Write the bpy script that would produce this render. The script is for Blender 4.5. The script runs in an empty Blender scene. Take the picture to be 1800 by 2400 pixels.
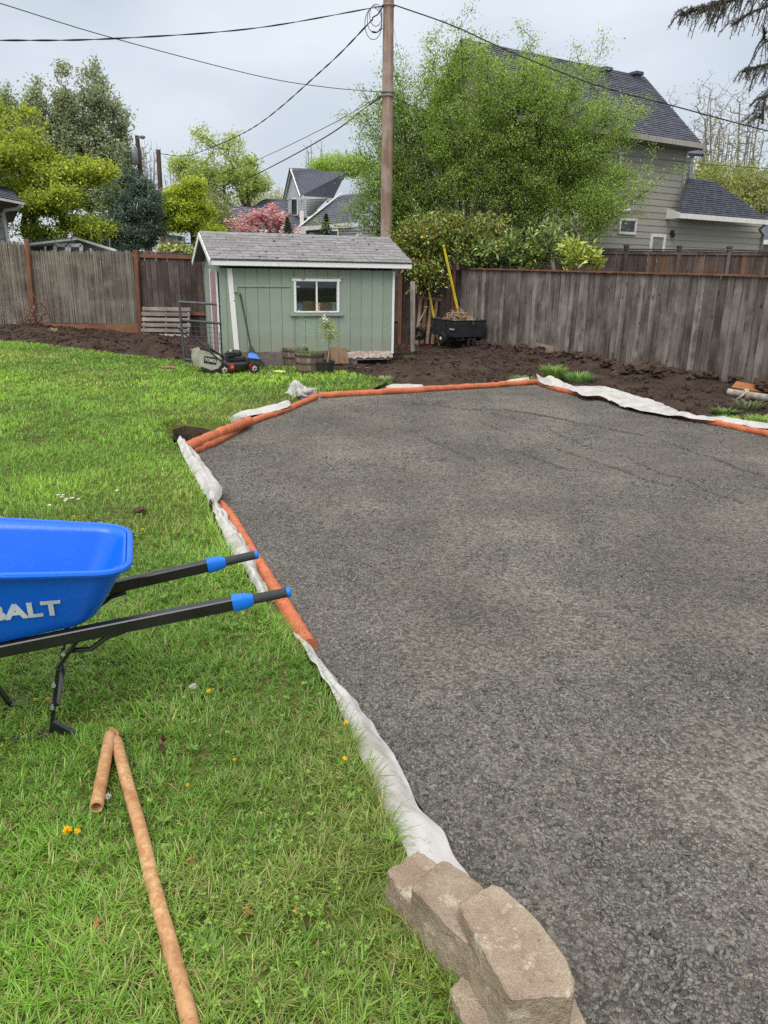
import bpy, bmesh, math, random
import numpy as np
from mathutils import Vector, Matrix, noise
from mathutils.geometry import delaunay_2d_cdt

# ------------------------------------------------------------ camera, world, sun, exposure
sc = bpy.context.scene
COL = sc.collection
PITCH, ROLL, CAMH, FPX = math.radians(17.9), math.radians(0.9), 1.75, 1733.0
cam_d = bpy.data.cameras.new('camera')
cam_d.sensor_fit = 'VERTICAL'; cam_d.sensor_height = 36.0; cam_d.lens = 26.0
cam_d.clip_start = 0.05; cam_d.clip_end = 2000
cam = bpy.data.objects.new('camera', cam_d); COL.objects.link(cam)
FW = Vector((0, math.cos(PITCH), -math.sin(PITCH)))
_r0 = Vector((1, 0, 0)); _u0 = Vector((0, math.sin(PITCH), math.cos(PITCH)))
RT = _r0*math.cos(ROLL) + _u0*math.sin(ROLL)
UP = _u0*math.cos(ROLL) - _r0*math.sin(ROLL)
CAMP = Vector((0, 0, CAMH))
mw = Matrix((RT, UP, -FW)).transposed().to_4x4(); mw.translation = CAMP
cam.matrix_world = mw
sc.camera = cam

world = bpy.data.worlds.new('World'); sc.world = world; world.use_nodes = True
wt = world.node_tree; wt.nodes.clear()
wout = wt.nodes.new('ShaderNodeOutputWorld'); wbg = wt.nodes.new('ShaderNodeBackground')
wbg.inputs['Strength'].default_value = 0.10
SUN_EL, SUN_AZ = math.radians(52), math.radians(200)     # high, behind the photographer's shoulder, veiled by cloud
sky = wt.nodes.new('ShaderNodeTexSky'); sky.sky_type = 'NISHITA'; sky.sun_disc = False
sky.sun_elevation = SUN_EL; sky.sun_rotation = SUN_AZ; sky.dust_density = 2.0
wtc = wt.nodes.new('ShaderNodeTexCoord')
wsep = wt.nodes.new('ShaderNodeSeparateXYZ'); wt.links.new(wtc.outputs['Generated'], wsep.inputs[0])
wsq = wt.nodes.new('ShaderNodeMath'); wsq.operation = 'MULTIPLY'
wt.links.new(wsep.outputs['Z'], wsq.inputs[0]); wt.links.new(wsep.outputs['Z'], wsq.inputs[1])
wgr = wt.nodes.new('ShaderNodeMath'); wgr.operation = 'MULTIPLY_ADD'; wgr.inputs[1].default_value = 1.9; wgr.inputs[2].default_value = 1.0
wt.links.new(wsq.outputs[0], wgr.inputs[0])
wmap = wt.nodes.new('ShaderNodeMapping'); wmap.inputs['Scale'].default_value = (1.3, 1.3, 3.4)
wt.links.new(wtc.outputs['Generated'], wmap.inputs[0])
wno = wt.nodes.new('ShaderNodeTexNoise'); wno.inputs['Scale'].default_value = 1.7; wno.inputs['Detail'].default_value = 5; wno.inputs['Roughness'].default_value = 0.45
wt.links.new(wmap.outputs[0], wno.inputs['Vector'])
wrm = wt.nodes.new('ShaderNodeValToRGB')
wrm.color_ramp.elements[0].position = 0.36; wrm.color_ramp.elements[0].color = (0.41, 0.468, 0.542, 1)
wrm.color_ramp.elements[1].position = 0.66; wrm.color_ramp.elements[1].color = (0.63, 0.675, 0.73, 1)
wt.links.new(wno.outputs['Fac'], wrm.inputs[0])
wzr = wt.nodes.new('ShaderNodeMapRange'); wzr.inputs['From Min'].default_value = .22; wzr.inputs['From Max'].default_value = .75; wt.links.new(wsep.outputs['Z'], wzr.inputs['Value'])
wnm = wt.nodes.new('ShaderNodeMix'); wnm.data_type = 'RGBA'      # the cloud deck overhead is neutral grey, bluer towards the skyline
wt.links.new(wzr.outputs[0], wnm.inputs['Factor']); wt.links.new(wrm.outputs[0], wnm.inputs[6]); wnm.inputs[7].default_value = (0.60, 0.585, 0.565, 1)
wsc = wt.nodes.new('ShaderNodeVectorMath'); wsc.operation = 'SCALE'; wt.links.new(wnm.outputs[2], wsc.inputs[0])
wk = wt.nodes.new('ShaderNodeMath'); wk.operation = 'MULTIPLY'; wk.inputs[1].default_value = 10.0
wt.links.new(wgr.outputs[0], wk.inputs[0]); wt.links.new(wk.outputs[0], wsc.inputs['Scale'])
wmx = wt.nodes.new('ShaderNodeMix'); wmx.data_type = 'RGBA'; wmx.inputs['Factor'].default_value = 0.9
wt.links.new(sky.outputs[0], wmx.inputs[6]); wt.links.new(wsc.outputs[0], wmx.inputs[7])
wt.links.new(wmx.outputs[2], wbg.inputs['Color']); wt.links.new(wbg.outputs[0], wout.inputs[0])

sun_d = bpy.data.lights.new('sun', 'SUN'); sun_d.energy = 1.5; sun_d.angle = math.radians(35); sun_d.color = (1, 0.97, 0.92)
sun = bpy.data.objects.new('sun', sun_d); COL.objects.link(sun)
_sd = Vector((math.sin(SUN_AZ)*math.cos(SUN_EL), math.cos(SUN_AZ)*math.cos(SUN_EL), math.sin(SUN_EL)))
sun.rotation_euler = _sd.to_track_quat('Z', 'Y').to_euler()
sc.view_settings.view_transform = 'Standard'; sc.view_settings.look = 'None'
sc.view_settings.exposure = 0.35; sc.view_settings.gamma = 1.0; sc.view_settings.use_curve_mapping = False
sc.render.engine = 'CYCLES'
sc.cycles.use_denoising = False
sc.cycles.use_adaptive_sampling = True; sc.cycles.adaptive_threshold = 0.01
sc.cycles.max_bounces = 6; sc.cycles.diffuse_bounces = 3; sc.cycles.glossy_bounces = 3; sc.cycles.transmission_bounces = 4

RNG = np.random.default_rng(7); random.seed(7)

# ------------------------------------------------------------ where a sight line meets the place
def ray(x, y): return RT*((x-900)/FPX) + UP*((1200-y)/FPX) + FW
def G(x, y, z=0.0):
    d = ray(x, y); return CAMP + d*((z-CAMH)/d.z)
def PY(x, y, Y):
    d = ray(x, y); return CAMP + d*(Y/d.y)
D = 1.085
def Gd(x, y, z=0.0): return G(x*D, y*D, z)
def z1(x, y): return (x*.3617, y*.3617)
def z2(x, y): return (600+x*.3617, y*.3617)
def z3(x, y): return (1200+x*.3617, y*.3617)
def z4(x, y): return (x*.3617, 500+y*.3617)
def z5(x, y): return (400+x*.3617, 500+y*.3617)
def z6(x, y): return (850+x*.3617, 500+y*.3617)
def z7(x, y): return (1250+x*.3315, 500+y*.3315)

# ------------------------------------------------------------ colour and material helpers
def L(r, g, b, k=1.0):
    f = lambda c: ((c/255)/12.92 if c/255 <= .04045 else ((c/255+.055)/1.055)**2.4)*k
    return (f(r), f(g), f(b), 1.0)

class NT:
    def __init__(s, name):
        s.m = bpy.data.materials.new(name); s.m.use_nodes = True
        s.t = s.m.node_tree; s.b = s.t.nodes['Principled BSDF']; s.out = s.t.nodes['Material Output']
    def n(s, typ, **kw):
        nd = s.t.nodes.new('ShaderNode'+typ)
        for k, v in kw.items():
            if k in nd.inputs:
                if hasattr(v, 'is_output') or isinstance(v, bpy.types.NodeSocket): s.t.links.new(v, nd.inputs[k])
                else: nd.inputs[k].default_value = v
            else: setattr(nd, k, v)
        return nd
    def l(s, a, b): s.t.links.new(a, b)
    def math(s, op, a, b=0.0, c=None, clamp=False):
        nd = s.t.nodes.new('ShaderNodeMath'); nd.operation = op; nd.use_clamp = clamp
        for i, v in enumerate((a, b, c)):
            if v is None: continue
            if isinstance(v, bpy.types.NodeSocket): s.l(v, nd.inputs[i])
            else: nd.inputs[i].default_value = v
        return nd.outputs[0]
    def mix(s, fac, a, b, mode='MIX'):
        nd = s.t.nodes.new('ShaderNodeMix'); nd.data_type = 'RGBA'; nd.blend_type = mode
        for k, v in (('Factor', fac), ('A', a), ('B', b)):
            sock = nd.inputs[k] if k == 'Factor' else [i for i in nd.inputs if i.name == k and i.type == 'RGBA'][0]
            if isinstance(v, bpy.types.NodeSocket): s.l(v, sock)
            else: sock.default_value = v
        return [o for o in nd.outputs if o.type == 'RGBA'][0]
    def ramp(s, fac, p0, p1, c0=(0, 0, 0, 1), c1=(1, 1, 1, 1)):
        nd = s.t.nodes.new('ShaderNodeValToRGB'); e = nd.color_ramp.elements
        e[0].position = p0; e[0].color = c0; e[1].position = p1; e[1].color = c1
        s.l(fac, nd.inputs[0]); return nd.outputs[0]
    def coords(s, stretch=(1, 1, 1), kind='Object', rnd=True):
        tc = s.n('TexCoord').outputs[kind]
        if rnd:
            oi = s.n('ObjectInfo').outputs['Random']
            va = s.t.nodes.new('ShaderNodeVectorMath'); va.operation = 'MULTIPLY_ADD'
            cx = s.t.nodes.new('ShaderNodeCombineXYZ')
            for i in range(3): s.l(oi, cx.inputs[i])
            s.l(cx.outputs[0], va.inputs[0]); va.inputs[1].default_value = (37, 53, 71); s.l(tc, va.inputs[2]); tc = va.outputs[0]
        mp = s.t.nodes.new('ShaderNodeMapping'); mp.inputs['Scale'].default_value = stretch
        s.l(tc, mp.inputs[0]); return mp.outputs[0]
    def noise(s, vec, scale, detail=4, rough=.55):
        nd = s.n('TexNoise', Scale=scale, Detail=detail, Roughness=rough); s.l(vec, nd.inputs['Vector']); return nd.outputs['Fac']
    def bump(s, h, strength=.3, dist=.01):
        nd = s.n('Bump', Strength=strength, Distance=dist); s.l(h, nd.inputs['Height']); s.l(nd.outputs[0], s.b.inputs['Normal'])
    def rand(s): return s.n('ObjectInfo').outputs['Random']
    def bright(s, col, lo, hi, fac):
        v = s.math('MULTIPLY_ADD', fac, hi-lo, lo)
        nd = s.t.nodes.new('ShaderNodeVectorMath'); nd.operation = 'SCALE'; s.l(col, nd.inputs[0]); s.l(v, nd.inputs['Scale']); return nd.outputs[0]
    def done(s, col, rough=.7, spec=.3, metal=0.0):
        if isinstance(col, bpy.types.NodeSocket): s.l(col, s.b.inputs['Base Color'])
        else: s.b.inputs['Base Color'].default_value = col
        if isinstance(rough, bpy.types.NodeSocket): s.l(rough, s.b.inputs['Roughness'])
        else: s.b.inputs['Roughness'].default_value = rough
        s.b.inputs['Specular IOR Level'].default_value = spec; s.b.inputs['Metallic'].default_value = metal
        return s.m

def simple(name, c1, c2=None, scale=8, stretch=(1, 1, 1), rough=.7, bump=.2, bscale=40, rnd=.25, spec=.3, metal=0.0, lo=.35, hi=.65, fine=.25, bdist=.004):
    t = NT(name); v = t.coords(stretch); c2 = c2 or tuple(x*.7 for x in c1[:3])+(1,)
    col = t.mix(t.ramp(t.noise(v, scale), lo, hi), c1, c2)
    fn = t.noise(v, bscale, 3)
    col = t.bright(col, 1-fine, 1+fine, fn)
    if rnd: col = t.bright(col, 1-rnd, 1+rnd, t.rand())
    if bump: t.bump(fn, bump, bdist)
    return t.done(col, rough, spec, metal)

def wood(name, c1, c2, c3, knots=True, axis='z', rnd=.3, rough=.85, stain=None, speck=None):
    t = NT(name)
    st = {'z': (1, 1, .05), 'x': (.05, 1, 1), 'y': (1, .05, 1)}[axis]
    v = t.coords(st); v0 = t.coords((1, 1, 1))
    g1 = t.noise(v, 60, 5, .65); g2 = t.noise(v, 16, 3, .5); bl = t.noise(v0, 2.2, 4, .6)
    col = t.mix(t.ramp(g2, .35, .65), c1, c2)
    col = t.mix(t.ramp(bl, .42, .7), col, c3)
    col = t.bright(col, .55, 1.45, g1)
    if knots:
        kst = {'z': (1, 1, .55), 'x': (.55, 1, 1), 'y': (1, .55, 1)}[axis]
        vk = t.coords(kst)
        vo = t.n('TexVoronoi', Scale=5.5, Randomness=1.0); t.l(vk, vo.inputs['Vector'])
        k = t.ramp(vo.outputs['Distance'], .06, .10, (1, 1, 1, 1), (0, 0, 0, 1))
        halo = t.ramp(vo.outputs['Distance'], .10, .20, (1, 1, 1, 1), (0, 0, 0, 1))
        col = t.mix(t.math('MULTIPLY', halo, .5), col, tuple(min(1, x*1.7) for x in c2[:3])+(1,))
        col = t.mix(t.math('MULTIPLY', k, .85), col, (.02, .016, .014, 1))
    if stain: col = t.mix(t.math('MULTIPLY', t.ramp(t.noise(v0, .8, 3), .5, .68), .8), col, stain)
    if speck: col = t.mix(t.math('MULTIPLY', t.ramp(t.noise(v0, 26, 3, .6), .66, .71), .8), col, speck)
    col = t.bright(col, 1-rnd, 1+rnd, t.rand())
    t.bump(g1, .5, .004)
    return t.done(col, rough, .2)

def leafmat(name, rough=.5, trans=.35, spec=.35):
    t = NT(name)
    at = t.n('Attribute', attribute_name='Col')
    col = at.outputs['Color']
    t.l(col, t.b.inputs['Base Color']); t.b.inputs['Roughness'].default_value = rough; t.b.inputs['Specular IOR Level'].default_value = spec
    tr = t.n('BsdfTranslucent'); t.l(col, tr.inputs['Color'])
    mx = t.n('MixShader', Fac=trans); t.l(t.b.outputs[0], mx.inputs[1]); t.l(tr.outputs[0], mx.inputs[2])
    t.l(mx.outputs[0], t.out.inputs['Surface'])
    return t.m

def attrmat(name, rough=.85, spec=.3, bscale=120, bump=.3):
    t = NT(name); at = t.n('Attribute', attribute_name='Col'); v = t.coords(rnd=False)
    f = t.noise(v, bscale, 3); col = t.bright(at.outputs['Color'], .75, 1.25, f)
    t.bump(f, bump, .003); return t.done(col, rough, spec)

# ------------------------------------------------------------ object helpers
def tag(o, label=None, cat=None, group=None, kind=None):
    if label: o['label'] = label
    if cat: o['category'] = cat
    if group: o['group'] = group
    if kind: o['kind'] = kind
    return o
ORG = {}
def thing(name, label, cat, loc=(0, 0, 0), rz=0.0, group=None):
    o = bpy.data.objects.new(name, None); COL.objects.link(o); o.empty_display_size = .2
    o.location = loc; o.rotation_euler = (0, 0, rz); ORG[o.name] = Vector(loc)
    return tag(o, label, cat, group)
def link(name, me, mat, parent=None, loc=None, rot=None):
    o = bpy.data.objects.new(name, me); COL.objects.link(o)
    if mat is not None and len(me.materials) == 0: me.materials.append(mat)
    if parent is not None: o.parent = parent
    if loc is not None: o.location = loc
    if rot is not None: o.rotation_euler = rot
    return o
def mesh_np(name, V, F, mat, col=None, smooth=False, parent=None, origin=None):
    """V (n,3); F (m,k) one polygon size; col (n,3|4) per vertex."""
    V = np.asarray(V, np.float32); F = np.asarray(F, np.int32)
    if origin is not None: V = V - np.asarray(origin, np.float32)
    me = bpy.data.meshes.new(name)
    me.vertices.add(len(V)); me.vertices.foreach_set('co', V.ravel())
    k = F.shape[1]
    me.loops.add(F.size); me.loops.foreach_set('vertex_index', F.ravel())
    me.polygons.add(len(F)); me.polygons.foreach_set('loop_start', np.arange(0, F.size, k, dtype=np.int32))
    if smooth: me.polygons.foreach_set('use_smooth', np.ones(len(F), bool))
    me.update(calc_edges=True)
    if col is not None:
        a = me.color_attributes.new('Col', 'FLOAT_COLOR', 'POINT')
        c = np.ones((len(V), 4), np.float32); c[:, :np.shape(col)[1]] = col
        a.data.foreach_set('color', c.ravel())
    o = link(name, me, mat, parent)
    if origin is not None and parent is None: o.location = origin
    return o

class MB:
    def __init__(s): s.v = []; s.f = []
    def add(s, vs, fs):
        b = len(s.v); s.v += [Vector(q) for q in vs]; s.f += [tuple(b+i for i in f) for f in fs]; return s
    def box(s, c, size, rot=None, ax=None):
        """c centre; size full; rot Matrix 3x3 or ax = (ex,ey,ez)"""
        hx, hy, hz = size[0]/2, size[1]/2, size[2]/2; c = Vector(c)
        M_ = rot if rot is not None else (Matrix(ax).transposed() if ax else Matrix.Identity(3))
        vs = [c + M_ @ Vector((sx*hx, sy*hy, sz*hz)) for sz in (-1, 1) for sy in (-1, 1) for sx in (-1, 1)]
        return s.add(vs, [(0, 2, 3, 1), (4, 5, 7, 6), (0, 1, 5, 4), (2, 6, 7, 3), (0, 4, 6, 2), (1, 3, 7, 5)])
    def bar(s, a, b, w, h=None, up=(0, 0, 1)):
        a = Vector(a); b = Vector(b); d = b-a; ln = d.length; d.normalize(); h = h or w
        u = Vector(up); u = (u - d*u.dot(d))
        if u.length < 1e-4: u = Vector((0, 1, 0)) - d*d.y
        u.normalize(); sd = u.cross(d)
        return s.box((a+b)/2, (ln, w, h), ax=(d, sd, u))
    def tube(s, pts, r, n=8, cap=True, closed=False):
        pts = [Vector(p) for p in pts]; m = len(pts); rs = r if isinstance(r, (list, tuple, np.ndarray)) else [r]*m
        vs = []; ref = None
        for i, p in enumerate(pts):
            d = (pts[(i+1) % m]-pts[i-1]) if closed else (pts[min(i+1, m-1)]-pts[max(i-1, 0)])
            d.normalize()
            if ref is None: ref = Vector((0, 0, 1)) if abs(d.z) < .9 else Vector((1, 0, 0))
            a = (ref - d*ref.dot(d)); a = a.normalized() if a.length > 1e-5 else d.orthogonal().normalized(); ref = a; b = d.cross(a)
            vs += [p + (a*math.cos(2*math.pi*k/n) + b*math.sin(2*math.pi*k/n))*rs[i] for k in range(n)]
        fs = []
        for i in range(m if closed else m-1):
            j = (i+1) % m
            fs += [(i*n+k, i*n+(k+1) % n, j*n+(k+1) % n, j*n+k) for k in range(n)]
        if cap and not closed: fs += [tuple(range(n-1, -1, -1)), tuple((m-1)*n+k for k in range(n))]
        return s.add(vs, fs)
    def lathe(s, prof, c=(0, 0, 0), n=20, axis=(0, 0, 1), cap=True):
        ax = Vector(axis).normalized(); a = ax.orthogonal().normalized(); b = ax.cross(a); c = Vector(c)
        vs = [c + ax*z + (a*math.cos(2*math.pi*k/n)+b*math.sin(2*math.pi*k/n))*r for r, z in prof for k in range(n)]
        fs = [(i*n+k, i*n+(k+1) % n, (i+1)*n+(k+1) % n, (i+1)*n+k) for i in range(len(prof)-1) for k in range(n)]
        if cap: fs += [tuple(range(n-1, -1, -1)), tuple((len(prof)-1)*n+k for k in range(n))]
        return s.add(vs, fs)
    def slab(s, pts, th, nrm=None):
        """polygon with thickness th, extruded along -normal"""
        pts = [Vector(p) for p in pts]; m = len(pts)
        if nrm is None:
            nrm = Vector((0, 0, 0))
            for i in range(m): nrm += pts[i].cross(pts[(i+1) % m])
            nrm.normalize()
        off = Vector(nrm)*th
        return s.add(pts+[p-off for p in pts], [tuple(range(m)), tuple(range(2*m-1, m-1, -1))]+[(i, m+i, m+(i+1) % m, (i+1) % m) for i in range(m)])
    def build(s, name, mat, parent=None, local=False, smooth=False, bevel=0.0, seg=1, origin=None):
        org = Vector((0, 0, 0))
        if not local:
            if parent is not None: org = ORG.get(parent.name, Vector((0, 0, 0)))
            elif origin is not None: org = Vector(origin)
        me = bpy.data.meshes.new(name)
        me.from_pydata([tuple(q-org) for q in s.v], [], s.f)
        bm = bmesh.new(); bm.from_mesh(me); bmesh.ops.recalc_face_normals(bm, faces=bm.faces)
        if bevel > 0:
            bmesh.ops.bevel(bm, geom=[e for e in bm.edges if e.is_manifold and e.calc_face_angle(0) > .5], offset=bevel, segments=seg, affect='EDGES', clamp_overlap=True)
        bm.to_mesh(me); bm.free()
        if smooth:
            me.polygons.foreach_set('use_smooth', np.ones(len(me.polygons), bool))
            me.set_sharp_from_angle(angle=math.radians(40))
        o = link(name, me, mat, parent)
        if parent is None and org.length > 0: o.location = org
        ORG[o.name] = org
        return o

def boxmesh(name, size, bevel=.003, jit=0.0, base=False):
    """a reusable piece centred on its origin (base: sits on z=0)"""
    m = MB().box((0, 0, size[2]/2 if base else 0), size)
    me = bpy.data.meshes.new(name); me.from_pydata([tuple(q) for q in m.v], [], m.f)
    bm = bmesh.new(); bm.from_mesh(me); bmesh.ops.recalc_face_normals(bm, faces=bm.faces)
    if bevel: bmesh.ops.bevel(bm, geom=list(bm.edges), offset=bevel, segments=1, affect='EDGES')
    bm.to_mesh(me); bm.free(); return me

def seg_mesh(P0, P1, R0, R1, n=5):
    P0 = np.asarray(P0, float); P1 = np.asarray(P1, float); d = P1-P0; ln = np.linalg.norm(d, axis=1, keepdims=True)+1e-9; d = d/ln
    ref = np.where(np.abs(d[:, 2:3]) < .9, np.array([[0, 0, 1.]]), np.array([[1., 0, 0]]))
    a = np.cross(d, ref); a /= np.linalg.norm(a, axis=1, keepdims=True)+1e-9; b = np.cross(d, a)
    th = np.arange(n)*2*np.pi/n; rg = a[:, None]*np.cos(th)[None, :, None]+b[:, None]*np.sin(th)[None, :, None]
    V = np.concatenate([P0[:, None]+rg*np.asarray(R0)[:, None, None], (P1+d*.1*np.asarray(R1)[:, None])[:, None]+rg*np.asarray(R1)[:, None, None]], 1).reshape(-1, 3)
    k = np.arange(n); k2 = (k+1) % n
    f = np.stack([k, k2, n+k2, n+k], 1)
    F = (np.arange(len(P0))*2*n)[:, None, None]+f[None]
    return V, F.reshape(-1, 4)

def leaf_mesh(P, size, col, aspect=.55, updir=.5, fold=.18, along=None, rng=RNG, colvar=.2):
    """diamond leaves, two triangles each, around points P"""
    N = len(P); size = np.broadcast_to(np.asarray(size, float), (N,))
    d = rng.normal(size=(N, 3)) if along is None else along+rng.normal(size=(N, 3))*.45
    d /= np.linalg.norm(d, axis=1, keepdims=True)+1e-9
    nn = rng.normal(size=(N, 3)); nn[:, 2] = np.abs(nn[:, 2])+updir; s = np.cross(d, nn); s /= np.linalg.norm(s, axis=1, keepdims=True)+1e-9
    up = np.cross(s, d); L_ = size[:, None]
    V = np.stack([P, P+d*L_*.45+s*L_*aspect*.5+up*L_*fold, P+d*L_, P+d*L_*.45-s*L_*aspect*.5+up*L_*fold], 1).reshape(-1, 3)
    F = (np.arange(N)*4)[:, None, None]+np.array([[0, 1, 2], [0, 2, 3]])[None]
    c = np.asarray(col, float); c = c[:, :3]*(1+rng.uniform(-colvar, colvar, (N, 1)))
    return V, F.reshape(-1, 3), np.repeat(c, 4, 0)

def inpoly(P, poly):
    P = np.asarray(P)[:, :2]; q = np.asarray([(a[0], a[1]) for a in poly]); r = np.zeros(len(P), bool); j = len(q)-1
    for i in range(len(q)):
        xi, yi = q[i]; xj, yj = q[j]
        c = ((yi > P[:, 1]) != (yj > P[:, 1])) & (P[:, 0] < (xj-xi)*(P[:, 1]-yi)/(yj-yi+1e-12)+xi)
        r ^= c; j = i
    return r
def vnoise(P, s, seed=0.0):
    return np.array([noise.noise((p[0]*s+seed, p[1]*s+seed*.7, seed)) for p in P])
def resample(pts, step):
    pts = [np.array(tuple(p), float) for p in pts]; out = []
    for a, b in zip(pts[:-1], pts[1:]):
        k = max(1, int(np.linalg.norm(b-a)/step)); out += [a+(b-a)*i/k for i in range(k)]
    return out+[pts[-1]]
def spline(pts, k=8):
    """Catmull-Rom through points"""
    p = [Vector(q) for q in pts]; p = [p[0]*2-p[1]]+p+[p[-1]*2-p[-2]]; out = []
    for i in range(1, len(p)-2):
        for j in range(k):
            t = j/k; a, b, c, d = p[i-1], p[i], p[i+1], p[i+2]
            out.append(.5*((2*b)+(c-a)*t+(2*a-5*b+4*c-d)*t*t+(3*b-a-3*c+d)*t*t*t))
    return out+[p[-2]]

def sheet(name, poly, step, zf, mat, kind='structure', jit=.3, smooth=True, extra=None):
    """a ground sheet over a polygon: triangulated, heights from zf(x,y)"""
    bnd = resample(list(poly)+[poly[0]], step)[:-1]; bnd = [(q[0], q[1]) for q in bnd]
    a = np.array(bnd); x0, y0 = a.min(0); x1, y1 = a.max(0)
    gx, gy = np.meshgrid(np.arange(x0, x1, step), np.arange(y0, y1, step)); gp = np.stack([gx.ravel(), gy.ravel()], 1)
    gp += RNG.uniform(-jit, jit, gp.shape)*step; gp = gp[inpoly(gp, bnd)]
    d = np.min(np.linalg.norm(gp[:, None, :]-a[None], axis=2), 1) if len(gp)*len(a) < 3e7 else np.ones(len(gp))
    gp = gp[d > step*.4]
    pts = [Vector(q) for q in bnd]+[Vector(q) for q in gp]; n = len(bnd)
    r = delaunay_2d_cdt(pts, [(i, (i+1) % n) for i in range(n)], [list(range(n))], 1, 1e-5)
    V = np.array([(q.x, q.y, 0) for q in r[0]]); V[:, 2] = zf(V)
    me = bpy.data.meshes.new(name); me.from_pydata(V.tolist(), [], r[2]); me.update()
    bm = bmesh.new(); bm.from_mesh(me); bmesh.ops.recalc_face_normals(bm, faces=bm.faces)
    if sum(f.normal.z for f in bm.faces) < 0: bmesh.ops.reverse_faces(bm, faces=bm.faces)
    bm.to_mesh(me); bm.free()
    if smooth: me.polygons.foreach_set('use_smooth', np.ones(len(me.polygons), bool))
    o = link(name, me, mat); o['kind'] = kind; return o

def text_mesh(name, s, size, mat, parent, mtx, bold=.0, extrude=.0006, local=True, shear=0.0, xs=1.0, fat=0.0):
    cu = bpy.data.curves.new(name, 'FONT'); cu.body = s; cu.size = size; cu.extrude = extrude; cu.offset = bold; cu.align_x = 'CENTER'; cu.align_y = 'CENTER'; cu.shear = shear; cu.space_character = 1.0+bold*4
    o = bpy.data.objects.new(name, cu); COL.objects.link(o)
    dg = bpy.context.evaluated_depsgraph_get(); me = bpy.data.meshes.new_from_object(o.evaluated_get(dg)); bpy.data.objects.remove(o)
    bpy.data.curves.remove(cu)
    me.transform(Matrix.Diagonal((xs, 1, 1, 1)))
    if fat:
        bm = bmesh.new(); k = 0
        for dx in (-fat, 0, fat):
            for dy in (-fat, 0, fat):
                m2 = me.copy(); m2.transform(Matrix.Translation((dx, dy, k*.00006))); bm.from_mesh(m2); bpy.data.meshes.remove(m2); k += 1
        bm.to_mesh(me); bm.free()
    me.transform(mtx); me.materials.clear(); me.name = name
    return link(name, me, mat, parent)

# ============================================================ THE GROUND
def poly_dist(P, line):
    P = np.asarray(P)[:, :2]; best = np.full(len(P), 1e9)
    for a, b in zip(line[:-1], line[1:]):
        a = np.array((a[0], a[1])); b = np.array((b[0], b[1])); ab = b-a
        t = np.clip(((P-a)@ab)/(ab@ab+1e-9), 0, 1); best = np.minimum(best, np.linalg.norm(P-(a+t[:, None]*ab), axis=1))
    return best
EDGE_L = [Gd(*q) for q in [(1300, 2520), (1220, 2280), (1130, 2110), (1050, 1970), (985, 1870), (940, 1790), (890, 1715), (865, 1660), (800, 1560), (740, 1490), (665, 1395), (600, 1270), (545, 1190), (500, 1115), (470, 1075), (430, 1000), (402, 972)]]
EDGE_B = [Gd(*q) for q in [(470, 958), (540, 918), (600, 893), (690, 857)]]
EDGE_F = [Gd(*q) for q in [(800, 850), (900, 845), (1050, 836), (1157, 827)]]
EDGE_R = [Gd(*q) for q in [(1210, 842), (1300, 862), (1400, 885), (1490, 905), (1560, 920), (1659, 943), (1800, 978)]]
GRAVEL = EDGE_L+EDGE_B+EDGE_F+EDGE_R+[Vector((7.2, 5.5, 0)), Vector((7.2, -1.5, 0)), Vector((0.75, -1.5, 0))]
PIT = [Gd(*q, .06) for q in [(383, 958), (374, 940), (373, 926), (400, 919), (440, 919), (478, 925), (500, 931)]]
LAWN_FAR = [Gd(*q, z) for q, z in [((843, 830), 0), ((815, 822), .02), ((760, 811), .03), ((725, 804), .03), ((690, 799), .04), ((640, 796), .04), ((570, 795), .05), ((515, 791), .07), ((440, 789), .09), ((380, 783), .12), ((300, 770), .16), ((200, 757), .2), ((100, 744), .25), ((0, 737), .28), ((-160, 722), .3)]]
LAWN = EDGE_L+PIT+EDGE_B[1:]+[EDGE_F[0]]+LAWN_FAR+[Vector((-12, 14.6, 0)), Vector((-12, -1.5, 0)), Vector((0.75, -1.5, 0))]
GEDGE = EDGE_L+PIT+EDGE_B+EDGE_F[:1]

def rise(P): return .035*np.maximum(0, -P[:, 0]-1.5)
def lawn_z(P):
    P = np.asarray(P, float)
    z = .10-.004*P[:, 1]+rise(P)+.03*vnoise(P, .5, 3.1)+.012*vnoise(P, 2.0, 5.5)
    d = poly_dist(P, GEDGE); t = np.clip(d/.16, 0, 1); t = t*t*(3-2*t)
    return -.012+(z+.012)*t
FR0, FR1 = G(1075, 812, 0), G(1800, 925, 0)          # foot of the right-hand fence
FRD = (FR1-FR0).normalized()
MOUNDS = [(G(1010, 868, .1), .22, .62), (G(1090, 850, .1), .16, .6), (G(950, 880, .1), .12, .5), (G(340, 815, .3), .30, .75), (G(230, 800, .3), .16, .9), (G(80, 775, .3), .15, 1.0), (G(1180, 830, .1), .08, .8), (G(880, 872, 0), .05, .6)]
def soil_raw(P):
    P = np.asarray(P, float)
    z = .03+rise(P)+.05*vnoise(P, .9, 1.7)+.05*vnoise(P, 3.2, 9.1)+.03*vnoise(P, 8.0, 2.2)
    for c, h, r in MOUNDS: z = z+h*np.exp(-((P[:, 0]-c.x)**2+(P[:, 1]-c.y)**2)/(r*r))*(1+.5*vnoise(P, 5, 4.4))
    d = poly_dist(P, [FR0, FR0+FRD*11]); z = z+.13*np.exp(-((d-.25)/.3)**2)*(1+.6*vnoise(P, 3.5, 7.7))
    return z
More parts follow.
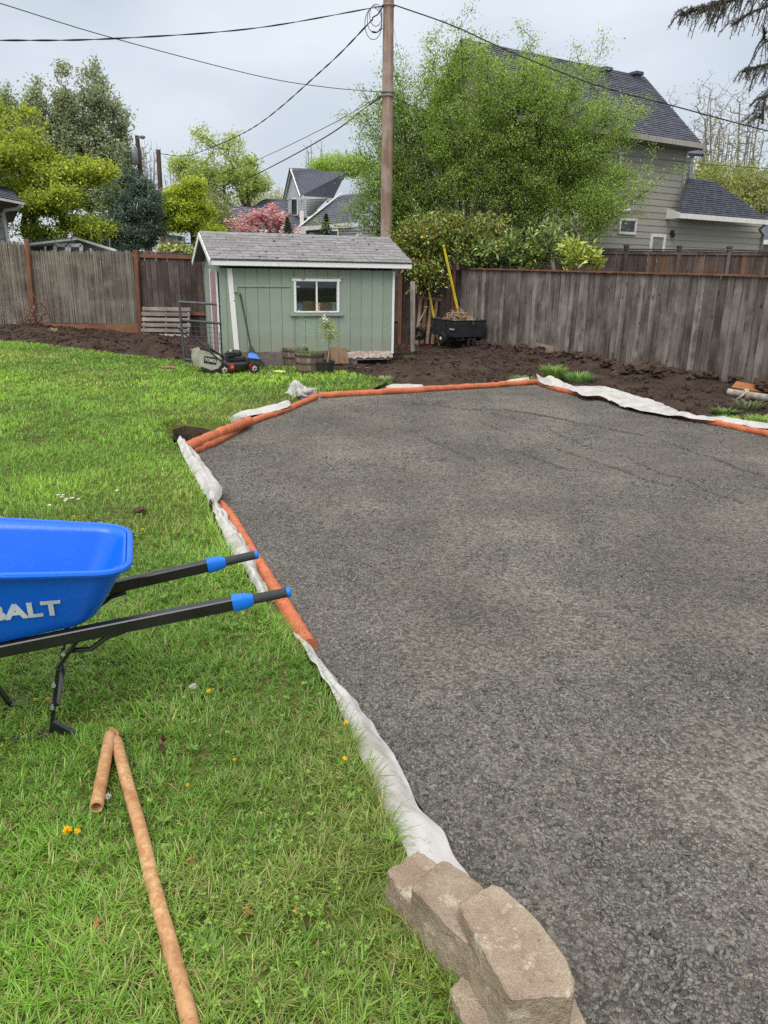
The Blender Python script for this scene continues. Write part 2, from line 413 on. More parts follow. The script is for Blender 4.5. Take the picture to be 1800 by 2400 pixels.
def soil_z(P):
    z = soil_raw(P)
    inn = inpoly(P, LAWN); z[inn] = lawn_z(P[inn])-.06
    g = inpoly(P, GRAVEL); z[g] = -.10
    o = ~(inn | g); dd = poly_dist(P, GRAVEL+[GRAVEL[0]]); t = np.clip(dd/.5, 0, 1)
    z[o] = -.02*(1-t[o])+z[o]*t[o]
    dl = poly_dist(P, LAWN_FAR); tl = np.clip(dl/.35, 0, 1); zl = lawn_z(P)-.02; z[o] = zl[o]*(1-tl[o])+z[o]*tl[o]
    pc = sum(PIT, Vector())/len(PIT); z[np.hypot(P[:, 0]-pc.x, P[:, 1]-pc.y) < .75] = -.32
    return z

# -- materials of the ground
def m_soil():
    t = NT('dark_soil'); v = t.coords(rnd=False)
    a = t.noise(v, 3, 5); b = t.noise(v, 24, 5, .65); c = t.noise(v, 90, 3)
    col = t.mix(t.ramp(a, .35, .7), L(64, 52, 45, .8), L(90, 76, 67, .8))
    col = t.bright(col, .45, 1.5, b)
    h = t.math('MULTIPLY_ADD', c, .35, b); t.bump(h, .9, .03)
    return t.done(col, .95, .15)
M_SOIL = m_soil()
def m_gravel():
    t = NT('crushed_gravel_base'); v = t.coords(rnd=False)
    vo = t.n('TexVoronoi', Scale=72.0); t.l(v, vo.inputs['Vector'])
    vo2 = t.n('TexVoronoi', Scale=150.0); t.l(v, vo2.inputs['Vector'])
    big = t.noise(v, .75, 4); mid = t.noise(v, 6, 4); fine = t.noise(v, 210, 2)
    col = t.mix(t.ramp(big, .38, .66), L(124, 119, 111), L(98, 94, 88))
    col = t.bright(col, .72, 1.28, mid)
    cell = t.n('SeparateColor'); t.l(vo.outputs['Color'], cell.inputs[0])
    col = t.bright(col, .5, 1.5, cell.outputs[0]); col = t.bright(col, .7, 1.3, fine)
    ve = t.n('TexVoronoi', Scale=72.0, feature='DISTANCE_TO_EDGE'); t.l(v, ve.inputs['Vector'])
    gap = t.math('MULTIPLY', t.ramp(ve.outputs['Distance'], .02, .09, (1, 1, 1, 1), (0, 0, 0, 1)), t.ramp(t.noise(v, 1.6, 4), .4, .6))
    col = t.mix(t.math('MULTIPLY', gap, .8), col, L(48, 46, 44))  # crevice shade painted into the colour, along with the dark fines between stones
    h = t.math('ADD', t.math('MULTIPLY', vo.outputs['Distance'], -1.0), t.math('MULTIPLY', vo2.outputs['Distance'], -.5))
    h = t.math('MULTIPLY_ADD', cell.outputs[1], .35, h); t.bump(h, 1.0, .011)
    return t.done(col, .85, .25)
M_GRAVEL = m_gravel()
M_STONE = attrmat('gravel_stone', .8, .3, 60, .3)
M_LAWN = simple('lawn_earth', L(92, 106, 48, .9), L(82, 80, 46, .9), scale=5, bscale=60, rnd=0, rough=.95, spec=.1, bump=.6, bdist=.01)
M_BLADE = leafmat('grass_blade', .38, .35, .5)
M_FAR = simple('far_ground_grass', L(80, 96, 50, .8), L(70, 72, 50, .8), scale=.4, bscale=6, rnd=0, rough=.95)

gnd = MB(); gnd.slab([(-400, -60, -.35), (400, -60, -.35), (400, 700, -.35), (-400, 700, -.35)], .2)
tag(gnd.build('ground', M_FAR), kind='structure')
sheet('soil', [(-12, 6.2, 0), (9, 6.2, 0), (9, 19.0, 0), (2.6, 21.5, 0), (-12, 21.5, 0)], .13, soil_z, M_SOIL)
def grav_z(P):
    P = np.asarray(P, float); z = .010*vnoise(P, 1.1, 8.8)+.005*vnoise(P, 5, 3.3)+.003*vnoise(P, 17, 1.3)
    d = poly_dist(P, GEDGE+EDGE_F+EDGE_R); return z*np.clip(d/.3, 0, 1)
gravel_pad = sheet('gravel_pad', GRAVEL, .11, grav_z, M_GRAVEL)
lawn = sheet('lawn', LAWN, .13, lawn_z, M_LAWN)

# the dug pit at the corner of the pad
pm = MB(); rim = [Vector((q.x, q.y, .05)) for q in PIT]+[Vector((EDGE_B[1].x, EDGE_B[1].y, .03)), Vector((EDGE_B[0].x, EDGE_B[0].y, .0)), Vector((EDGE_L[-1].x, EDGE_L[-1].y, .0))]
cc = sum(rim, Vector())/len(rim); n = len(rim)
r1 = [Vector((q.x+(cc.x-q.x)*.10, q.y+(cc.y-q.y)*.10, -.02)) for q in rim]; r2 = [Vector((q.x+(cc.x-q.x)*.22, q.y+(cc.y-q.y)*.22, -.17)) for q in rim]
rim = [Vector((q.x, q.y, float(lawn_z(np.array([[q.x+(q.x-cc.x)*.25, q.y+(q.y-cc.y)*.25]]))[0])-.02)) if i < len(PIT) else q for i, q in enumerate(rim)]
pm.add(rim+r1+r2, [(i, (i+1) % n, n+(i+1) % n, n+i) for i in range(n)]+[(n+i, n+(i+1) % n, 2*n+(i+1) % n, 2*n+i) for i in range(n)]+[tuple(range(2*n, 3*n))])
tag(pm.build('soil_pit', M_SOIL), kind='structure')

# -- loose crushed stone, denser and coarser where the pad was not yet compacted
def stones():
    tm = []
    for s in range(9):
        q = np.array([(x, y, z) for z in (-1, 1) for y in (-1, 1) for x in (-1, 1)], float)
        q[4:, :2] *= RNG.uniform(.3, 1.0, (4, 1)); q *= RNG.uniform(.45, 1.15, q.shape); q *= np.array([RNG.uniform(.9, 1.5), RNG.uniform(.6, 1.0), RNG.uniform(.4, .7)]); tm.append(q)
    tm = np.array(tm)
    fq = np.array([(0, 2, 3, 1), (4, 5, 7, 6), (0, 1, 5, 4), (2, 6, 7, 3), (0, 4, 6, 2), (1, 3, 7, 5)])
    def scatter(x0, x1, y0, y1, dens, smin, smax, mask=None):
        n_ = int((x1-x0)*(y1-y0)*dens); P = np.stack([RNG.uniform(x0, x1, n_), RNG.uniform(y0, y1, n_)], 1)
        P = P[inpoly(P, GRAVEL)]
        if mask is not None: P = P[RNG.uniform(size=len(P)) < mask(P)]
        return P, smin*(smax/smin)**(RNG.uniform(size=len(P))**2.2)
    def loose(P):
        e = poly_dist(P, EDGE_L); v = vnoise(P, 1.15, 12.0)+.5*vnoise(P, 2.7, 4.0)
        return np.clip(.26+1.5*v+.8*np.exp(-(e/.5)**2), .06, 1.0)
    parts = [scatter(-1.2, 3.2, .6, 3.4, 9500, .0035, .012, loose), scatter(-2.2, 4.2, 3.4, 6.0, 4600, .005, .012, loose), scatter(-2.5, 5.6, 6.0, 9.5, 1700, .007, .014, loose), scatter(-2.0, 5.6, 9.5, 13.0, 700, .009, .016, loose),
             scatter(-.6, 2.6, .8, 3.0, 130, .013, .021, lambda P: loose(P)**2)]
    # raked ridges left by the last pass: their stones get a darker tone
    ridge = 0
    for a, b, c_, w in [((930, 940), (1180, 975), (1500, 1090), 220), ((1190, 960), (1500, 1020), (1800, 1120), 520), ((960, 1010), (1050, 1050), (1120, 1085), 90), ((1120, 990), (1330, 1060), (1560, 1140), 160),
                        ((1080, 960), (1200, 965), (1330, 985), 110), ((1180, 1055), (1260, 1075), (1330, 1100), 90), ((1480, 1085), (1600, 1125), (1740, 1180), 130)]:
        cv = spline([G(*a), G(*b), G(*c_)], 30); k = RNG.integers(0, len(cv)-1, w*3); q = np.array([(cv[i].x, cv[i].y) for i in k])+RNG.normal(size=(w*3, 2))*.016; q = q+np.stack([vnoise(q, 2.2, 6.0), vnoise(q, 2.2, 9.0)], 1)*.10; q = q[vnoise(q, 1.5, 3.0)+RNG.normal(size=len(q))*.25 > -.12]
        parts.append((q, RNG.uniform(.006, .013, len(q)))); ridge += len(q)
    P = np.concatenate([a for a, _ in parts]); S = np.concatenate([b for _, b in parts]); n_ = len(P)
    T = tm[RNG.integers(0, 9, n_)]*S[:, None, None]*.95
    an = RNG.uniform(0, 2*np.pi, n_); ca, sa = np.cos(an), np.sin(an)
    tl = RNG.normal(size=(n_, 2))*.28
    X = T[:, :, 0]*ca[:, None]-T[:, :, 1]*sa[:, None]; Y = T[:, :, 0]*sa[:, None]+T[:, :, 1]*ca[:, None]
    Z = T[:, :, 2]+X*tl[:, :1]+Y*tl[:, 1:]
    base = grav_z(P)+S*.12
    V = np.stack([X+P[:, :1], Y+P[:, 1:], Z+base[:, None]], 2).reshape(-1, 3)
    F = ((np.arange(n_)*8)[:, None, None]+fq[None]).reshape(-1, 4)
    g = np.clip(RNG.normal(.14, .04, (n_, 1)), .06, .30); tint = 1+RNG.normal(size=(n_, 3))*.025
    c = g*tint*np.array([1.0, .963, .91]); odd = RNG.uniform(size=n_)
    c[odd < .002] = (.26, .20, .16); c[(odd > .004) & (odd < .0044)] = (.28, .15, .13)
    c[n_-ridge:] *= .62
    o = mesh_np('gravel', V, F, M_STONE, np.repeat(c, 8, 0)); tag(o, 'loose dark grey crushed gravel spread over the pad', 'gravel', kind='stuff'); return n_
stones()

# -- the lawn's grass
def blades():
    LE = [Gd(*q, .08) for q in [(1180, 2440), (1060, 2220), (990, 2120), (930, 2010), (862, 1890), (856, 1850), (846, 1800), (810, 1710), (762, 1600), (705, 1480), (634, 1372), (575, 1302), (545, 1264), (514, 1222), (490, 1186), (470, 1145), (446, 1085), (428, 1040), (405, 1000), (384, 962)]]
    pit = [Vector((q.x-.02, q.y+.02, 0)) for q in PIT]
    back = [Gd(*q, .05) for q in [(505, 915), (545, 900), (590, 884), (640, 862), (690, 848)]]+[Gd(800, 843), Gd(850, 838)]
    poly = LE+pit+back+LAWN_FAR+[Vector((-12, 14.6, 0)), Vector((-12, 0, 0)), Vector((.45, 0, 0))]
    Vs, Fs, Cs = [], [], []; off = 0
    zones = [(-2.9, 1.0, .75, 2.4, 23000, 3, .0030, .068), (-3.6, .6, 2.4, 4.2, 13000, 3, .0036, .066), (-5.5, -.2, 4.2, 7.0, 5200, 2, .0052, .064), (-8.0, -.6, 7.0, 10.5, 2700, 2, .008, .07), (-11.0, 1.6, 10.5, 16.5, 1300, 2, .012, .08)]
    for x0, x1, y0, y1, dens, seg, w, h in zones:
        n_ = int((x1-x0)*(y1-y0)*dens); P = np.stack([RNG.uniform(x0, x1, n_), RNG.uniform(y0, y1, n_)], 1)
        vis = (P[:, 0] > -(P[:, 1]*.56+1.35)); P = P[vis]; P = P[inpoly(P, poly)]
        # tufts: pull blades towards clump centres
        cell = .07 if y0 < 5 else .16
        cid = np.floor(P/cell); hx = np.sin(cid[:, 0]*127.1+cid[:, 1]*311.7)*43758.5; hy = np.sin(cid[:, 0]*269.5+cid[:, 1]*183.3)*43758.5; hx -= np.floor(hx); hy -= np.floor(hy)
        cen = (cid+np.stack([hx, hy], 1))*cell; P = P+(cen-P)*RNG.uniform(0, .6, (len(P), 1))
        P = P[inpoly(P, poly)]; n_ = len(P)
        cid = np.floor(P/cell); hx = np.sin(cid[:, 0]*127.1+cid[:, 1]*311.7)*43758.5; hx -= np.floor(hx)
        z = lawn_z(P)
        n1 = vnoise(P, 1.3, 21.0); n2 = vnoise(P, 3.6, 8.0); n3 = vnoise(P, .5, 2.0); n4 = vnoise(P, .42, 31.0)
        near = np.clip((5.2-P[:, 1])/3.2, 0, 1)
        hh = h*np.clip(.85+.35*n1+.5*n2, .35, 1.5)*RNG.uniform(.45, 1.25, n_)
        ed = poly_dist(P, LE+back); hh *= 1+.5*np.exp(-(ed/.07)**2)
        an = 6.28*(hx+.35*RNG.normal(size=n_))+2.5*n2
        lean = np.clip(RNG.uniform(.45, 1.4, n_)*(.8+.35*near), .1, 1.35)
        dr = np.stack([np.cos(an), np.sin(an)], 1); sd = np.stack([-dr[:, 1], dr[:, 0]], 1)
        ww = w*RNG.uniform(.6, 1.35, n_)*np.where(RNG.uniform(size=n_) < .06, 1.9, 1.0)
        base = np.stack([P[:, 0], P[:, 1], z-.006], 1)
        def pt(t):
            hor = hh*np.sin(lean)*t**1.6; ver = hh*(t*np.cos(lean*.6)-.25*t*t*np.sin(lean))
            return base+np.concatenate([dr*hor[:, None], ver[:, None]], 1)
        s3 = np.concatenate([sd*ww[:, None]*.5, np.zeros((n_, 1))], 1)
        ts = {3: (0, .45, .8), 2: (0, .6), 1: (0,)}[seg]; rows = []
        for t in ts: q = pt(np.full(n_, t)); k = 1-.45*t; rows += [q-s3*k, q+s3*k]
        rows.append(pt(np.full(n_, 1.0))); K = len(rows)
        V = np.stack(rows, 1).reshape(-1, 3)
        f = []
        for i in range(len(ts)-1): f += [(2*i, 2*i+1, 2*i+3), (2*i, 2*i+3, 2*i+2)]
        f.append((2*len(ts)-2, 2*len(ts)-1, K-1))
        F = (np.arange(n_)*K)[:, None, None]+np.array(f)[None]
        ca, cb, cd = np.array(L(122, 166, 54)[:3]), np.array(L(98, 146, 54)[:3]), np.array(L(146, 182, 66)[:3])
        u = RNG.uniform(size=(n_, 1)); c = ca*(1-u)+cb*u
        k3 = np.clip(.45+1.2*n3+.6*n1, 0, 1)[:, None]*(1-.6*near[:, None])*.8; c = c*(1-k3)+cd*k3
        k4 = np.clip(n4*1.3+.5*n2-.05, 0, .55)[:, None]; c = c*(1-k4)+np.array(L(132, 144, 72)[:3])*k4
        r = RNG.uniform(size=n_); dry = r < (.04+.10*near+.10*np.clip(n4+n2, 0, 1)); c[dry] = np.array(L(178, 168, 110)[:3])*RNG.uniform(.6, 1.0, (dry.sum(), 1))
        c = c*RNG.uniform(.75, 1.55, (n_, 1))*(1.0+.3*n3+.22*n1+.15*n2)[:, None]
        Vs.append(V); Fs.append(F.reshape(-1, 3)+off); Cs.append(np.repeat(c, K, 0)); off += len(V)
    # clover, buttercup and plantain leaves low among the near blades
    n_ = 15000; P = np.stack([RNG.uniform(-2.6, .9, n_), RNG.uniform(.9, 4.8, n_)], 1); P = P[inpoly(P, poly)]
    P = P[RNG.uniform(size=len(P)) < np.clip(.12+1.6*vnoise(P, 1.7, 44.0), .03, 1)]
    z = lawn_z(P)+RNG.uniform(.012, .05, len(P))
    B = np.concatenate([P, z[:, None]], 1); B = np.repeat(B, 4, 0)
    an = np.tile(np.arange(4)*1.57, len(P))+np.repeat(RNG.uniform(0, 6.28, len(P)), 4); al = np.stack([np.cos(an), np.sin(an), np.full(len(an), .15)], 1)*2.2
    V, F, C = leaf_mesh(B, np.repeat(RNG.uniform(.007, .015, len(P)), 4), np.tile(np.array(L(136, 172, 72)[:3]), (len(B), 1)), .6, 1.2, .1, al)
    Vs.append(V); Fs.append(F+off); Cs.append(C); off += len(V)
    # broad-leaved rosettes
    P = np.stack([RNG.uniform(-2.4, .8, 90), RNG.uniform(1.0, 6.5, 90)], 1); P = P[inpoly(P, poly)]; k = 8; B = np.repeat(np.concatenate([P, (lawn_z(P)+.025)[:, None]], 1), k, 0)
    an = np.tile(np.arange(k)*.785, len(P))+RNG.normal(size=k*len(P))*.25; al = np.stack([np.cos(an), np.sin(an), RNG.uniform(.1, .7, len(an))], 1)*3
    V, F, C = leaf_mesh(B, np.repeat(RNG.uniform(.025, .055, len(P)), k), np.tile(np.array(L(116, 150, 60)[:3]), (len(B), 1)), .34, 2.0, .08, al); Vs.append(V); Fs.append(F+off); Cs.append(C); off += len(V)
    o = mesh_np('grass', np.concatenate(Vs), np.concatenate(Fs), M_BLADE, np.concatenate(Cs)); tag(o, 'bright green lawn grass with clover and dry straw', 'grass', kind='stuff')
blades()

# -- clods along the right-hand fence and on the heaps: pieces of the soil bank
def rock_mesh(name, seed, flat=.7, amp=.35, sub=2, rough=0.0):
    bm = bmesh.new(); bmesh.ops.create_icosphere(bm, subdivisions=sub, radius=1)
    for v in bm.verts:
        k = 1+amp*noise.noise(v.co*1.3+Vector((seed*7.1, seed*3.3, seed)))+.5*amp*noise.noise(v.co*3.1+Vector((seed, seed*5, 0)))-rough*abs(noise.noise(v.co*2.2+Vector((seed*2, 1, seed))))+rough*.4*noise.noise(v.co*7+Vector((seed, 3, 1)))
        v.co *= k; v.co.z *= flat
    me = bpy.data.meshes.new(name); bm.to_mesh(me); bm.free(); return me
M_CLOD = NT('soil_clod'); _v = M_CLOD.coords(); _a = M_CLOD.noise(_v, 1.6, 5, .65); M_CLOD.bump(_a, .6, .012); M_CLOD = M_CLOD.done(M_CLOD.bright(M_CLOD.mix(_a, L(70, 57, 49, .8), L(96, 81, 71, .8)), .8, 1.25, M_CLOD.rand()), .95, .15)
CLODS = [rock_mesh('clod', i*1.37+.5, .62, .45, 3, .55) for i in range(7)]
bank = MB()
bank_o = thing('soil_bank', 'row of dark earth clods heaped along the foot of the right fence', 'soil', (FR0.x+.1, FR0.y-.5, 0.05)); bank_o['kind'] = 'structure'
BO = Vector(bank_o.location)
for i in range(120):
    t = RNG.uniform(.6, 10.2); near = t/10
    off = abs(RNG.normal(.0, .22))+.12; p = FR0+FRD*t+Vector((FRD.y, -FRD.x, 0))*off
    s = RNG.uniform(.05, .14)*(1.15 if t > 3 else .8)
    zz = float(soil_z(np.array([[p.x, p.y]]))[0])
    link('clod', CLODS[i % 7], M_CLOD, bank_o, Vector((p.x, p.y, zz+s*.25))-BO, (RNG.uniform(-.4, .4), RNG.uniform(-.4, .4), RNG.uniform(0, 6.28))).scale = (s*1.3, s, s)
for i in range(90):
    c, h, r = MOUNDS[i % len(MOUNDS)]; p = Vector((c.x+RNG.normal()*r*.7, c.y+RNG.normal()*r*.6, 0)); q = np.array([[p.x, p.y]])
    if inpoly(q, LAWN)[0] or inpoly(q, GRAVEL)[0]: continue
    s = RNG.uniform(.018, .055); zz = float(soil_z(q)[0])
    link('clod', CLODS[i % 7], M_CLOD, bank_o, Vector((p.x, p.y, zz+s*.2))-BO, (0, 0, RNG.uniform(0, 6.28))).scale = (s*1.2, s, s)

# crumbs of earth over the dug soil
def crumbs():
    n_ = 40000; P = np.stack([RNG.uniform(-9, 6.5, n_), RNG.uniform(7.5, 19.2, n_)], 1); P = P[~(inpoly(P, LAWN) | inpoly(P, GRAVEL))]; P = P[(poly_dist(P, GRAVEL+[GRAVEL[0]]) > .12)]
    keep = RNG.uniform(size=len(P)) < np.clip(.45+1.3*vnoise(P, 1.1, 17.0), .12, 1); P = P[keep]; n_ = len(P); S = .008*(4.5)**(RNG.uniform(size=n_)**2.2)
    q = np.array([(x, y, z) for z in (-1, 1) for y in (-1, 1) for x in (-1, 1)], float); T = q[None]*RNG.uniform(.5, 1.1, (n_, 8, 3))*S[:, None, None]; z = soil_z(P)
    V = (T+np.concatenate([P, (z+S*.3)[:, None]], 1)[:, None, :]).reshape(-1, 3); f = np.array([(0, 2, 3, 1), (4, 5, 7, 6), (0, 1, 5, 4), (2, 6, 7, 3), (0, 4, 6, 2), (1, 3, 7, 5)])
    c = np.array(L(80, 66, 57, .8)[:3])*RNG.uniform(.6, 1.4, (n_, 1)); o = mesh_np('soil_crumbs', V, ((np.arange(n_)*8)[:, None, None]+f[None]).reshape(-1, 4), attrmat('soil_crumb', .95, .1, 60, .4), np.repeat(c, 8, 0), smooth=True); tag(o, 'crumbly dark earth strewn over the dug ground', 'soil', kind='stuff')
crumbs()

# ============================================================ EDGING OF THE PAD: fabric strips and orange rolls
def m_fabric():
    t = NT('white_geotextile'); v = t.coords(rnd=False)
    a = t.noise(v, 5, 5, .6); b = t.noise(v, 160, 2); st = t.noise(v, 30, 4, .7)
    col = t.mix(t.ramp(a, .45, .75), L(188, 186, 183), L(152, 148, 143))
    col = t.mix(t.math('MULTIPLY', t.ramp(st, .56, .70), .6), col, L(120, 100, 84))
    col = t.bright(col, .9, 1.1, b); t.bump(t.math('MULTIPLY_ADD', a, 3.0, b), .35, .004)
    return t.done(col, .75, .25)
M_FAB = m_fabric()
def m_orange():
    t = NT('orange_sock'); v = t.coords(rnd=True)
    a = t.noise(v, 9, 4); sp = t.noise(v, 55, 4, .7); b = t.noise(v, 220, 2)
    col = t.mix(t.ramp(a, .35, .7), L(198, 114, 78), L(172, 97, 68))
    col = t.mix(t.math('MULTIPLY', t.ramp(sp, .57, .64), .85), col, L(66, 54, 46))
    col = t.bright(col, .85, 1.15, b); t.bump(b, .3, .003)
    return t.done(col, .7, .25)
M_ORG = m_orange()
def ribbon(label, left, right, zl, zr, amp=.012, hump=.02, m=9, step=.035, seed=0.0, wob=.012):
    def rs(pts, k):
        q = spline(pts, 10); d = [0]
        for a, b in zip(q[:-1], q[1:]): d.append(d[-1]+(b-a).length)
        out = []
        for i in range(k):
            s_ = d[-1]*i/(k-1); j = min(len(q)-2, max(0, int(np.searchsorted(d, s_))-1)); u = (s_-d[j])/max(1e-6, d[j+1]-d[j]); out.append(q[j].lerp(q[j+1], min(1, max(0, u))))
        return out
    l = [Gd(*q[:2], q[2] if len(q) > 2 else zl) for q in left]; r = [Gd(*q[:2], q[2] if len(q) > 2 else zr) for q in right]
    ln = sum((b-a).length for a, b in zip(l[:-1], l[1:])); k = max(8, int(ln/step)); l = rs(l, k); r = rs(r, k)
    V = []; 
    for i in range(k):
        for j in range(m):
            u = j/(m-1); p = l[i].lerp(r[i], u)
            nz = noise.noise((p.x*6+seed, p.y*6, seed))*amp+noise.noise((p.x*19, p.y*19+seed, seed))*amp*.5-abs(noise.noise((p.x*13+seed, p.y*8, seed+3)))*amp*1.1-abs(noise.noise((p.x*31, p.y*27+seed, seed+9)))*amp*.55+noise.noise((p.x*2.2, p.y*2.2, seed+5+u*3))*amp*1.2
            w = noise.noise((p.x*9+3, p.y*9+seed, 2.0))*wob
            V.append((p.x+w, p.y+w*.6, p.z+hump*math.sin(math.pi*u)+nz+.004))
    F = [(i*m+j, i*m+j+1, (i+1)*m+j+1, (i+1)*m+j) for i in range(k-1) for j in range(m-1)]
    o = mesh_np('fabric_strip', V, F, M_FAB, smooth=True)
    md = o.modifiers.new('thick', 'SOLIDIFY'); md.thickness = .003
    sb = o.modifiers.new('sub', 'SUBSURF'); sb.levels = 1; sb.render_levels = 1
    tag(o, label, 'fabric', 'white fabric strips edging the gravel pad'); return o
ribbon('long white fabric strip between near lawn and gravel, running under the concrete blocks', [(632, 1368), (680, 1440), (722, 1505), (755, 1585), (795, 1675), (832, 1765), (852, 1840), (868, 1910), (930, 2010)], [(668, 1398), (740, 1488), (775, 1525), (806, 1565), (866, 1655), (892, 1722), (950, 1800), (988, 1868), (1060, 1970)], .085, .025, .011, .016, m=17, step=.018, seed=1.0)
ribbon('narrow crumpled white fabric strip passing beneath the wheelbarrow grips', [(454, 1082), (466, 1120), (480, 1150), (496, 1190), (520, 1222), (546, 1262), (560, 1290)], [(472, 1082), (502, 1126), (530, 1174), (550, 1212), (564, 1246), (574, 1270), (584, 1294)], .085, .075, .024, .03, m=13, step=.022, seed=4.2)
ribbon('white fabric strip twisting down from the pit at the pad corner', [(382, 955), (398, 990), (416, 1022), (438, 1060), (452, 1086)], [(398, 950), (432, 988), (462, 1030), (480, 1060), (462, 1092)], .10, .10, .022, .045, m=15, step=.03, seed=8.1)
ribbon('white fabric strip behind the thick orange roll, lying on the lawn edge', [(488, 910), (515, 893), (550, 882), (590, 876), (618, 868)], [(500, 914), (530, 901), (570, 893), (600, 886), (630, 876)], .08, .075, .016, .04, step=.05, seed=11.0)
def wad():
    c = Gd(662, 858, .05); bm = bmesh.new(); bmesh.ops.create_icosphere(bm, subdivisions=4, radius=1)
    for v in bm.verts:
        p = v.co.copy(); k = 1+.5*noise.noise(p*1.2+Vector((3, 1, 7)))-.7*abs(noise.noise(p*2.3+Vector((9, 4, 1))))-.35*abs(noise.noise(p*5+Vector((2, 8, 1)))); v.co = Vector((p.x*.30*k, p.y*.14*k, p.z*.13*k+(.10 if p.z > 0 else 0)*max(0, 1-abs(p.x+.45)*2.2)*p.z))
    me = bpy.data.meshes.new('fabric_strip'); bm.to_mesh(me); bm.free(); me.polygons.foreach_set('use_smooth', np.ones(len(me.polygons), bool))
    tag(link('fabric_strip', me, M_FAB, None, (c.x-.05, c.y+.12, .06), (0, .1, .5)), 'crumpled wad of white fabric at the bend of the orange edging', 'fabric', 'white fabric strips edging the gravel pad')
wad()
ribbon('small white fabric flap behind the middle of the far orange roll', [(832, 838), (850, 831), (880, 829), (912, 834)], [(836, 841), (860, 838), (890, 838), (915, 837)], .07, .06, .012, .03, step=.06, seed=19.0)
ribbon('small pale fabric flap at the right end of the far orange roll', [(1090, 824), (1115, 818), (1140, 815)], [(1095, 827), (1118, 824), (1145, 821)], .07, .06, .01, .02, step=.06, seed=29.0)
ribbon('long white fabric band draped over the orange roll along the bare soil', [(1157, 806, 0.201), (1176, 816, 0.117), (1190, 812, 0.151), (1240, 833, 0.100), (1300, 834, 0.109), (1360, 850, 0.100), (1420, 866, 0.100), (1470, 889, 0.084), (1560, 903, 0.084), (1659, 914, 0.084), (1760, 934, 0.084)], [(1160, 824, 0.068), (1186, 832, 0.068), (1230, 842, 0.068), (1262, 855, 0.076), (1300, 856, 0.076), (1350, 878, 0.050), (1420, 892, 0.050), (1490, 900, 0.076), (1560, 911, 0.068), (1659, 927, 0.058), (1760, 948, 0.058)], .1, .08, .022, .014, m=13, step=.045, seed=23.0)

def roll(name, label, pts, r, zc, n=12, group='orange edging rolls around the gravel pad', flat=1.0, rough=.006):
    cv = spline([Gd(*q[:2], q[2] if len(q) > 2 else zc) for q in pts], 12); m = MB()
    rs = [r*(1+.08*noise.noise((i*.31, 2.0, r*90))) for i in range(len(cv))]
    cv = [c+Vector((0, 0, rough*2*noise.noise((i*.4, 7.0, r*50)))) for i, c in enumerate(cv)]
    m.tube(cv, rs, n)
    o = m.build(name, M_ORG, smooth=True, origin=cv[len(cv)//2]); tag(o, label, 'orange roll', group); return o
roll('edging_roll', 'orange roll along the lawn beneath the wheelbarrow grips', [(476, 1092), (505, 1130), (540, 1192), (570, 1240), (602, 1292), (634, 1345), (668, 1400)], .046, .006)
roll('edging_roll', 'thin orange roll buried in gravel between pad corner and bend', [(415, 975), (470, 952), (530, 918), (565, 903), (610, 888), (688, 855)], .042, .03)
roll('edging_roll', 'thick orange roll with open end lying across the pit corner', [(398, 969), (440, 950), (490, 929), (538, 909)], .055, .085)
roll('edging_roll', 'straight orange roll along the left half of the far gravel edge', [(688, 855), (770, 850), (860, 845), (975, 838)], .05, .035)
roll('edging_roll', 'straight orange roll along the right half of the far gravel edge', [(970, 838), (1040, 833.5), (1100, 829.5), (1160, 825)], .047, .037)
roll('edging_roll', 'orange roll half covered by white fabric along the bare soil', [(1160, 826), (1210, 842), (1300, 858), (1400, 880), (1490, 902), (1560, 917), (1659, 938), (1800, 972)], .042, .03)

# ============================================================ FENCES
M_FGREY = wood('weathered_grey_fence', L(126, 118, 112), L(80, 72, 68), L(144, 136, 130), stain=L(80, 67, 59), rnd=.34)
M_FPALE = wood('fresh_patched_board_foot', L(168, 146, 130), L(140, 118, 104), L(176, 160, 146))
M_FDARK = wood('dark_weathered_fence', L(96, 84, 80), L(70, 60, 58), L(112, 98, 92), stain=L(60, 48, 44))
M_FNEIGH = wood('stained_neighbour_fence', L(92, 78, 72), L(66, 54, 52), L(104, 92, 88), stain=L(122, 84, 58))
M_REED = wood('grey_reed_fence', L(138, 130, 118), L(100, 92, 84), L(150, 142, 130), knots=False, rnd=.1, speck=L(206, 200, 190))
M_CEDAR = wood('reddish_cedar', L(132, 90, 70), L(108, 72, 56), L(140, 102, 82), knots=False, axis='x', rnd=.1)
M_CEDARZ = wood('reddish_cedar_post', L(124, 84, 64), L(98, 66, 52), L(132, 98, 78), knots=False, axis='z', rnd=.1)
M_GREYPOST = wood('grey_old_post', L(160, 152, 144), L(126, 118, 112), L(176, 168, 160), knots=False)

def boards(parent, p0, p1, bw, hf, z0f, mat, th=.02, name='board', gap=.004, nvar=5, tilt=.004, side=1):
    """vertical boards from p0 to p1, every one a child of the fence"""
    p0 = Vector((p0[0], p0[1], 0)); p1 = Vector((p1[0], p1[1], 0)); d = p1-p0; ln = d.length; d.normalize(); nr = Vector((d.y, -d.x, 0))*side
    rz = math.atan2(d.y, d.x); H = hf(0.0); k = int(ln/bw); ms = []
    for i in range(nvar): ms.append(boxmesh(name, (bw-gap-RNG.uniform(0, .006), th, H), .003, base=True))
    org = ORG[parent.name]; out = []
    for i in range(k):
        t = (i+.5)*bw; q = p0+d*t+nr*RNG.uniform(-.003, .003)
        o = link(name, ms[i % nvar], mat, parent, Vector((q.x, q.y, z0f(t/ln)+RNG.uniform(-.008, .008)))-org, (0, RNG.normal()*tilt, rz)); o.scale.z = hf(t/ln)/H; out.append((o, t))
    return out

